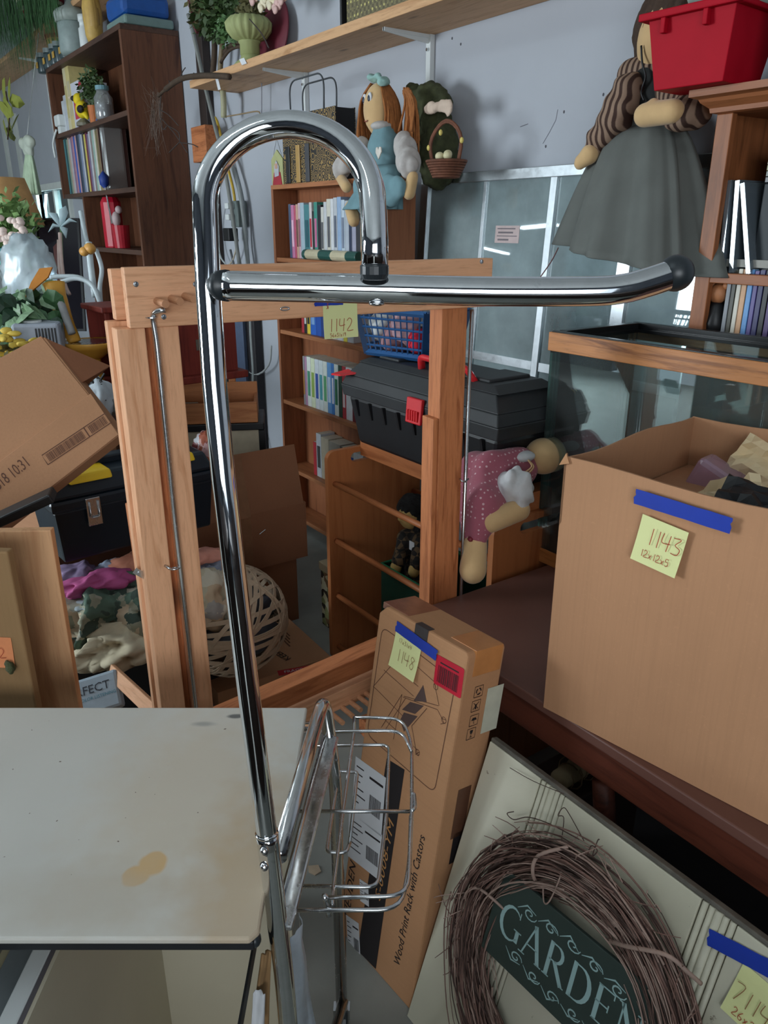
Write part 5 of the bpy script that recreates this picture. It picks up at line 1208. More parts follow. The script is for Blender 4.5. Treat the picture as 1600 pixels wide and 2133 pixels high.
for i in range(2): mk('ribbon', MB().tube(cat_rom([D_(1100, 958, 1.86), D_(1108+i*4, 972, 1.86), D_(1092+i*10, 985, 1.85)], 4), .0022, 5), C('twine', 176, 140, 100), pdl, smooth=True)
mk('hem', MB().tube([D_(978+3*i, 1122 + 3*sin(i*2), 1.83+.006*i) for i in range(9)], .006, 6), C('hemred', 120, 30, 44), pdl, smooth=True)
# ---------------------------------------------------------------- leaning cartons at the left edge
Cc = Pd(250, 905, 1.80); Dd = Pd(0, 1100, 1.80); Bb_ = Pd(85, 700, 1.80)
Ml = frame(Cc, (Cc - Dd), ey=(Bb_ - Cc)); Hl = (Bb_-Cc).dot(Ml.col[1].to_3d()); 
lc = thing('tilted_carton', 'large tilted cardboard box with a bar code at the left edge', 'box', (0,0,0), M=Ml)
ltop = ppx(Ml, 85, 700); lA = ppx(Ml, 0, 745)
mk('front_panel', MB().prism([(0, 0), (ltop.x, ltop.y), (lA.x*1.6, lA.y + (lA.y-ltop.y)*.6), (-.55, 0)], -.004, 0), M_['card'], lc, M=Ml, bev=.001)
cr0 = ppx(Ml, 190, 820); cr1 = ppx(Ml, 0, 962)
mk('outer_flap', MB().prism([(-.002, .001), (cr0.x, cr0.y), (cr1.x*1.3, cr1.y + (cr1.y-cr0.y)*.3), (-.54, .001)], .0002, .004), M_['card'], lc, M=Ml, bev=.001)
mk('side_panel', MB().box(-.004, 0, .0, Hl*.98, -.06, -.0045), M_['card'], lc, M=Ml)
mk('bottom_panel', MB().box(-.54, -.004, 0, .004, -.06, -.0045), M_['card'], lc, M=Ml)
f0, f1, f2, f3 = Pd(88, 702, 1.805), Pd(230, 762, 1.90), Pd(183, 800, 1.97), Pd(165, 800, 1.815)
fl_ = MB(); nn = (f1-f0).cross(f3-f0).normalized()*.004; fl_.hexa([f0, f1, f2, f3, f0+nn, f1+nn, f2+nn, f3+nn]); mk('open_flap', fl_, M_['carddk'], lc)
def lp_(px, py): return ppx(Ml @ T(0,0,.0041), px, py)
u0 = lp_(100, 968); u1 = lp_(232, 880); an = atan2(u1.y-u0.y, u1.x-u0.x); Lg = (u1-u0).length
Mbc = Ml @ T(u0.x, u0.y, .0041) @ RZ(an); bm_ = MB(); r = random.Random(9); x = .008
bm_.ribbon([(0, 0), (Lg, 0), (Lg, .026), (0, .026), (0, 0)], .0022, .0004); bm_.ribbon([(Lg*.66, 0), (Lg*.66, .026)], .0030, .0004)
while x < Lg-.008:
    wd = r.choice((.0008, .0012, .002))
    if abs(x-Lg*.66) > .008: bm_.box(x, x+wd, .003, .023, .0002, .0005)
    x += wd + r.choice((.0009, .0014))
mk('bar_code', bm_, M_['inkbrown'], lc, M=Mbc)
u0 = lp_(-12, 1030); u1 = lp_(90, 948); lettering('EB18 10:31', .040, Ml @ T(u0.x, u0.y, .0041) @ RZ(atan2(u1.y-u0.y, u1.x-u0.x)), M_['inkbrown'], lc, stretch=.62)
r, M, a, b, h = carton('plain brown carton behind the tilted cardboard box', -2.66, -2.42, .40, .66, .56, .84, 'cardX', rot=.35)
mk('top_flap', MB().box(-a, a, -b, b, h, h+.004), M_['cardX'], r, M=M)
mk('black_tray', MB().box(0, .155, 0, .05, 0, .022), M_['black'], None, M=frame(Pd(-20, 1110, 1.68), RT*.9+UP*.42, ez=UP*.8-FW*.4), bev=.004, label='black tray edge showing under the tilted cardboard box', cat='tray')
# wooden board and dull carton
pB = Pd(105, 1105, 1.42); Mbd = T(pB.x, pB.y, 0) @ RZ(YAW + .05)
bz_ = pB.z
mk('wooden_board', MB().box(0, bz_, 0, .20, -.02, 0), wood('birch_board', srgb(206, 158, 116), srgb(182, 128, 88), 'X', .7, knots=False), None, M=Mbd @ frame((0,0,0), (0,0,1), ey=(-1,0,0)), bev=.002, label='upright smooth wooden board behind the cart at the left edge', cat='board')
pC = Pd(15, 1150, 1.30)
dcar = thing('dull_carton', 'dull brown carton with an orange note at the left edge behind the cart', 'box', (0,0,0), M=T(pC.x, pC.y, 0) @ RZ(YAW - .10))
Mdc = WM[dcar]
mk('carton', MB().box(-.36, 0, 0, .02, .002, pC.z), M_['carddull'], dcar, M=Mdc, bev=.003)
v = ppx(Mdc @ frame((0, -.0005, 0), (1,0,0), ey=(0,0,1)), 12, 1358); Mon = Mdc @ frame((v.x-.05, -.001, v.y-.03), (1,0,0), ey=(0,0,1))
on = curl_sheet('sticky_note', .065, .06, C('orangenote', 224, 140, 92, .8), dcar, Mon, label='small orange sticky note'); handwrite('1132', .008, .02, .02, Mon @ T(0,0,.004), M_['pen'], on)
mk('mossy_tuft', MB().add(*blobmesh(MB().ell(Mdc @ Vector((-.03, -.01, pC.z-.22)), (.02, .008, .012)), .004, 2, lambda v: .005*fnz(v, 120))), C('moss', 70, 74, 46, .95), dcar)
# ---------------------------------------------------------------- things under the table
rg = thing('rolled_rug', 'dark patterned rug lying under the side table', 'rug', (-.55, 1.3, 0))
mk('rug', MB().box(-1.0, .2, 1.02, 1.75, .001, .02), C('rugdark', 38, 34, 36, .95), rg)
for i in range(5):
    cx = -.85+i*.2; mk('diamond_outline', MB().tube([(cx-.08, 1.25, .021), (cx, 1.12, .021), (cx+.08, 1.25, .021), (cx, 1.38, .021)], .004, 4, closed=True), C('rugline', 96, 90, 86, .9), rg)
sa = Pd(1165, 1625, 1.62); sb2 = Pd(1248, 1572, 1.72)
stk = thing('wrapped_bundle', 'pale bundle wound with string lying under the side table', 'bundle', sa.lerp(sb2, .5) - ZV*.02)
mk('roll', MB().tube([sa, sb2], .022, 14), C('rollpale', 150, 132, 100, .9), stk, smooth=True)
for i in range(8):
    c = sa.lerp(sb2, .1+i*.11); d = (sb2-sa).normalized(); e1 = d.orthogonal().normalized(); e2 = d.cross(e1); rr2 = .024 + .010*(i % 3 == 1)
    mk('string_turn', MB().tube([c + e1*rr2*cos(t*pi/6) + e2*rr2*sin(t*pi/6) + d*.002*t for t in range(13)], .0016, 5), C('string', 120, 98, 70, .9), stk, smooth=True)
mk('prop_box', MB().box(sa.x-.10, sb2.x+.05, sa.y-.03, sb2.y+.10, .022, min(sa.z, sb2.z)-.03), M_['dark'], None, bev=.004, label='dark low box under the side table holding the wound bundle', cat='box')
chip = Pz(655, 1812, 0); mk('paper_chip', MB().prism([(-.018, -.008), (.0, -.016), (.017, -.008), (.015, .010), (-.006, .015)], .0005, .003), C('chip', 190, 170, 146, .9), None, M=T(chip.x, chip.y, 0), label='small beige paper chip on the concrete floor by the cart', cat='scrap')
# ================================================================ background
ORD = ['first','second','third','fourth','fifth','sixth','seventh','eighth','ninth','tenth','eleventh','twelfth','thirteenth','fourteenth','fifteenth','sixteenth','seventeenth','eighteenth','nineteenth','twentieth','twenty-first','twenty-second','twenty-third','twenty-fourth']
PG = plain('book_pages', srgb(206, 200, 184), .8)
def row(x, y, z, items, where, group, depth=.13, cat='book', name='book', lean=0, kind='book'):
    for i, it in enumerate(items):
        cn, rgb_, w, h = it[:4]; bandc = it[4] if len(it) > 4 else None
        mat = C('spine_%s' % cn.replace(' ', '_'), *rgb_, .45)
        o = thing(name, '%s %s, %s on %s' % (cn, kind, ORD[i], where), cat, (x+w/2, y+depth/2, z), group)
        mk('cover', MB().box(x+.0006, x+w-.0006, y, y+depth, z+.0005, z+h), mat, o, bev=.001)
        mk('pages', MB().box(x+.0022, x+w-.0022, y+.002, y+depth+.001, z+.003, z+h+.0003), PG, o)
        if bandc: mk('title_band', MB().box(x+w*.2, x+w*.8, y-.0012, y-.0002, z+h*.22, z+h*.72), C('band%d_%d_%d' % bandc, *bandc, .5), o)
        x += w + .001
    return x
# rows in the orange bookcase
x0 = Py(603, 500, BF+.03).x
row(x0, BF+.03, bz[0], [('slate blue', (70, 84, 110), .022, .232), ('orchid pink', (196, 120, 160), .026, .228, (230, 190, 210)), ('crimson pink', (190, 84, 110), .016, .226), ('peach striped', (200, 160, 140), .02, .23, (110, 80, 70)), ('pale pink', (206, 176, 186), .018, .235, (150, 90, 110)),
  ('pale grey-blue', (166, 186, 198), .034, .236), ('grey teal', (70, 128, 134), .044, .228, (40, 90, 100)), ('white with red top', (206, 196, 196), .022, .236, (190, 40, 60)), ('black', (30, 32, 36), .016, .20), ('sea green', (60, 140, 126), .028, .236, (200, 110, 150)), ('near black', (26, 30, 40), .028, .224),
  ('ivory', (206, 204, 196), .022, .215, (90, 90, 96)), ('off-white', (198, 200, 204), .024, .235), ('cream', (208, 204, 190), .030, .246, (90, 90, 96)), ('white', (214, 216, 220), .022, .246), ('pearl grey', (188, 192, 198), .028, .25, (96, 104, 120)), ('powder blue', (150, 176, 208), .030, .252), ('cool white', (190, 204, 216), .026, .24, (120, 130, 150)),
  ('light grey', (176, 184, 196), .03, .236), ('navy', (36, 48, 76), .02, .222), ('lavender grey', (160, 160, 180), .03, .23), ('charcoal', (44, 44, 50), .03, .226), ('tan', (176, 150, 120), .03, .23)][:23], 'the orange bookcase top shelf', 'books on the top shelf of the orange bookcase')
x0 = Py(628, 670, BF+.03).x
row(x0, BF+.03, bz[1], [('red', (168, 40, 50), .024, .2), ('black', (28, 28, 32), .026, .2, (190, 190, 190)), ('yellow and black', (220, 196, 60), .03, .21, (40, 40, 40)), ('bright blue', (36, 96, 190), .05, .215, (120, 160, 210)), ('royal blue', (30, 80, 170), .045, .215), ('deep blue', (30, 60, 130), .04, .21), ('grey', (130, 134, 140), .04, .2), ('ivory', (206, 204, 196), .05, .21, (150, 150, 150)),
  ('white', (214, 216, 220), .05, .2), ('lemon yellow', (226, 214, 80), .03, .21), ('pale grey', (180, 184, 190), .05, .2)], 'the orange bookcase second shelf', 'books on the second shelf of the orange bookcase')
x0 = Py(632, 800, BF+.03).x
row(x0, BF+.03, bz[2], [('clear grey', (140, 136, 140), .018, .235, (170, 120, 60)), ('lilac', (170, 130, 160), .018, .235), ('white with green top', (214, 220, 214), .036, .238, (70, 140, 110)), ('white and yellow-green', (210, 220, 190), .036, .236, (140, 170, 80)), ('white and blue', (206, 214, 222), .036, .236, (50, 80, 160)), ('white and teal', (206, 218, 220), .036, .236, (70, 150, 160)), ('white and green', (210, 218, 212), .036, .236, (90, 160, 110)),
  ('sky blue', (96, 150, 206), .036, .236, (190, 210, 230)), ('mid blue', (60, 120, 190), .022, .236, (220, 220, 230)), ('white with green edge', (206, 216, 212), .034, .236, (40, 110, 80)), ('dark green', (40, 70, 56), .03, .236), ('red and white', (176, 50, 60), .03, .236, (220, 200, 200)), ('white', (210, 210, 214), .05, .236), ('dark red', (110, 30, 40), .05, .236)], 'the orange bookcase third shelf', 'cases on the third shelf of the orange bookcase', kind='video case', cat='video case', name='video_case')
x0 = Py(652, 920, BF+.04).x
row(x0, BF+.04, bz2[0], [('red', (168, 40, 50), .03, .17), ('pale grey', (180, 180, 176), .045, .22, (60, 60, 60)), ('beige', (170, 160, 140), .07, .21), ('warm grey', (140, 134, 124), .10, .205), ('dark grey', (66, 66, 70), .03, .2), ('blue', (40, 90, 180), .08, .17, (120, 190, 200)), ('white', (190, 194, 200), .08, .2)], 'the orange bookcase fourth shelf', 'thick books on the fourth shelf of the orange bookcase', depth=.08)
# rolling pin on the shelf edge
pa = Py(636, 530, BF-.0+.015); M = T(0,0,0)
pz_ = bz[0]+.024; xa, xb = Py(636, 530, BF+.012).x, Py(748, 530, BF+.012).x
rp = thing('painted_roll', 'cream and green painted roll lying on the edge of the top book shelf', 'rolling pin', ((xa+xb)/2, BF+.012, bz[0]))
L = xb-xa
for a, b, m in ((0, .06, 'gg'), (.06, .32, 'cc'), (.32, .55, 'gg'), (.55, .82, 'cc'), (.82, 1, 'gg')):
    mk('green_band' if m == 'gg' else 'cream_band', MB().tube([(xa+L*a, BF+.012, pz_-.002), (xa+L*b, BF+.012, pz_-.002)], .0215, 14), C('rollgreen', 36, 84, 76, .4) if m == 'gg' else C('rollcream', 200, 190, 160, .4), rp, smooth=False, bev=.003)
# ---------------------------------------------------------------- rag doll on top of the orange bookcase
Y1 = 1.88
def W_(px, py, y=Y1): return Py(px, py, y)
BLUE = plain('doll_dress_blue', srgb(112, 146, 154), .9, .08, 30); YARN = plain('yarn_hair', srgb(158, 98, 52), .95, .25, 60); BLOU = plain('doll_blouse', srgb(186, 180, 176), .9, .12, 50)
dl = thing('rag_doll', 'rag doll with brown yarn hair and blue dress sitting on the orange bookcase', 'doll', (-2.60, 1.86, bt))
hc = W_(790, 228)
h_ = body('head', [('e', hc, (.062, .062, .092)), ('e', hc - Vector((0, 0, .075)), (.03, .03, .03))], .008, M_['cloth_skin'], dl)
fd = Vector((-.15, -1, .0)).normalized(); sd_ = Vector((1, -.15, 0)).normalized()
for s_, k in ((-.026, 1), (.020, 1)):
    e = hc + fd*.049 + sd_*s_ + ZV*.035; mk('eye_white', MB().ell(e, (.013, .006, .018), 10, 8), M_['paper'], h_, smooth=True); mk('eye', MB().ell(e + fd*.004 - ZV*.003, (.008, .004, .012), 10, 8), C('eyeink', 30, 44, 66, .4), h_, smooth=True)
mk('mouth', MB().tube([hc + fd*.056 + sd_*(x*.012) + ZV*(-.045+abs(x)*.004) for x in (-1, 0, 1)], .002, 5), C('mouthred', 150, 80, 70), h_)
ym = MB(); q = random.Random(2)
for i in range(190):
    a = q.uniform(-.6, pi*1.28); r0 = .062; top = hc + Vector((cos(a)*.03, sin(a)*.03, .088)); side = hc + Vector((cos(a)*.074, sin(a)*.074*.9, .03)); L_ = q.uniform(.10, .19)
    if -.85*pi < a - 0 < -.15*pi: continue
    low = side + Vector((cos(a)*.014 + q.uniform(-.012, .012), q.uniform(-.015, .015), -L_))
    ym.tube(cat_rom([top, side, side.lerp(low, .5) + Vector((cos(a)*.012, 0, 0)), low], 3), .0042, 5)
mk('yarn_hair', ym, YARN, dl, smooth=True, kind='stuff')
for sgn in (1,): 
    ym = MB()
    for i in range(40): 
        a = W_(848+q.uniform(-8, 8), 190+q.uniform(-8, 8)); b = a + Vector((q.uniform(-.0, .07), q.uniform(-.04, .02), -q.uniform(.10, .26))); ym.tube(cat_rom([a, a.lerp(b, .5) + Vector((.02, 0, .02)), b], 3), .0042, 5)
    mk('side_hair', ym, YARN, dl, smooth=True, kind='stuff')
mk('bow', MB().add(*blobmesh(MB().ell(hc + Vector((.0, -.02, .105)), (.036, .022, .014)).ell(hc + Vector((.055, -.02, .085)), (.026, .024, .016)), .007, 2, lambda v: .010*fnz(v, 40))), C('bowmint', 150, 186, 180, .9), dl, smooth=True)
tc_ = W_(800, 318, 1.86)
body('body', [('e', tc_, (.072, .062, .095)), ('e', tc_ + Vector((0, 0, .08)), (.045, .04, .03))], .008, BLUE, dl, disp=lambda v: .003*fnz(v, 40))
body('collar', [('e', tc_ + Vector((0, -.01, .090)), (.045, .045, .018))], .006, BLOU, dl)
sk = MB(); s0 = W_(805, 345, 1.85); s1_ = W_(772, 448, 1.76)
def skirt(mb, top, rt, bot, rb, sx=1, sy=1, n=64, m=10, pl=9, amp=.10, ph=0):
    mb.grid(lambda u, v: top.lerp(bot, v) + Vector((cos(2*pi*u)*sx, sin(2*pi*u)*sy, 0)) * ((rt+(rb-rt)*v**.8) * (1 + amp*v*sin(2*pi*u*pl+ph) + amp*.5*v*sin(2*pi*u*(pl*2+1)))), n, m, closeu=True); return mb
mk('skirt', skirt(sk, s0 - Vector((.0, .0, .0)), .062, Vector((s0.x-.01, 1.79, s0.z-.155)), .125, 1.0, .75), BLUE, dl, smooth=True, solid=.003)
p1 = W_(745, 400, 1.76); p2_ = W_(830, 400, 1.77)
mk('skirt_front', MB().add(*blobmesh(MB().ell(W_(760, 405, 1.765), (.07, .03, .075)).ell(W_(815, 395, 1.765), (.08, .03, .055)).ell(W_(740, 440, 1.765), (.035, .028, .04)), .008, 4, lambda v: .006*sin(v.x*70+v.z*25)+.004*fnz(v, 30))), BLUE, dl, smooth=True)
hm = [(0, -.012), (.016, .006), (.014, .018), (.006, .020), (0, .012), (-.006, .020), (-.014, .018), (-.016, .006)]
hf = W_(790, 322, 1.795); mk('heart_patch', MB().prism([(a*1.3, b*1.3) for a, b in hm], 0, .004, frame(hf, (1, -.1, 0), ey=(0, 0, 1))), C('heartcream', 214, 206, 196), dl)
body('sleeve', [('c', W_(842, 298, 1.84), W_(852, 345, 1.80), .038, .042)], .006, BLOU, dl, disp=lambda v: .005*sin(v.x*140)+.003*fnz(v, 40)); body('sleeve', [('c', W_(752, 305, 1.84), W_(712, 352, 1.80), .034, .038)], .006, BLOU, dl, disp=lambda v: .005*sin(v.x*140)+.003*fnz(v, 40))
body('arm', [('c', W_(860, 368, 1.80), W_(852, 402, 1.79), .021, .024)], .006, M_['cloth_skin'], dl); body('arm', [('c', W_(708, 368, 1.80), W_(722, 390, 1.77), .02, .022)], .006, M_['cloth_skin'], dl)
body('leg', [('c', W_(732, 432, 1.75), W_(737, 460, 1.73), .028, .024)], .006, M_['cloth_skin'], dl)
# ---------------------------------------------------------------- moss rabbit with basket
MOSS = plain('moss_green', srgb(60, 64, 38), .95, .35, 45)
mr = thing('moss_rabbit', 'green moss rabbit figure with a bow standing on the glass door edge', 'figurine', (-2.36, 2.0, 1.69)); mo = lambda v: .010*fnz(v, 50)
YB_ = 1.99
body('body', [('e', W_(912, 320, YB_), (.085, .075, .13)), ('e', W_(905, 265, YB_), (.075, .06, .10)), ('e', W_(893, 208, YB_), (.055, .055, .06)), ('c', W_(908, 190, YB_), W_(925, 215, YB_), .03, .035), ('c', W_(878, 205, YB_), W_(858, 190, YB_), .025, .03)], .010, MOSS, mr, disp=mo)
bw = W_(912, 223, YB_-.075); mk('bow', MB().add(*blobmesh(MB().ell(bw + Vector((-.035, 0, 0)), (.046, .012, .022)).ell(bw + Vector((.035, 0, 0)), (.046, .012, .022)).ell(bw + Vector((.06, 0, -.01)), (.02, .01, .03)).ell(bw, (.018, .02, .018)), .006, 2, lambda v: .004*fnz(v, 60))), C('bowcream', 206, 184, 166, .9), mr, smooth=True)
WIC = plain('vine_basket', srgb(110, 66, 46), .8, .3, 60)
kc = W_(930, 345, YB_-.13)
kb2 = thing('vine_basket', 'small brown vine basket with eggs held by the moss rabbit', 'basket', kc - ZV*.03)
for i in range(7):
    rr2 = .045 + .004*i; mk('bowl_coil', MB().tube([kc + Vector((cos(t*pi/9)*rr2, sin(t*pi/9)*rr2, -.035+i*.008)) for t in range(18)], .005, 5, closed=True), WIC, kb2, smooth=True)
mk('basket_floor', MB().lathe([(.044, -.036), (.044, -.03)], T(*kc), 16), WIC, kb2)
hcn = W_(928, 315, YB_-.13)
for o in (0, .006): mk('hoop_handle', MB().tube([hcn + Vector((cos(t*pi/12)*(.078+o), sin(t)*.003, sin(t*pi/12)*(.082+o) + .008)) for t in range(24)], .0045, 6, closed=True), WIC, kb2, smooth=True)
for i, (a, b) in enumerate(((-.02, 0), (.018, .004), (0, .02))): props(mk('egg', MB().ell(kc + Vector((a, b-.015, .03 + (.006 if i == 2 else 0))), (.017, .015, .014), 12, 8), C('eggcream', 210, 200, 160, .5), None, smooth=True), ('pale egg at the left in the vine basket', 'pale egg at the right in the vine basket', 'pale egg at the back in the vine basket')[i], 'egg', 'eggs in the vine basket')
for px, py in ((918, 276), (893, 308), (962, 292)): mk('yellow_bud', MB().ell(W_(px, py, YB_-.135), (.008, .006, .010), 8, 6), C('budyellow', 206, 186, 100), kb2, smooth=True)
# gift bag, small picture, shopping bag handles
g0 = W_(612, 386, 1.88); g1_ = W_(722, 386, 1.88)
GBK = NT('scroll_print'); vv = GBK.n('ShaderNodeTexVoronoi'); vv.inputs['Scale'].default_value = 34; GBK.l(GBK.coord((1, 1, 1)), vv.inputs['Vector']); wv = GBK.n('ShaderNodeMath', operation='SINE'); mlt = GBK.n('ShaderNodeMath', operation='MULTIPLY'); GBK.l(vv.outputs['Distance'], mlt.inputs[0]); mlt.inputs[1].default_value = 26; GBK.l(mlt.outputs[0], wv.inputs[0])
GBK.col(GBK.ramp(wv.outputs[0], [(.35, srgb(34, 30, 28)), (.55, srgb(158, 128, 74))])).set(rough=.5)
gx0, gx1 = g0.x, g1_.x; gt = W_(700, 226, 1.88).z; Gd = GBK.m
gb2 = thing('gift_bag', 'black and gold scroll-patterned gift bag on the orange bookcase', 'gift bag', ((gx0+gx1)/2, 1.88, bt))
mk('bag_front', MB().box(gx0+.0, gx1, 1.832, 1.835, bt+.002, gt), Gd, gb2); mk('bag_back', MB().box(gx0, gx1, 1.925, 1.928, bt+.002, gt), Gd, gb2)
mk('bag_side', MB().box(gx0, gx0+.003, 1.835, 1.925, bt+.002, gt-.004), M_['black'], gb2); mk('bag_side', MB().box(gx1-.003, gx1, 1.835, 1.925, bt+.002, gt-.004), M_['black'], gb2)
for y, o in ((1.834, 0), (1.926, -.05)):
    a = gx0+.08+o; b = gx1-.09+o; mk('cord_handle', MB().tube(bez_round([(a, y, gt-.02), (a-.006, y, gt+.13), (b+.006, y, gt+.13), (b, y, gt-.02)], .06, 8), .0035, 6), C('cordgrey', 66, 70, 74), gb2, smooth=True)
for i, x in enumerate((gx0+.03, gx0+.12, gx0+.2)): mk('tissue_fold', MB().box(x, x+.035, 1.826, 1.831, bt+.004, gt-.12), (M_['black'], C('tissuegold', 176, 140, 80, .4), C('tissuegrey', 66, 66, 70))[i], gb2, bev=.002)
pc = W_(583, 350, 1.86); pp = thing('hanging_plaque', 'small painted plaque of a bearded man in red beside the gift bag', 'plaque', (pc.x, 1.86, bt))
pz = bt+.002; mk('plaque_board', MB().prism([(-.055, 0), (.055, 0), (.055, .11), (.0, .15), (-.055, .11)], 0, .006, frame((pc.x, 1.852, pz), (1, 0, 0), ey=(0, 0, 1))), C('plaquegreen', 168, 170, 120), pp)
Mq = frame((pc.x, 1.8455, pz), (1, 0, 0), ey=(0, 0, 1))
mk('red_coat', MB().prism([(-.045, .002), (.045, .002), (.03, .055), (-.03, .055)], 0, .002, Mq), C('coatred', 160, 34, 50), pp); mk('beard', MB().prism([(-.02, .035), (.02, .04), (.022, .08), (0, .105), (-.022, .08)], .002, .004, Mq), C('beardgrey', 176, 176, 186), pp); mk('face', MB().prism([(-.011, .07), (.011, .07), (.012, .092), (-.012, .092)], .004, .0055, Mq), C('facepink', 190, 150, 130), pp)
mk('hanging_wire', MB().tube([(pc.x-.045, 1.85, pz+.118), (pc.x, 1.85, pz+.20), (pc.x+.045, 1.85, pz+.118)], .0016, 5), M_['steel'], pp)
# ---------------------------------------------------------------- things on the long shelf
SZ = 2.208
ux = Py(521, 110, 1.93).x; um = T(ux, 1.93, SZ+.0005)
un = thing('ribbed_urn', 'cream green ribbed urn on the long pine shelf', 'urn', (0,0,0), M=um); CRM = plain('urn_cream', srgb(158, 164, 112), .7, .12, 14)
mk('foot', MB().lathe([(.085, 0), (.085, .008), (.070, .022), (.046, .04), (.042, .06)], n=24), CRM, un, M=um, smooth=True)
mk('stem', MB().lathe([(.044, .055), (.044, .10), (.050, .106), (.050, .113)], n=30, rib=.08, ribn=14), CRM, un, M=um, smooth=True)
mk('bowl', MB().lathe([(.040, .110), (.075, .125), (.098, .155), (.102, .185), (.086, .205), (.080, .21)], n=72, rib=.11, ribn=18), CRM, un, M=um, smooth=True)
def foliage(name, c, r, n, leaf, mat, label, cat, seed=0, par=None, droop=0, kindstuff=True):
    q = random.Random(seed); mb = MB()
    for i in range(n):
        d = Vector((q.gauss(0, .45), q.gauss(0, .45), q.gauss(0, .45))); 
        if d.length > 1: d.normalize()
        p = Vector(c) + Vector((d.x*r[0], d.y*r[1], d.z*r[2])) - ZV*droop*abs(q.gauss(0, 1))
        a = Vector((q.uniform(-1, 1), q.uniform(-1, 1), q.uniform(-1, .6))).normalized(); b = a.orthogonal().normalized(); l = leaf*q.uniform(.6, 1.3)
        mb.add([p, p + a*l*.5 + b*l*.24, p + a*l, p + a*l*.5 - b*l*.24], [(0, 1, 2, 3)])
    if par is not None: return mk(name, mb, mat, par, kind='stuff')
    return mk(name, mb, mat, None, label=label, cat=cat, kind='stuff')
GR1 = plain('leaf_dark', srgb(62, 84, 44), .6, .4, 30); GR2 = plain('leaf_mid', srgb(84, 118, 70), .5, .35, 30); GR3 = plain('leaf_olive', srgb(96, 92, 56), .7, .3, 30); BRN = plain('bark_brown', srgb(70, 54, 40), .8, .3, 30)
PIN = plain('pine_needles', srgb(52, 92, 48), .7, .4, 40)
fb = thing('flower_bunch', 'bunch of cream and pink silk flowers in the ribbed urn', 'flowers', (ux, 1.93, SZ+.20))
foliage('leaves', (ux+.02, 1.93, SZ+.24), (.10, .07, .06), 160, .04, GR3, '', '', 4, par=fb)
for i, (px, py) in enumerate(((530, -2), (548, 12), (566, 6), (578, 14), (556, -8), (540, -14), (590, -4), (571, -16))):
    c = Py(px, py, 1.88)
    for k in range(4): mk('petal', MB().ell(c + Vector((cos(k*1.6)*.014, -.004*k, sin(k*1.6)*.014)), (.020, .008, .016), 8, 6), C('petalcream', 226, 214, 186, .7) if i % 3 else C('petalpink', 214, 176, 170, .7), fb, smooth=True)
mk('maroon_disc', MB().lathe([(.0, 0), (.15, .004), (.155, .01), (.15, .014), (0, .016)], n=40), C('maroon', 98, 22, 40, .6), None, M=T(Py(560, -30, 2.04).x, 2.06, SZ+.155) @ Matrix.Rotation(radians(82), 4, 'X'), smooth=True, label='maroon round plate leaning on the wall behind the flowers', cat='plate')
ga = thing('trailing_greenery', 'dark green greenery with red berries trailing from above the branch', 'plant', Py(440, 60, 1.96))
foliage('leaves', Py(450, 20, 1.95), (.20, .08, .12), 1500, .045, GR1, '', '', 5, par=ga); foliage('dry_leaves', Py(432, 12, 1.93), (.15, .08, .10), 350, .04, GR3, '', '', 6, par=ga)
foliage('bright_leaves', Py(470, 60, 1.93), (.08, .05, .08), 240, .035, GR2, '', '', 7, par=ga)
for i in range(7): mk('berry_strand', MB().tube([Py(393+i*2, 2+i*9, 1.9), Py(398+i*2.2, 14+i*9, 1.9)], .008, 6), C('berryred', 96, 40, 44), ga)
mk('stem', MB().tube([Py(448, -20, 1.96), Py(448, 80, 1.96)], .006, 6), BRN, ga)
# branch bundle standing on the wall behind the shelf
bb = thing('branch_bundle', 'bundle of dark driftwood branches standing by the wall left of the shelf', 'branches', (Py(440, 400, 2.02).x, 2.02, 0))
def br(pts, r, y=2.03, mat=BRN, nm='branch', n=7, par=None): 
    P = [Py(a, b, y) if len((a, b)) == 2 else None for a, b in pts]; return mk(nm, MB().tube(cat_rom(P, 4), r, n), mat, par or bb, smooth=True)
xq = Py(432, 300, 2.06).x
mk('dark_post', MB().box(xq-.055, xq+.045, 2.05, 2.095, 0, 2.75), C('postdark', 46, 34, 30), bb, bev=.003)
br(((392, 30), (405, 80), (425, 170), (447, 260), (462, 320), (480, 420), (500, 560)), .011, 1.99, C('greycane', 126, 128, 124))
br(((445, 0), (447, 100), (442, 170)), .016, 2.0); br(((463, 90), (458, 170), (466, 200)), .014, 2.0, C('tancane', 120, 104, 76)); br(((468, 110), (480, 95), (500, 88), (512, 92)), .012, 1.97)
br(((460, 130), (478, 105), (500, 97), (515, 100)), .008, 1.96); br(((345, 186), (375, 165), (415, 158), (450, 158), (478, 160)), .014, 1.80)
br(((330, 200), (345, 186), (362, 172)), .008, 1.80)
for i, pts in enumerate((((336, 230), (352, 240), (372, 262)), ((335, 245), (365, 280), (390, 318)), ((350, 262), (372, 276), (374, 296)), ((375, 165), (380, 150), (386, 141)), ((372, 297), (398, 300), (412, 306)), ((333, 250), (340, 270), (348, 262)), ((400, 160), (404, 152)), ((355, 178), (352, 168)), ((336, 200), (333, 232), (336, 250)), ((520, 40), (545, 70), (560, 100)), ((372, 298), (352, 318)), ((455, 360), (468, 350)))):
    br(pts, .0028, 1.80, C('twigdark', 60, 50, 46), 'twig', 5)
q = random.Random(9)
ft = MB()
for i in range(60):
    a = Py(q.uniform(315, 340), q.uniform(190, 250), 1.81); ft.tube([a, a + Vector((q.uniform(-.10, .03), q.uniform(-.02, .02), q.uniform(-.16, .06))), a + Vector((q.uniform(-.20, .02), q.uniform(-.02, .02), q.uniform(-.30, .10)))], [.0016, .0012, .0006], 4)
mk('fine_twigs', ft, C('finetwig', 96, 74, 60), bb, kind='stuff')
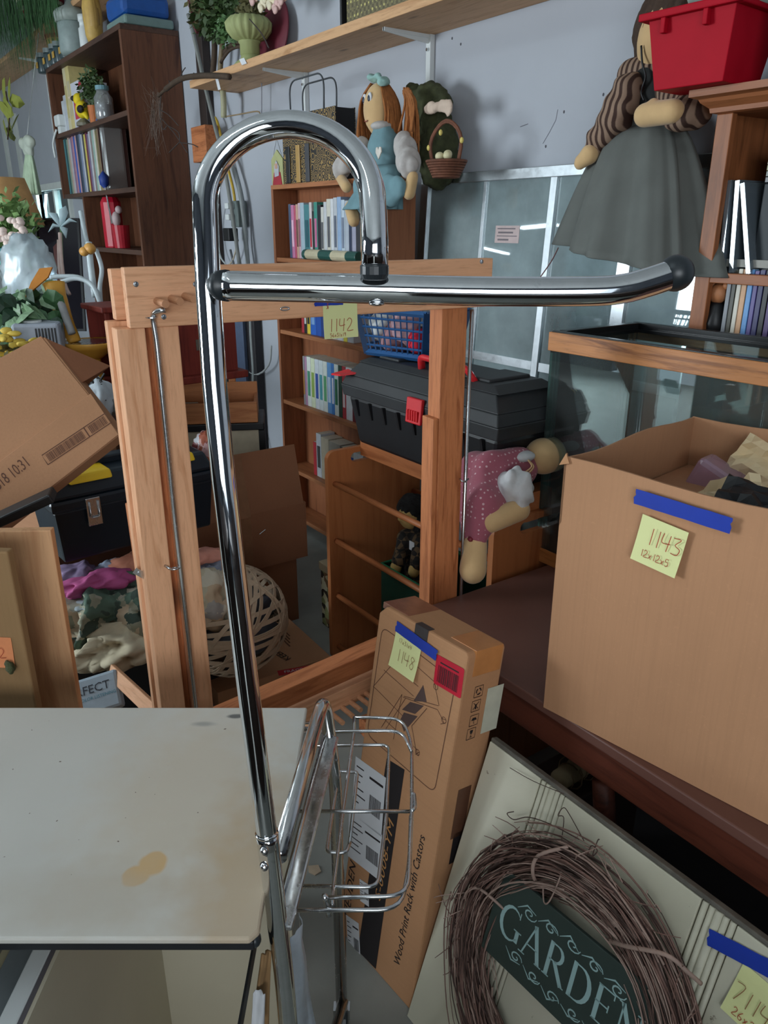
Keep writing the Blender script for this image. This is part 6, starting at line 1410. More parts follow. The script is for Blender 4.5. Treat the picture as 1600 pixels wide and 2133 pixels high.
br(((464, 188), (466, 215), (466, 245)), .016, 1.99, C('candlecream', 170, 168, 136), 'pale_rod'); br(((470, 243), (500, 238), (536, 232), (542, 240)), .0035, 2.0, C('twigtan', 150, 128, 96), 'thin_twig')
wbk = Py(410, 258, 2.0); wb2_ = Py(445, 330, 2.0); mk('wood_block', MB().box(wbk.x, wb2_.x, 1.96, 2.04, Py(430, 335, 1.96).z, Py(430, 258, 1.96).z), M_['pineXd'], bb, bev=.003)
# cables and outlet
cb = thing('cable_run', 'grey and yellow cables running down the wall beside the orange bookcase', 'cables', (Py(500, 500, 2.03).x, 2.03, .3))
def cable(pts, r, rgb_, y=2.05): mk('cable', MB().tube(cat_rom([Py(a, b, y) for a, b in pts], 4), r, 7), C('cable%d' % (rgb_[0]+rgb_[2]*7), *rgb_), cb, smooth=True)
cable(((448, 245), (455, 262), (470, 330), (486, 395), (490, 430)), .008, (196, 160, 50)); cable(((478, 330), (500, 400), (512, 500), (520, 600), (524, 700), (528, 800), (505, 860)), .013, (140, 146, 146)); cable(((488, 350), (506, 420), (512, 520), (530, 640), (532, 780)), .010, (120, 126, 128), 2.06)
cable(((455, 425), (450, 470), (458, 530), (470, 550)), .005, (170, 176, 176)); cable(((496, 500), (486, 540), (476, 552)), .005, (180, 170, 150)); cable(((480, 520), (500, 620), (505, 720), (500, 760)), .007, (90, 92, 94)); cable(((478, 690), (492, 745), (530, 780), (560, 760), (565, 720)), .006, (172, 176, 176))
cable(((505, 865), (540, 900), (552, 955)), .004, (40, 42, 44)); cable(((545, 170), (545, 240)), .003, (150, 152, 160))
ob = Py(487, 440, 2.03); ou = thing('outlet_box', 'grey wall outlet box with white plugs beside the orange bookcase', 'outlet', ob)
mk('box', MB().box(ob.x-.05, ob.x+.05, 2.03, 2.09, ob.z-.085, ob.z+.055), C('outletgrey', 108, 120, 118), ou, bev=.006)
for dz_ in (.03, -.03): mk('plug', MB().box(ob.x-.035, ob.x+.01, 1.99, 2.029, ob.z+dz_-.018, ob.z+dz_+.014), M_['white'], ou, bev=.004)
mk('adapter', MB().box(ob.x-.06, ob.x+.02, 1.98, 2.04, ob.z-.16, ob.z-.09), M_['black'], ou, bev=.005)
for i, (px, py, pz2) in enumerate(((515, 620, 560), (485, 700, 862))):
    pass
nb = Py(486, 690, 2.04); nb2 = Py(523, 862, 2.04); mk('blue_board', MB().box(nb.x-.02, nb2.x, 2.02, 2.04, .0005, nb.z+.25), C('bluepanel', 78, 92, 118), None, bev=.003, label='blue-grey board standing against the wall behind the cables', cat='board')
db = Py(540, 780, 2.07); mk('dark_board', MB().box(nb2.x+.005, nb2.x+.10, 2.045, 2.09, .0005, nb.z+.22), C('darkboard', 38, 34, 38), None, bev=.003, label='narrow dark board between the blue-grey board and the cables', cat='board')
# shelf goods right of the urn
ga0 = Py(722, 62, 1.85).x; ga1 = Py(852, 30, 1.85).x
GOLD = NT('woven_gold'); ck = GOLD.n('ShaderNodeTexChecker'); ck.inputs['Scale'].default_value = 75; GOLD.l(GOLD.coord(), ck.inputs['Vector']); ck.inputs[1].default_value = srgb(120, 112, 80); ck.inputs[2].default_value = srgb(92, 84, 62)
vd = GOLD.n('ShaderNodeTexVoronoi'); vd.inputs['Scale'].default_value = 42; vd.inputs['Randomness'].default_value = .1; GOLD.l(GOLD.coord(), vd.inputs['Vector']); GOLD.col(GOLD.mix(ck.outputs[0], srgb(206, 196, 120), GOLD.ramp(vd.outputs['Distance'], [(.25, (1,1,1,1)), (.32, (0,0,0,1))]))).set(rough=.45, metal=.2)
gw = thing('woven_gold_box', 'woven gold box with a lid on the long pine shelf', 'box', ((ga0+ga1)/2, 1.95, SZ))
mk('body', MB().box(ga0, ga1, 1.85, 2.05, SZ+.0005, SZ+.09), GOLD.m, gw, bev=.004); mk('lid', MB().box(ga0-.004, ga1+.004, 1.846, 2.054, SZ+.0905, SZ+.13), GOLD.m, gw, bev=.004)
pf = Py(712, 66, 1.84).x; mk('black_picture_frame', MB().box(pf-.012, pf, 1.84, 2.06, SZ+.0005, SZ+.34), M_['black'], None, bev=.002, label='black framed picture seen edge-on beside the woven gold box', cat='picture')
mg0 = Py(866, 15, 1.85).x
for i in range(3): mk('magazine', MB().box(mg0, mg0+.22, 1.85+.004*i, 2.05, SZ+.0005+.014*i, SZ+.0135+.014*i), (C('mag0', 150, 160, 160), C('mag1', 206, 212, 216), C('mag2', 96, 106, 112))[i], None, bev=.001, label=('grey-green magazine at the bottom of the shelf stack', 'white magazine in the middle of the shelf stack', 'dark grey magazine on top of the shelf stack')[i], cat='magazine', group='magazines stacked on the long pine shelf')
tag_on(un, 503, 122, 509, 134, 1.815, .05)
# ---------------------------------------------------------------- big doll on the wall
Y2 = 2.0
def B_(px, py, y=Y2): return Py(px, py, y)
BSH = stripes('blouse_stripe', srgb(66, 48, 42), srgb(146, 122, 104), 0, 34); SKG = plain('skirt_grey', srgb(98, 101, 97), .85, .12, 8); VST = plain('vest_black', srgb(24, 26, 26), .8, .2, 20)
bd_ = thing('large_doll', 'large cloth doll in a long grey skirt and black vest hanging on the wall', 'doll', B_(1300, 550))
wc_ = B_(1345, 262, 1.975); bot = B_(1318, 540, 1.84); print('big doll', wc_, bot)
sk = MB(); N_ = 96
hemz = lambda u: .02*sin(2*pi*u*1.0+.8)
def skf(u, v):
    a = 2*pi*u; c = wc_.lerp(Vector((bot.x, 1.84, bot.z)), v); k = .085 + (.222-.085)*v**.5
    pl = 1 + (.17*sin(a*6+.6) + .10*sin(a*11+1) + .04*sin(a*21))*(.25+.75*v)
    return Vector((c.x + cos(a)*k*pl, c.y + sin(a)*(k*.52)*pl, c.z + v*(-.035*cos(a))))
sk.grid(skf, N_, 18, closeu=True)
mk('skirt', sk, SKG, bd_, smooth=True, solid=.003)
for z_ in (.0,): mk('gathered_waist', skirt(MB(), wc_ + ZV*.02, .075, wc_ - ZV*.04, .085, 1, .6, 96, 4, 22, .12), SKG, bd_, smooth=True, solid=.002)
vt = B_(1352, 215, 1.985); body('vest', [('e', vt, (.078, .05, .10)), ('e', vt + ZV*.06, (.07, .045, .05))], .008, VST, bd_)
neck = B_(1355, 150, 1.99); body('shirt', [('c', neck + Vector((-.06, 0, 0)), neck + Vector((.06, 0, 0)), .045, .045)], .008, BSH, bd_)
body('sleeve', [('c', B_(1312, 182, 1.93), B_(1283, 245, 1.91), .042, .052), ('c', B_(1283, 245, 1.91), B_(1235, 312, 1.90), .050, .030)], .008, BSH, bd_, disp=lambda v: .006*fnz(v, 26)+.003*sin(v.z*120+v.x*50))
body('sleeve', [('c', B_(1400, 190, 1.93), B_(1445, 228, 1.90), .045, .05), ('c', B_(1445, 228, 1.90), B_(1415, 243, 1.86), .045, .04)], .008, BSH, bd_, disp=lambda v: .006*fnz(v, 26))
body('hand', [('c', B_(1228, 322, 1.88), B_(1208, 341, 1.87), .028, .018), ('c', B_(1225, 318, 1.88), B_(1203, 332, 1.87), .014, .010)], .006, M_['cloth_skin'], bd_)
body('hand', [('c', B_(1402, 232, 1.83), B_(1344, 240, 1.83), .030, .030), ('c', B_(1372, 235, 1.83), B_(1362, 215, 1.83), .020, .014)], .006, M_['cloth_skin'], bd_)
hc2 = B_(1392, 84, 2.01); h_ = body('head', [('e', hc2, (.085, .08, .105)), ('e', hc2 - ZV*.10, (.03, .03, .03))], .010, M_['cloth_skin'], bd_)
HB = plain('hair_brown', srgb(66, 50, 40), .95, .3, 90); mk('hair', MB().add(*blobmesh(MB().ell(hc2 + Vector((0, .012, .030)), (.112, .080, .112), 18, 12).ell(hc2 + Vector((-.08, .02, -.03)), (.028, .04, .08)).ell(hc2 + Vector((.08, .02, -.03)), (.028, .04, .08)), .010, 4, lambda v: .004*sin(v.x*200)+.003*fnz(v, 60))), HB, h_, smooth=True)
for s_ in (.05,): mk('eye', MB().ell(hc2 + Vector((s_, -.078, .0)), (.007, .005, .009), 8, 6), M_['ink'], h_)
Mv = frame(vt + Vector((-.055, -.060, .035)), (1, .0, 0), ey=(0, 0, 1)); lettering('ABC', .030, Mv, C('chalkwhite', 200, 206, 204), bd_)
mk('cord', MB().tube(cat_rom([B_(1336, 95, 1.93), B_(1338, 130, 1.93), B_(1345, 160, 1.93), B_(1336, 190, 1.93), B_(1342, 210, 1.93)], 4), .003, 6), M_['black'], bd_, smooth=True)
mk('wire', MB().tube(cat_rom([B_(1163, 516, 1.90), B_(1148, 545, 1.90), B_(1120, 585, 1.88)], 4), .002, 5), C('thinwire', 110, 70, 70), bd_, smooth=True)
# ---------------------------------------------------------------- red tub and clear tub on the right bookcase
tz = RT_ + .0012; tcn = Vector((-1.150, 1.755, RT_)); tl = Vector((-1.325, 1.745, RT_))
exx = (tcn - tl); LW = exx.length; Mt_ = frame(tl, exx, ey=(-exx.y, exx.x, 0)); print('tub', tl, tcn, LW, RT_)
Mt_.translation.z = tz; TDp = .16; Ht = B_(1350, 62, tl.y).z - RT_ + .0; Ht = .158
tub = thing('red_tub', 'bright red plastic tub on top of the cherry bookcase in front of the doll', 'tub', (0,0,0), M=Mt_); RDT = plain('tub_red', srgb(170, 8, 32), .6, .06, spec=.15)
def tubwalls(L, D, H, fl_, mat, par, M, th=.004):
    B = [(0, 0), (L, 0), (L, D), (0, D)]; Tp = [(-fl_, -fl_), (L+fl_, -fl_), (L+fl_, D+fl_), (-fl_, D+fl_)]; I = [(-fl_+th, -fl_+th), (L+fl_-th, -fl_+th), (L+fl_-th, D+fl_-th), (-fl_+th, D+fl_-th)]; J = [(th, th), (L-th, th), (L-th, D-th), (th, D-th)]
    V = [(x, y, 0) for x, y in B] + [(x, y, H) for x, y in Tp] + [(x, y, H) for x, y in I] + [(x, y, th) for x, y in J]; F = [(0, 3, 2, 1), (12, 13, 14, 15)]
    for i in range(4): j = (i+1) % 4; F += [(i, j, 4+j, 4+i), (4+i, 4+j, 8+j, 8+i), (8+i, 8+j, 12+j, 12+i)]
    return mk('body', MB().add(V, F), mat, par, M=M, bev=.012)
tubwalls(LW, TDp, Ht, .022, RDT, tub, Mt_)
rm = MB(); e = .038
for b in ((-e, LW+e, -e, -.02), (-e, LW+e, TDp+.02, TDp+e), (-e, -.02, -.02, TDp+.02), (LW+.02, LW+e, -.02, TDp+.02)): rm.box(*b, Ht-.014, Ht+.002)
mk('rim', rm, RDT, tub, M=Mt_, bev=.003)
for x in (.02, LW-.05): mk('rim_rib', MB().box(x, x+.012, -.034, -.018, Ht-.045, Ht-.013), RDT, tub, M=Mt_, bev=.002)
mk('plastic_saucer', MB().lathe([(0, 0), (.10, .004), (.11, .02), (.09, .035), (0, .045)], n=30), C('lidwhite', 176, 196, 188, .4), None, M=Mt_ @ T(LW*.72, TDp*.55, Ht+.004) @ Matrix.Rotation(radians(8), 4, 'Y'), smooth=True, label='pale green plastic saucer lying across the top of the red tub', cat='saucer')
mk('black_wire', MB().tube([Mt_ @ Vector((LW*.55 + .05*cos(t*pi/8), TDp*.2, Ht+.01+.03*sin(t*pi/8))) for t in range(9)], .002, 5), M_['black'], None, label='black wire loop sticking up from the red tub', cat='wire')
M_['clearpl'] = glassmat('clear_plastic', (.86, .88, .88, 1), .06, .30, .12, (.62, .62, .6, 1))
cp0 = Vector((-1.045, 1.80, RT_)); Mcl = T(cp0.x, cp0.y, tz) @ RZ(radians(-4)); clt = thing('clear_tub', 'clear plastic tub of sticks on the cherry bookcase right of the red tub', 'tub', (0,0,0), M=Mcl)
tubwalls(.36, .20, .22, .015, M_['clearpl'], clt, Mcl, .003)
for i in range(10): props(mk('wooden_stick', MB().box(-.008, .008, -.002, .002, 0, .19), C('stick%d' % (i % 3), 170-20*(i%3), 140-16*(i%3), 104-10*(i%3)), None, M=Mcl @ T(.03+.032*i, .04+.012*(i%4), .006) @ Matrix.Rotation(radians(-6+i*1.3), 4, 'Y')), '%s wooden stick from the left inside the clear tub' % ORD[i], 'stick', 'wooden sticks in the clear tub')
# discs and cases in the right bookcase
JEW = glassmat('jewel_case', (.7, .78, .84, 1), .10, .35, .08, (.35, .42, .48, 1))
for i, (px, an_) in enumerate(((1512, -3), (1535, -5), (1572, -14))):
    p = Py(px, 549, RF+.03); m = T(p.x, RF+.02, rz[0]+.001) @ Matrix.Rotation(radians(an_), 4, 'Y')
    o = thing('disc_case', ('clear disc case standing upright at the left of the cherry bookcase shelf', 'clear disc case standing second on the cherry bookcase shelf', 'clear disc case leaning furthest on the cherry bookcase shelf')[i], 'disc case', (0,0,0), 'clear disc cases on the cherry bookcase', M=m)
    mk('case', MB().box(-.013, .0, 0, .13, 0, .215), JEW, o, M=m, bev=.001); mk('spine_insert', MB().box(-.010, -.003, .002, .128, .006, .209), C('insert', 70, 84, 96, .3), o, M=m)
px0 = Py(1580, 460, RF+.05).x
STK = [((40, 42, 48), 'black'), ((60, 70, 60), 'dark green'), ((150, 150, 110), 'khaki'), ((206, 206, 190), 'ivory'), ((200, 50, 120), 'hot pink'), ((70, 60, 110), 'violet')]
zz = rz[0]+.001
mk('disc_storage_box', MB().box(px0, px0+.16, RF+.05, RF+.19, zz, zz+.205), C('discbox', 40, 46, 50), None, bev=.003, label='dark storage box under the stack of discs in the cherry bookcase', cat='box'); zz += .2065
for i, (c, nmn) in enumerate(STK): mk('disc_case', MB().box(px0, px0+.142, RF+.05, RF+.175, zz, zz+.0125), C('disc_%s' % nmn.replace(' ', ''), *c, .35), None, bev=.001, label='%s disc case in the flat stack at the right edge' % nmn, cat='disc case', group='flat stack of discs in the cherry bookcase'); zz += .0132
x0 = Py(1506, 650, RF+.03).x
row(x0, RF+.03, rz[1], [('grey', (120, 126, 130), .012, .17), ('dark olive', (66, 66, 56), .012, .165), ('cream', (186, 176, 140), .012, .168), ('peach', (206, 160, 120), .014, .168), ('sky blue', (70, 150, 196), .014, .168), ('violet', (90, 80, 140), .012, .165), ('indigo', (50, 50, 96), .014, .168), ('black', (26, 26, 30), .014, .168), ('purple', (80, 60, 110), .014, .168), ('slate', (70, 84, 100), .014, .168), ('teal', (50, 90, 96), .014, .168), ('charcoal', (44, 46, 50), .014, .168)], 'the cherry bookcase lower shelf', 'disc cases on the lower shelf of the cherry bookcase', kind='disc case', cat='disc case', name='disc_case', depth=.125)
fg = Py(1490, 655, RF+.04); figo = thing('clay_figurine', 'tiny brown and black figurine beside the discs in the cherry bookcase', 'figurine', (fg.x, fg.y, rz[1]))
mk('body', MB().lathe([(.022, 0), (.028, .03), (.018, .075), (.01, .085)], n=12), M_['black'], figo, M=T(fg.x, fg.y, rz[1]+.0005), smooth=True); mk('head', MB().ell((fg.x, fg.y, rz[1]+.105), (.024, .022, .026), 12, 8).ell((fg.x-.02, fg.y, rz[1]+.125), (.01, .01, .01), 8, 6).ell((fg.x+.02, fg.y, rz[1]+.125), (.01, .01, .01), 8, 6), C('clay', 176, 116, 76), figo, smooth=True)
mk('paper_pile', MB().box(x0, RX1-.03, RF+.04, WY-.03, rz[0]-.045, rz[0]-.0255) if False else MB().box(x0-.02, x0+.30, RF+.035, RF+.19, rz[1]+.172, rz[1]+.19), C('pilegrey', 150, 148, 140), None, label='pale paper pile lying on top of the row of discs', cat='paper')
# radiator-like ribbed white heater behind the aquarium
hx = Py(1430, 860, 1.82); ht_ = thing('ribbed_heater', 'white ribbed heater standing behind the aquarium', 'heater', (hx.x+.2, 1.81, 0)) if False else None
# wall marks
wcrk = [o for o in COL.objects if o.name == 'wall_back'][0]
for i, pts in enumerate((((1162, 228), (1158, 250), (1145, 275), (1131, 299)), ((1084, 264), (1100, 258)))):
    mk('wall_crack', MB().tube([Py(a, b, WY-.0005) for a, b in pts], .0013, 4), C('crackgrey', 124, 126, 136), wcrk)
for i, (px, py) in enumerate(((1175, 233), (1137, 305), (960, 92), (942, 80), (1257, 197))): mk('nail_hole', MB().ell(Py(px, py, WY), (.004, .002, .005), 8, 5), C('holedark', 70, 70, 78), wcrk)
# ================================================================ far left side
def X_(px, py, y): return Py(px, py, y)
# dark bookcase: upper shelf
zs0 = dz[0]
x0 = max(X_(96, 270, DF+.05).x, DX0+.12)
row(x0, DF+.05, dz[0], [('white slim', (200, 204, 210), .06, .22), ('silver', (186, 190, 198), .07, .25), ('cream tall', (206, 196, 160), .07, .42, (190, 176, 120)), ('pale yellow tall', (206, 190, 130), .09, .45, (190, 180, 150)), ('white thick', (206, 206, 216), .20, .30, (190, 60, 80))], 'the dark bookcase upper shelf', 'books on the upper shelf of the dark bookcase', depth=.2)
x0 = max(X_(84, 350, DF+.05).x, DX0+.035)
cols = [('grey teal', (120, 140, 140)), ('dark teal', (40, 84, 90)), ('sage', (130, 150, 130)), ('beige pink', (186, 160, 150)), ('pale grey', (170, 170, 180)), ('mauve', (140, 110, 140)), ('rose', (180, 130, 140)), ('blue', (50, 90, 150)), ('dusty pink', (190, 150, 156)), ('navy', (40, 50, 90)), ('slate', (90, 100, 130)), ('grey blue', (130, 140, 170)), ('silver', (176, 176, 186)), ('dark grey', (70, 70, 84)), ('yellow', (206, 190, 90)), ('wine', (110, 50, 70)), ('violet grey', (120, 110, 140)), ('pearl', (190, 190, 196)), ('taupe', (140, 126, 120)), ('mint', (150, 180, 170)), ('ivory', (206, 200, 180)), ('khaki', (150, 140, 100)), ('tan', (186, 156, 110)), ('brown', (80, 50, 46))]
q = random.Random(8); W0 = (X_(216, 350, DF+.05).x - x0)/len(cols)
row(x0, DF+.05, dz[1], [(n, c, W0-.001, .40+q.uniform(-.02, .03), (60, 60, 70) if i % 3 == 1 else (200, 200, 206)) for i, (n, c) in enumerate(cols)] if False else [(n, c, W0-.001, .40+q.uniform(-.02, .03)) for n, c in cols], 'the dark bookcase middle shelf', 'slim cases on the middle shelf of the dark bookcase', kind='slim case', cat='case', name='slim_case', depth=.18)
jx = X_(212, 380, DF+.06).x; jr = thing('storage_jar', 'tall clear plastic jar with a blue lid on the dark bookcase middle shelf', 'jar', (jx+.07, DF+.13, dz[1]))
mk('jar_body', MB().box(jx, jx+.15, DF+.05, DF+.20, dz[1]+.001, dz[1]+.42), M_['clearpl'], jr, bev=.02); mk('jar_lid', MB().box(jx-.003, jx+.153, DF+.047, DF+.203, dz[1]+.421, dz[1]+.455), C('jarblue', 30, 96, 160, .4), jr, bev=.006)
# bird, plant in orange pot, glass jar, camera on the upper shelf
bp_ = X_(172, 235, DF+.03); bird = thing('yellow_bird', 'yellow bird ornament with a black face on the dark bookcase upper shelf', 'ornament', (bp_.x, bp_.y, dz[0]))
bz_2 = dz[0]+.045
body('body', [('e', (bp_.x, bp_.y, bz_2+.06), (.065, .045, .06)), ('e', (bp_.x-.055, bp_.y, bz_2+.13), (.042, .04, .042)), ('c', (bp_.x+.03, bp_.y, bz_2+.05), (bp_.x+.10, bp_.y, bz_2-.0), .035, .015)], .010, C('birdyellow', 226, 200, 30), bird)
mk('mask', MB().ell((bp_.x-.075, bp_.y-.02, bz_2+.135), (.028, .03, .02), 10, 8), M_['ink'], bird, smooth=True); mk('beak', MB().tube([(bp_.x-.09, bp_.y-.03, bz_2+.14), (bp_.x-.13, bp_.y-.05, bz_2+.145)], [.014, .003], 8), C('beakpale', 210, 190, 170), bird)
mk('red_crest', MB().tube(cat_rom([(bp_.x-.11, bp_.y+.03, bz_2+.20), (bp_.x-.07, bp_.y+.03, bz_2+.235), (bp_.x-.02, bp_.y+.03, bz_2+.215)], 4), .012, 6), C('crestred', 180, 30, 60), bird, smooth=True)
mk('wing', MB().ell((bp_.x+.06, bp_.y-.03, bz_2+.055), (.05, .02, .025), 10, 8), M_['ink'], bird, smooth=True); mk('perch', MB().lathe([(.05, 0), (.05, .02), (.02, .045)], n=14), C('perchgrey', 120, 116, 100), bird, M=T(bp_.x, bp_.y, dz[0]+.0008))
op = X_(195, 230, DF+.05); ot = thing('potted_moss', 'bushy green plant in an orange pot beside the yellow bird', 'plant', (op.x, op.y, dz[0]))
mk('pot', MB().lathe([(.030, 0), (.038, .11), (.034, .11)], n=16), C('potorange', 190, 106, 50), ot, M=T(op.x, op.y, dz[0]+.0008)); foliage('leaves', (op.x+.01, op.y, dz[0]+.22), (.12, .07, .12), 500, .04, GR1, '', '', 21, par=ot)
gj = X_(217, 225, DF+.05); gjt = thing('glass_jar', 'small clear glass jar of beads at the right of the upper shelf', 'jar', (gj.x, gj.y, dz[0]))
mk('glass', MB().lathe([(.055, 0), (.06, .02), (.06, .13), (.04, .16), (.04, .18)], n=20), M_['clearpl'], gjt, M=T(gj.x, gj.y, dz[0]+.0008), smooth=True); mk('beads', MB().lathe([(.05, .004), (.054, .09), (0, .11)], n=14), C('beads', 150, 150, 160, .3), gjt, M=T(gj.x, gj.y, dz[0]+.0008)); mk('jar_lid', MB().lathe([(.043, .175), (.043, .20), (0, .2)], n=16), C('lidteal', 110, 150, 160), gjt, M=T(gj.x, gj.y, dz[0]+.0008))
ca_ = X_(88, 275, DF+.03); ca_.x = max(ca_.x, DX0+.10); cmr = thing('white_camera', 'small white clip camera on the left end of the dark bookcase', 'camera', (ca_.x, ca_.y, dz[0]))
mk('base', MB().box(ca_.x-.02, ca_.x+.05, ca_.y-.02, ca_.y+.03, dz[0]+.0008, dz[0]+.05), M_['white'], cmr, bev=.004); mk('head', MB().box(ca_.x-.06, ca_.x+.06, ca_.y-.03, ca_.y+.03, dz[0]+.0505, dz[0]+.13), M_['white'], cmr, bev=.012)
mk('cable', MB().tube(cat_rom([(ca_.x-.02, ca_.y-.03, dz[0]+.03), (ca_.x-.09, DF-.02, dz[0]-.06), (ca_.x-.08, DF-.02, dz[0]-.16)], 4), .008, 6), M_['white'], cmr, smooth=True)
# lower compartment: red candle, red can, brush, things below
cx_ = X_(243, 512, DF+.08); zc = dz[2]
mk('red_candle', MB().lathe([(.068, 0), (.07, .01), (.07, .30), (.05, .335), (0, .33)], n=12), C('candlered', 186, 20, 46, .4), None, M=T(cx_.x-.03, cx_.y, zc+.0008), smooth=False, label='thick red candle in the lower dark bookcase compartment', cat='candle')
cn_ = T(cx_.x+.135, cx_.y, zc+.0008); cn = thing('red_can', 'red can with a white figure beside the red candle', 'can', (0,0,0), M=cn_)
mk('can', MB().lathe([(.052, 0), (.06, .15), (.056, .15)], n=18), C('canred', 176, 26, 44, .4), cn, M=cn_); mk('figure', MB().ell((-.01, -.02, .19), (.03, .03, .05), 10, 8).ell((.0, 0, .25), (.024, .024, .026), 10, 8), C('figwhite', 190, 170, 170), cn, M=cn_, smooth=True)
mk('brush_handle', MB().tube([(-.02, -.05, .16), (-.05, -.06, .40)], .006, 6), M_['steel'], cn, M=cn_); mk('blue_brush', MB().lathe([(.0, .38), (.03, .41), (.034, .46), (0, .50)], T(-.055, -.06, 0), 10), C('brushblue', 30, 60, 140), cn, M=cn_, smooth=True)
mk('blue_tin', MB().box(cx_.x-.09, cx_.x+.03, DF+.05, DF+.15, dz[2]-.399, dz[2]-.20), C('tinblue', 60, 120, 160), None, bev=.01, label='blue tin on the shelf under the red candle', cat='tin')
mk('gourd', MB().lathe([(.06, 0), (.13, .05), (.12, .12), (.05, .17), (.018, .22), (.016, .25)], n=18, rib=.08, ribn=8), C('gourd', 96, 84, 52), None, M=T(cx_.x+.17, DF+.14, dz[2]-.399), smooth=True, label='brown green gourd under the red can', cat='gourd')
# things on top of the dark bookcase
TZ_ = dt+.0008
def top_at(px): return X_(px, 90, DF+.08).x
def top_at2(px, py): return X_(px, py, DF+.06).x
bl = top_at2(208, 60); bl2 = X_(300, 50, DF+.25).x
lidg = mk('flat_tray', MB().box(-5.40, -5.06, DF+.03, DF+.33, TZ_, TZ_+.05), C('traygrey', 110, 132, 128, .4), None, bev=.014, label='grey-green flat tray under the blue case on the dark bookcase', cat='tray')
mk('blue_case', MB().box(-5.39, -5.08, DF+.03, DF+.32, TZ_+.0508, TZ_+.17), C('caseblue', 14, 76, 150, .4), None, bev=.03, label='bright blue soft case on top of the dark bookcase', cat='case')
def topitem(name, prof, px, py, mat, lb, ct, dy=.06, n=18, rib=0, ribn=0, extra=None):
    x = X_(px, py, DF+dy).x; r = thing(name, lb, ct, (x, DF+dy, TZ_)); M = WM[r]
    mk('body', MB().lathe(prof, n=n, rib=rib, ribn=ribn), mat, r, M=M, smooth=True)
    if extra: extra(r, M)
    return r
def lidx(r, M): mk('lid', MB().lathe([(.11, .20), (.115, .25), (.10, .27), (.04, .30), (.02, .33), (0, .335)], n=20), C('jarlid', 156, 166, 160, .5), r, M=M, smooth=True)
topitem('grey_jar', [(.085, 0), (.10, .02), (.10, .19), (.09, .20)], 157, 105, C('jargrey', 138, 152, 150, .5), 'pale grey lidded jar on top of the dark bookcase', 'jar', extra=lidx)
def tulip(r, M):
    mk('rim_band', MB().lathe([(.128, .26), (.134, .30), (.128, .30)], n=20), C('bandred', 150, 40, 46), r, M=M)
    mk('green_band', MB().lathe([(.118, .19), (.126, .25), (.12, .25)], n=20), C('bandgreen', 110, 130, 70), r, M=M)
topitem('painted_pot', [(.07, 0), (.09, .08), (.12, .2), (.13, .28), (.12, .28)], 132, 90, C('potcream', 196, 170, 110, .6), 'cream painted pot with red and green bands behind the grey jar', 'pot', dy=.24, extra=tulip)
topitem('white_bottle', [(.035, 0), (.038, .02), (.038, .12), (.028, .13), (.028, .16), (.034, .162), (.034, .20)], 178, 82, M_['white'], 'small white bottle beside the corn husk on the dark bookcase', 'bottle')
def husk(r, M):
    for i in range(7): mk('husk_leaf', MB().tube(cat_rom([(0, 0, .02), (.04*cos(i), .03*sin(i), .15), (.02*cos(i)+.0, .02*sin(i), .32), (.0+.02*cos(i*2), .01, .44)], 4), [.026, .03, .034, .034, .032, .03, .026, .02, .016, .012, .008, .005, .003], 6), C('husk', 186, 150, 80), r, M=M, smooth=True)
topitem('corn_husk', [(.04, 0), (.055, .05), (.06, .2), (.03, .35)], 197, 75, C('corn', 196, 160, 84), 'dried corn husk standing on the dark bookcase', 'corn husk', extra=husk)
for i, (px, py) in enumerate(((90, 134), (104, 124), (116, 117), (124, 110), (138, 103))):
    def jl(r, M): mk('jar_lid', MB().lathe([(.043, .105), (.043, .135), (0, .135)], n=14), C('jarlidk', 110, 120, 120, .4), r, M=M); mk('jar_label', MB().box(-.025, .025, -.049, -.045, .03, .07), C('jarlabel', 190, 150, 70), r, M=M)
    topitem('spice_jar', [(.042, 0), (.045, .01), (.045, .09), (.036, .105)], px, py, C('jardark', 60, 76, 80, .3), '%s small dark jar from the left on the dark bookcase top' % ORD[i], 'jar', dy=.04, extra=jl)['group'] = 'small dark jars on the dark bookcase'
# things on the higher shelf
HZ = 2.9168
def sp_at(px, py, y): return Py(px, py, y).x
x = sp_at(80, 45, 1.87); spt = thing('striped_pot', 'small cream pot with red and green stripes on the higher shelf', 'pot', (x, 1.90, HZ)); M = WM[spt]
mk('body', MB().lathe([(.11, 0), (.14, .06), (.17, .2), (.175, .26), (.165, .26)], n=22), C('stripecream', 196, 200, 170, .5), spt, M=M, smooth=True)
for z0, z1, c in ((.06, .09, (90, 120, 70)), (.12, .14, (150, 40, 50)), (.17, .20, (90, 120, 70)), (.225, .26, (140, 40, 46))): mk('painted_band', MB().lathe([(.142+(z0-.06)*.22, z0), (.144+(z1-.06)*.22, z1)], n=22, cap=False), C('pband%d' % c[0], *c), spt, M=M)
gl = thing('pine_garland', 'dark green pine garland hanging over the edge of the higher shelf', 'garland', (sp_at(30, 20, 1.8), 1.85, HZ)); q = random.Random(4); mb = MB()
for i in range(1500):
    px, py = q.uniform(-30, 118), q.uniform(-40, 40) ; c = Py(px, py, 1.76 + q.uniform(-.08, .08)); L_ = q.uniform(.12, .40)*(1.4 if px < 60 else .6)
    d = Vector((q.uniform(-.12, .12), q.uniform(-.05, .05), -1)); e = Vector((.006, 0, 0)); mb.add([c-e, c+e, c + d*L_], [(0, 1, 2)])
mk('needles', mb, PIN, gl, kind='stuff')
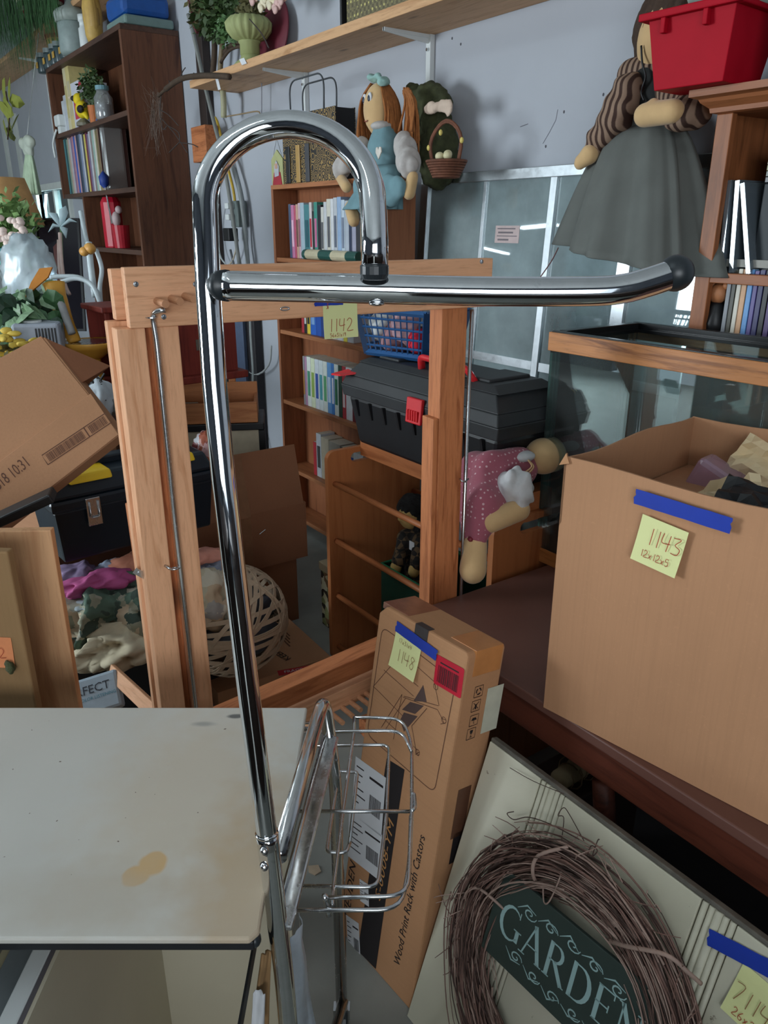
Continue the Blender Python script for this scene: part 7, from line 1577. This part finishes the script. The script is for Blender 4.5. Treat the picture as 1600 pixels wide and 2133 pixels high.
# hanging dress, dried leaves, lamp shade at the window side
hd_ = thing('child_dress', 'small pale green and white dress hanging left of the dark bookcase', 'dress', Py(62, 400, 1.60))
t0 = Py(60, 318, 1.60); b0 = Py(66, 405, 1.60)
mk('hanging_cord', MB().tube([t0 + ZV*.10, Vector((t0.x, 1.80, 2.885))], .003, 5), M_['white'], hd_)
mk('skirt', skirt(MB(), t0, .06, b0, .17, 1, .35, 64, 8, 8, .10), C('dressgreen', 186, 206, 176, .9), hd_, smooth=True, solid=.004); mk('bodice', MB().add(*blobmesh(MB().ell(t0 + ZV*.04, (.10, .04, .09)).ell(t0 + Vector((-.10, 0, .07)), (.06, .04, .05)).ell(t0 + Vector((.10, 0, .07)), (.06, .04, .05)), .012, 3, lambda v: .010*fnz(v, 20))), C('dresswhite', 196, 204, 190, .9), hd_, smooth=True)
lf = thing('dried_leaves', 'yellow-green leaf spray hanging by the window trim', 'leaves', Py(18, 290, 1.5)); q = random.Random(3)
lv = MB().add([(0, 0, 0), (.05, 0, .05), (.13, .004, .03), (.17, .012, -.02), (.11, .004, -.05), (.04, 0, -.04)], [(0, 1, 2, 3, 4, 5)])
fl0 = None
for i in range(12):
    p = Py(q.uniform(0, 30), q.uniform(205, 285), 1.5); Mx_ = T(*p) @ Matrix.Rotation(q.uniform(0, 6), 4, 'Y') @ Matrix.Rotation(q.uniform(-.6, .6), 4, 'Z')
    if fl0 is None: fl0 = mk('leaf', lv, C('leafyellow', 140, 146, 60, .7), lf, M=Mx_, solid=.002)
    else: dupe(fl0, Mx_, lf)
mk('stem', MB().tube([Py(12, 190, 1.5), Py(20, 240, 1.5), Py(16, 290, 1.5)], .006, 5), BRN, lf)
lsh = Pd(12, 470, 4.2); lp0 = thing('table_lamp', 'lamp with a tan cone shade at the far left edge', 'lamp', (lsh.x, lsh.y, .93))
mk('lamp_shade', MB().lathe([(.20, 0), (.13, .24), (.127, .24), (.197, 0)], T(lsh.x, lsh.y, lsh.z), 24, cap=False), C('shadetan', 196, 150, 96, .8), lp0, smooth=True); mk('lamp_pole', MB().tube([(lsh.x, lsh.y, .935), (lsh.x, lsh.y, lsh.z+.1)], .012, 8), M_['dark'], lp0); mk('lamp_foot', MB().lathe([(.09, 0), (.09, .02), (0, .03)], T(lsh.x, lsh.y, .931), 18), M_['dark'], lp0)
# ---------------------------------------------------------------- dark work table with clutter
DTZ = .93
wt = thing('work_table', 'long dark work table in the far left corner loaded with plants and clutter', 'table', (-3.8, .75, 0))
TA, TB, TC, TD2 = -5.3, -2.93, -.1, 1.02
mk('tabletop', MB().box(TA, TB, TC, TD2, DTZ-.03, DTZ), M_['dark'], wt, bev=.003)
mk('apron', MB().box(TB-.05, TB-.02, TC+.03, TD2-.03, DTZ-.15, DTZ-.031), M_['dark'], wt)
for x in (TA+.04, TB-.10):
    for y in (TC+.04, TD2-.10): mk('leg', MB().box(x, x+.06, y, y+.06, 0, DTZ-.031), M_['dark'], wt)
mk('lower_shelf', MB().box(TA+.05, TB-.05, TC+.05, TD2-.05, .28, .31), M_['dark'], wt)
def on_table(px, py): return Pz(px, py, DTZ)
# tilted dark picture against the lit window
a = Pd(190, 612, 4.3); pcf = frame(Vector((a.x, a.y, DTZ+.003)), (RT*.985 - FH*.17)*-1 if False else RT, ez=(-FH + ZV*.20)); 
p0 = ppx(pcf, 72, 455); p1 = ppx(pcf, 165, 448); w_ = p1.x-p0.x; hh = p0.y
pic = thing('dark_picture', 'large dark glossy framed picture standing before the window', 'picture', (0,0,0), M=pcf)
M_['glossdark'] = plain('dark_gloss', srgb(30, 28, 34), .12, .3, 4)
mk('picture_face', MB().box(p0.x+.01, p0.x+w_-.01, .01, hh-.01, 0, .004), M_['glossdark'], pic, M=pcf)
for b in ((p0.x, p0.x+.012, 0, hh), (p0.x+w_-.012, p0.x+w_, 0, hh), (p0.x+.012, p0.x+w_-.012, hh-.012, hh), (p0.x+.012, p0.x+w_-.012, 0, .012)): mk('frame_bar', MB().box(*b, -.008, .010), M_['black'], pic, M=pcf)
mk('red_shape', MB().prism([(p0.x+w_*.45, .02), (p0.x+w_*.62, .02), (p0.x+w_*.5, hh*.8), (p0.x+w_*.38, hh*.75)], .0045, .0055), C('redbrown', 84, 44, 40, .3), pic, M=pcf)
# white cords with a yellow float, white lily
cs = thing('cord_bundle', 'bundle of looping white cords with yellow floats before the dark picture', 'cords', Pd(170, 640, 3.2))
WC_ = C('cordwhite', 196, 208, 212, .5)
def cord(pts, t, r=.009, nm='cord', mat=None): return mk(nm, MB().tube(cat_rom([Pd(a, b, t) for a, b in pts], 5), r, 7), mat or WC_, cs, smooth=True)
cord(((105, 578), (130, 576), (170, 580), (205, 612), (210, 655)), 3.0); cord(((128, 588), (160, 580), (190, 592), (206, 625), (216, 662)), 2.95); cord(((200, 520), (212, 560), (208, 600), (212, 650)), 3.05)
cord(((185, 505), (190, 560), (198, 618)), 3.1, .013); cord(((125, 485), (128, 540), (135, 590), (145, 614)), 3.3, .008, mat=C('cordpink', 206, 180, 170)); cord(((122, 500), (124, 560), (130, 590)), 3.3, .007, mat=C('cordpink', 206, 180, 170)); cord(((168, 440), (176, 480), (186, 530), (192, 590)), 3.4, .010)
for c_, r_3 in (((187, 518), (.035, .022, .022)), ((175, 524), (.028, .018, .018)), ((213, 668), (.020, .020, .042))): 
    mk('float', MB().ell(Pd(*c_, 3.0), r_3, 12, 8), C('floattan', 206, 150, 70, .5), cs, smooth=True)
ly = thing('white_lily', 'white lily bloom before the dark picture', 'flower', Pd(128, 470, 3.4)); c = Pd(127, 472, 3.4)
for i in range(5): mk('petal', MB().tube([c, c + RT*(.04*cos(i*1.26)) + UP*(.03+.04*sin(i*1.26)), c + RT*(.07*cos(i*1.26)) + UP*(.02+.075*sin(i*1.26))], [.008, .022, .002], 6, flat=.4), C('lilywhite', 196, 220, 226, .5), ly, smooth=True)
mk('stem', MB().tube([c, Pd(130, 560, 3.35)], .006, 6), GR2, ly)
# yellow plastic toy holder
yt = thing('yellow_stand', 'yellow-orange plastic stand with a curved arm and dish on the work table', 'stand', Pd(190, 730, 2.9)); YO = plain('yellow_orange', srgb(216, 158, 60), .4, .08)
mk('arm', MB().tube(cat_rom([Pd(112, 590, 2.75), Pd(122, 625, 2.75), Pd(138, 672, 2.75), Pd(156, 712, 2.75)], 5), [.040, .038, .036, .034, .032, .032, .031, .030, .029, .028, .027, .026, .026, .025, .024, .022], 12, flat=.6), YO, yt, smooth=True)
mk('grey_inlay', MB().tube(cat_rom([Pd(124, 622, 2.70), Pd(137, 660, 2.70), Pd(150, 695, 2.70)], 5), .014, 8), C('inlaygrey', 150, 150, 150), yt, smooth=True)
dsh = Pd(190, 712, 2.78); mk('dish', MB().lathe([(.03, -.06), (.05, -.045), (.085, -.02), (.105, .0), (.10, .004), (.06, -.012), (0, -.014)], T(*dsh), 28), YO, yt, smooth=True); mk('dish_mirror', MB().lathe([(.09, -.002), (.09, .001), (0, .001)], T(*dsh), 24), M_['steel'], yt); mk('dish_foot', MB().lathe([(.03, DTZ+.001-dsh.z), (.025, -.05)], T(*dsh), 18), YO, yt)
dm = Pd(84, 590, 2.72); mk('orange_plate', MB().prism([(-.05, -.05), (.03, .02), (.045, .055), (.0, .05), (-.03, .0)], 0, .008, frame(dm, RT, ey=UP)), C('plateorange', 196, 124, 40, .4), yt)
# small white appliance with vents
wa = Pd(128, 722, 2.62); Mwa = T(wa.x, wa.y, DTZ+.001) @ RZ(YAW + .25); wap = thing('white_appliance', 'small white appliance with a dark ribbed vent under the ivy', 'appliance', (0,0,0), M=Mwa)
hA = max(.06, Pd(128, 672, 2.62).z - DTZ); mk('housing', MB().box(-.15, .0, 0, .13, 0, hA), C('appwhite', 170, 178, 190), wap, M=Mwa, bev=.01)
for i in range(7): mk('vent_rib', MB().box(-.075+i*.010, -.070+i*.010, -.004, -.0005, .01, hA-.015), M_['darkmetal'], wap, M=Mwa)
mk('knob', MB().lathe([(.03, hA), (.03, hA+.006), (0, hA+.008)], T(-.09, .06, 0), 16), M_['white'], wap, M=Mwa)
# ivy
iv = thing('ivy_plant', 'leafy green and white variegated ivy at the left edge', 'plant', Pd(60, 720, 2.8)); q = random.Random(12)
lm = MB(); lm.add([(0, 0, 0), (.022, .010, .004), (.030, .030, .0), (.018, .052, -.004), (0, .074, -.010), (-.018, .052, -.004), (-.030, .030, .0), (-.022, .010, .004), (0, .034, .008)], [(8, 0, 1), (8, 1, 2), (8, 2, 3), (8, 3, 4), (8, 4, 5), (8, 5, 6), (8, 6, 7), (8, 7, 0)])
LV = []
for nm, c in (('ivy_green', (66, 104, 66)), ('ivy_light', (118, 148, 112)), ('ivy_dark', (38, 66, 46))):
    LV.append(None); 
IM = [plain('ivy0', srgb(66, 104, 66), .45, .3, 60), plain('ivy1', srgb(122, 152, 116), .45, .3, 60), plain('ivy2', srgb(38, 66, 46), .5, .3, 60)]
for i in range(170):
    px = q.triangular(-20, 118, 50); py = q.triangular(575, 722, 650)
    if px < 60 and py < 600: py += 30
    p = Pd(px, py, q.uniform(2.6, 3.0)); Mx_ = T(*p) @ RZ(YAW + q.uniform(-1, 1)) @ Matrix.Rotation(radians(q.uniform(30, 120)), 4, 'X') @ RZ(q.uniform(2.2, 4.1)) @ Matrix.Scale(q.uniform(.8, 1.35), 4)
    k = i % 3
    if LV[k] is None: LV[k] = mk('leaf', lm, IM[k], iv, M=Mx_)
    else: dupe(LV[k], Mx_, iv)
for i in range(6): mk('stem', MB().tube(cat_rom([Pd(50+i*6, 722, 2.8), Pd(40+i*10, 680, 2.78), Pd(30+i*14, 620+i*4, 2.8)], 4), .004, 5), GR1, iv, smooth=True)
ip = Pd(60, 740, 2.85); mk('pot', MB().lathe([(.08, 0), (.10, .05), (.10, .055)], T(ip.x, ip.y, DTZ+.001), 20), M_['dark'], iv)
fl5 = thing('blossom_spray', 'spray of pale pink blossoms and green leaves above the plastic bag', 'flowers', Pd(20, 500, 3.4)); q = random.Random(6)
foliage('leaves', Pd(18, 470, 3.5), (.22, .12, .16), 420, .06, plain('spray_green', srgb(120, 152, 90), .6, .3, 30), '', '', 31, par=fl5)
pf0 = None
for i in range(22):
    Mx_ = T(*Pd(q.uniform(-5, 52), q.uniform(440, 512), 3.3)); 
    if pf0 is None: pf0 = mk('blossom', MB().ell((0, 0, 0), (.018, .018, .014), 8, 6), C('blossom', 222, 200, 190, .7), fl5, M=Mx_, smooth=True)
    else: dupe(pf0, Mx_, fl5)
mk('stem', MB().tube([Pd(18, 500, 3.4), Pd(20, 640, 3.3)], .008, 6), BRN, fl5)
yf = thing('yellow_flowers', 'yellow silk flowers on the work table at the left edge', 'flowers', Pd(25, 735, 2.5)); fp = None
for i in range(9):
    px, py = ((5, 705), (18, 695), (30, 712), (8, 728), (44, 722), (60, 715), (26, 735), (48, 738), (15, 742))[i]; c = Pd(px, py, 2.5)
    Mx_ = T(*c) @ RZ(i) @ Matrix.Rotation(.6, 4, 'X')
    if fp is None: fp = mk('petal_cluster', MB().ell((.018, 0, 0), (.024, .012, .008), 8, 6).ell((-.012, .016, 0), (.020, .014, .008), 8, 6).ell((-.012, -.016, 0), (.020, .014, .008), 8, 6), C('petalyellow', 206, 176, 70, .7), yf, M=Mx_, smooth=True)
    else: dupe(fp, Mx_, yf)
foliage('leaves', Pd(25, 735, 2.52), (.09, .06, .03), 90, .04, GR3, '', '', 35, par=yf)
# plastic bag and bright box at the window
PB_ = glassmat('bag_plastic', (.85, .93, .97, 1), .03, .55, .3, (.72, .82, .86, 1))
def bagm(c, r, seed): 
    mb = MB(); mb.ell((0,0,0), (1,1,1), 26, 18); mb.v = [tuple(Vector(c) + Vector((v[0]*r[0], v[1]*r[1], v[2]*r[2]))*(1 + .26*fnz(v, 2.2, seed) + .20*(.5-abs(fnz(v, 4.5, seed)))*1.6)) for v in mb.v]; return mb
mk('plastic_bag', bagm(Pd(62, 572, 3.3), (.15, .10, .15), 2), PB_, None, smooth=True, label='crumpled translucent plastic bag above the ivy', cat='bag')
tb_ = Pd(8, 528, 3.6); mk('teal_box', MB().box(-.08, .03, -.04, .04, -.05, .03, T(*tb_) @ RZ(YAW)), C('tealbox', 90, 176, 186, .5), None, label='pale teal box at the very left edge beside the plastic bag', cat='box', bev=.004)
# red-brown wooden cabinet, drawers, trays behind the frame rack
RDW = wood('red_wood', srgb(126, 48, 38), srgb(92, 32, 26), 'Z', .8, knots=False); 
ra0 = Pd(232, 762, 2.75); Mrw = T(ra0.x, ra0.y, DTZ+.001) @ RZ(YAW + radians(38)) ; rcb = thing('red_cabinet', 'small red-brown slatted wooden cabinet on the work table behind the frame', 'cabinet', (0,0,0), M=Mrw)
Hc = .30; Wc2, Dc = .50, .20
mk('base_board', MB().box(-.03, Wc2+.03, -.03, Dc+.03, 0, .028), RDW, rcb, M=Mrw, bev=.004); mk('top_board', MB().box(-.015, Wc2+.015, -.015, Dc+.015, Hc-.02, Hc), RDW, rcb, M=Mrw, bev=.004)
mk('back_panel', MB().box(0, Wc2, Dc-.01, Dc, .029, Hc-.021), RDW, rcb, M=Mrw); mk('front_panel', MB().box(.14, Wc2, .0, .012, .029, Hc-.021), RDW, rcb, M=Mrw); mk('side_panel', MB().box(Wc2-.012, Wc2, .012, Dc-.01, .029, Hc-.021), RDW, rcb, M=Mrw)
for i in range(4): mk('slat', MB().box(.0+i*.04, .016+i*.04, 0, .014, .029, Hc-.021), RDW, rcb, M=Mrw, bev=.002)
mk('latch', MB().box(.33, .36, -.004, 0, .12, .16), C('latchgrey', 110, 100, 90), rcb, M=Mrw)
# chest of small drawers below on the table front / lower shelf
da = Pd(262, 800, 2.62); chs = thing('small_chest', 'dark brown small chest of drawers under the red-brown cabinet', 'chest', (-2.86, .85, 0)); CH = C('chestbrown', 66, 42, 34)
mk('body', MB().box(-2.925, -2.66, .42, .92, .001, .86), CH, chs, bev=.003)
for k in range(4):
    d_ = mk('drawer_front', MB().box(-2.659, -2.645, .44, .90, .05+k*.205, .235+k*.205), C('drawerbrown', 104, 64, 46), chs, bev=.004); mk('knob', MB().ell((-2.636, .67, .14+k*.205), (.010, .012, .012), 10, 8), M_['steel'], d_, smooth=True)
mk('iron_scroll_frame', MB().tube([Pd(198+14*cos(t*.5), 800+14*sin(t*.5), 2.45) for t in range(13)], .004, 5).tube([Pd(180, 775, 2.45), Pd(220, 835, 2.45)], .004, 5).tube([Pd(218, 778, 2.45), Pd(185, 830, 2.45)], .004, 5), M_['black'], None, label='black scrolled iron piece behind the tilted cardboard box', cat='ironwork')
mk('white_napkin', bagm(Pd(205, 835, 2.5), (.06, .05, .07), 5), C('napkin', 206, 216, 224, .6), None, smooth=True, label='crumpled white napkin behind the tilted cardboard box', cat='napkin')
mk('grey_pouch', bagm(Pd(228, 840, 2.55), (.08, .06, .035), 9), C('pouchgrey', 130, 132, 128, .6), None, smooth=True, label='grey pouch beside the crumpled white napkin', cat='pouch')
# crate stack: black-lidded cream box with orange trays on it
k0 = Pd(548, 880, 3.15); Mkb = T(k0.x, k0.y, .0) @ RZ(YAW + radians(8)); zk = k0.z
kbx = thing('cream_box', 'cream box with a black lid under the orange wooden trays', 'box', (0,0,0), M=Mkb); Lk = .50
mk('body', MB().box(-Lk, -.006, .004, .24, .012, zk-.03), C('boxcream', 196, 182, 156, .6), kbx, M=Mkb, bev=.003); mk('lid', MB().box(-Lk-.01, .004, -.006, .25, zk-.03, zk), M_['black'], kbx, M=Mkb, bev=.004); mk('corner_post', MB().box(-.02, .006, -.008, .01, 0, zk-.031), M_['black'], kbx, M=Mkb)
TRW = wood('tray_wood', srgb(200, 132, 84), srgb(170, 100, 60), 'X', 1, knots=False)
tr = thing('wooden_tray', 'orange wooden tray with raised ends on the cream box behind the pole', 'tray', (0,0,0), M=Mkb @ T(-.02, 0, zk+.001)); Mtr = WM[tr]; 
mk('front_board', MB().box(-.44, .0, 0, .014, 0, .085), TRW, tr, M=Mtr, bev=.003); mk('back_board', MB().box(-.44, .0, .20, .214, 0, .13), TRW, tr, M=Mtr, bev=.003); mk('end_board', MB().box(-.014, .0, .0145, .1995, 0, .085), TRW, tr, M=Mtr, bev=.003); mk('end_board', MB().box(-.44, -.426, .0145, .1995, 0, .085), TRW, tr, M=Mtr, bev=.003); mk('tray_floor', MB().box(-.425, -.015, .0145, .1995, 0, .006), TRW, tr, M=Mtr)
mk('upright_board', MB().box(-.42, -.30, .218, .232, .0, .24), TRW, tr, M=Mtr, bev=.004); mk('upright_board', MB().box(-.12, -.09, .218, .232, .0, .20), TRW, tr, M=Mtr, bev=.004)
mk('white_strip', MB().box(-.40, -.24, .05, .08, .0062, .075), C('stripcream', 190, 186, 160), None, M=Mtr, bev=.004, label='cream strip block lying inside the orange wooden tray', cat='block')
sn = Pd(432, 948, 2.45); mk('snack_bag', bagm(sn, (.055, .04, .07), 3), patches('snack_print', [srgb(150, 80, 60), srgb(190, 150, 150), srgb(120, 60, 60), srgb(176, 176, 180)], 30, .3), None, smooth=True, label='crumpled pink and brown snack bag above the toolbox beside the pole', cat='bag')
# low dark cabinets added out of view to give the chrome its dark core
for i, (x0, x1, y0, y1, h, lb) in enumerate(((-2.6, -.9, -1.75, -1.2, .95, 'long low unseen cabinet added on the near side to darken the chrome'), (-.75, .7, -1.45, -.85, .88, 'low unseen cabinet added behind the camera to darken the chrome'), (.75, 1.35, -.5, 1.5, .9, 'low unseen cabinet added along the right side to darken the chrome'))):
    r = thing('added_dark_cabinet', lb, 'cabinet', ((x0+x1)/2, (y0+y1)/2, 0))
    mk('carcass', MB().box(x0, x1, y0, y1, .001, h-.03), M_['darkmetal'], r, bev=.004); mk('worktop', MB().box(x0-.01, x1+.01, y0-.01, y1+.01, h-.0295, h), M_['dark'], r, bev=.003)
    for k in range(3):
        if x1-x0 > y1-y0: a = x0+.02+k*(x1-x0-.03)/3; b = MB().box(a, a+(x1-x0-.06)/3, y1+.0005, y1+.016, .05, h-.05)
        else: a = y0+.02+k*(y1-y0-.03)/3; b = MB().box(x0-.016, x0-.0005, a, a+(y1-y0-.06)/3, .05, h-.05)
        mk('door', b, M_['dark'], r, bev=.002)
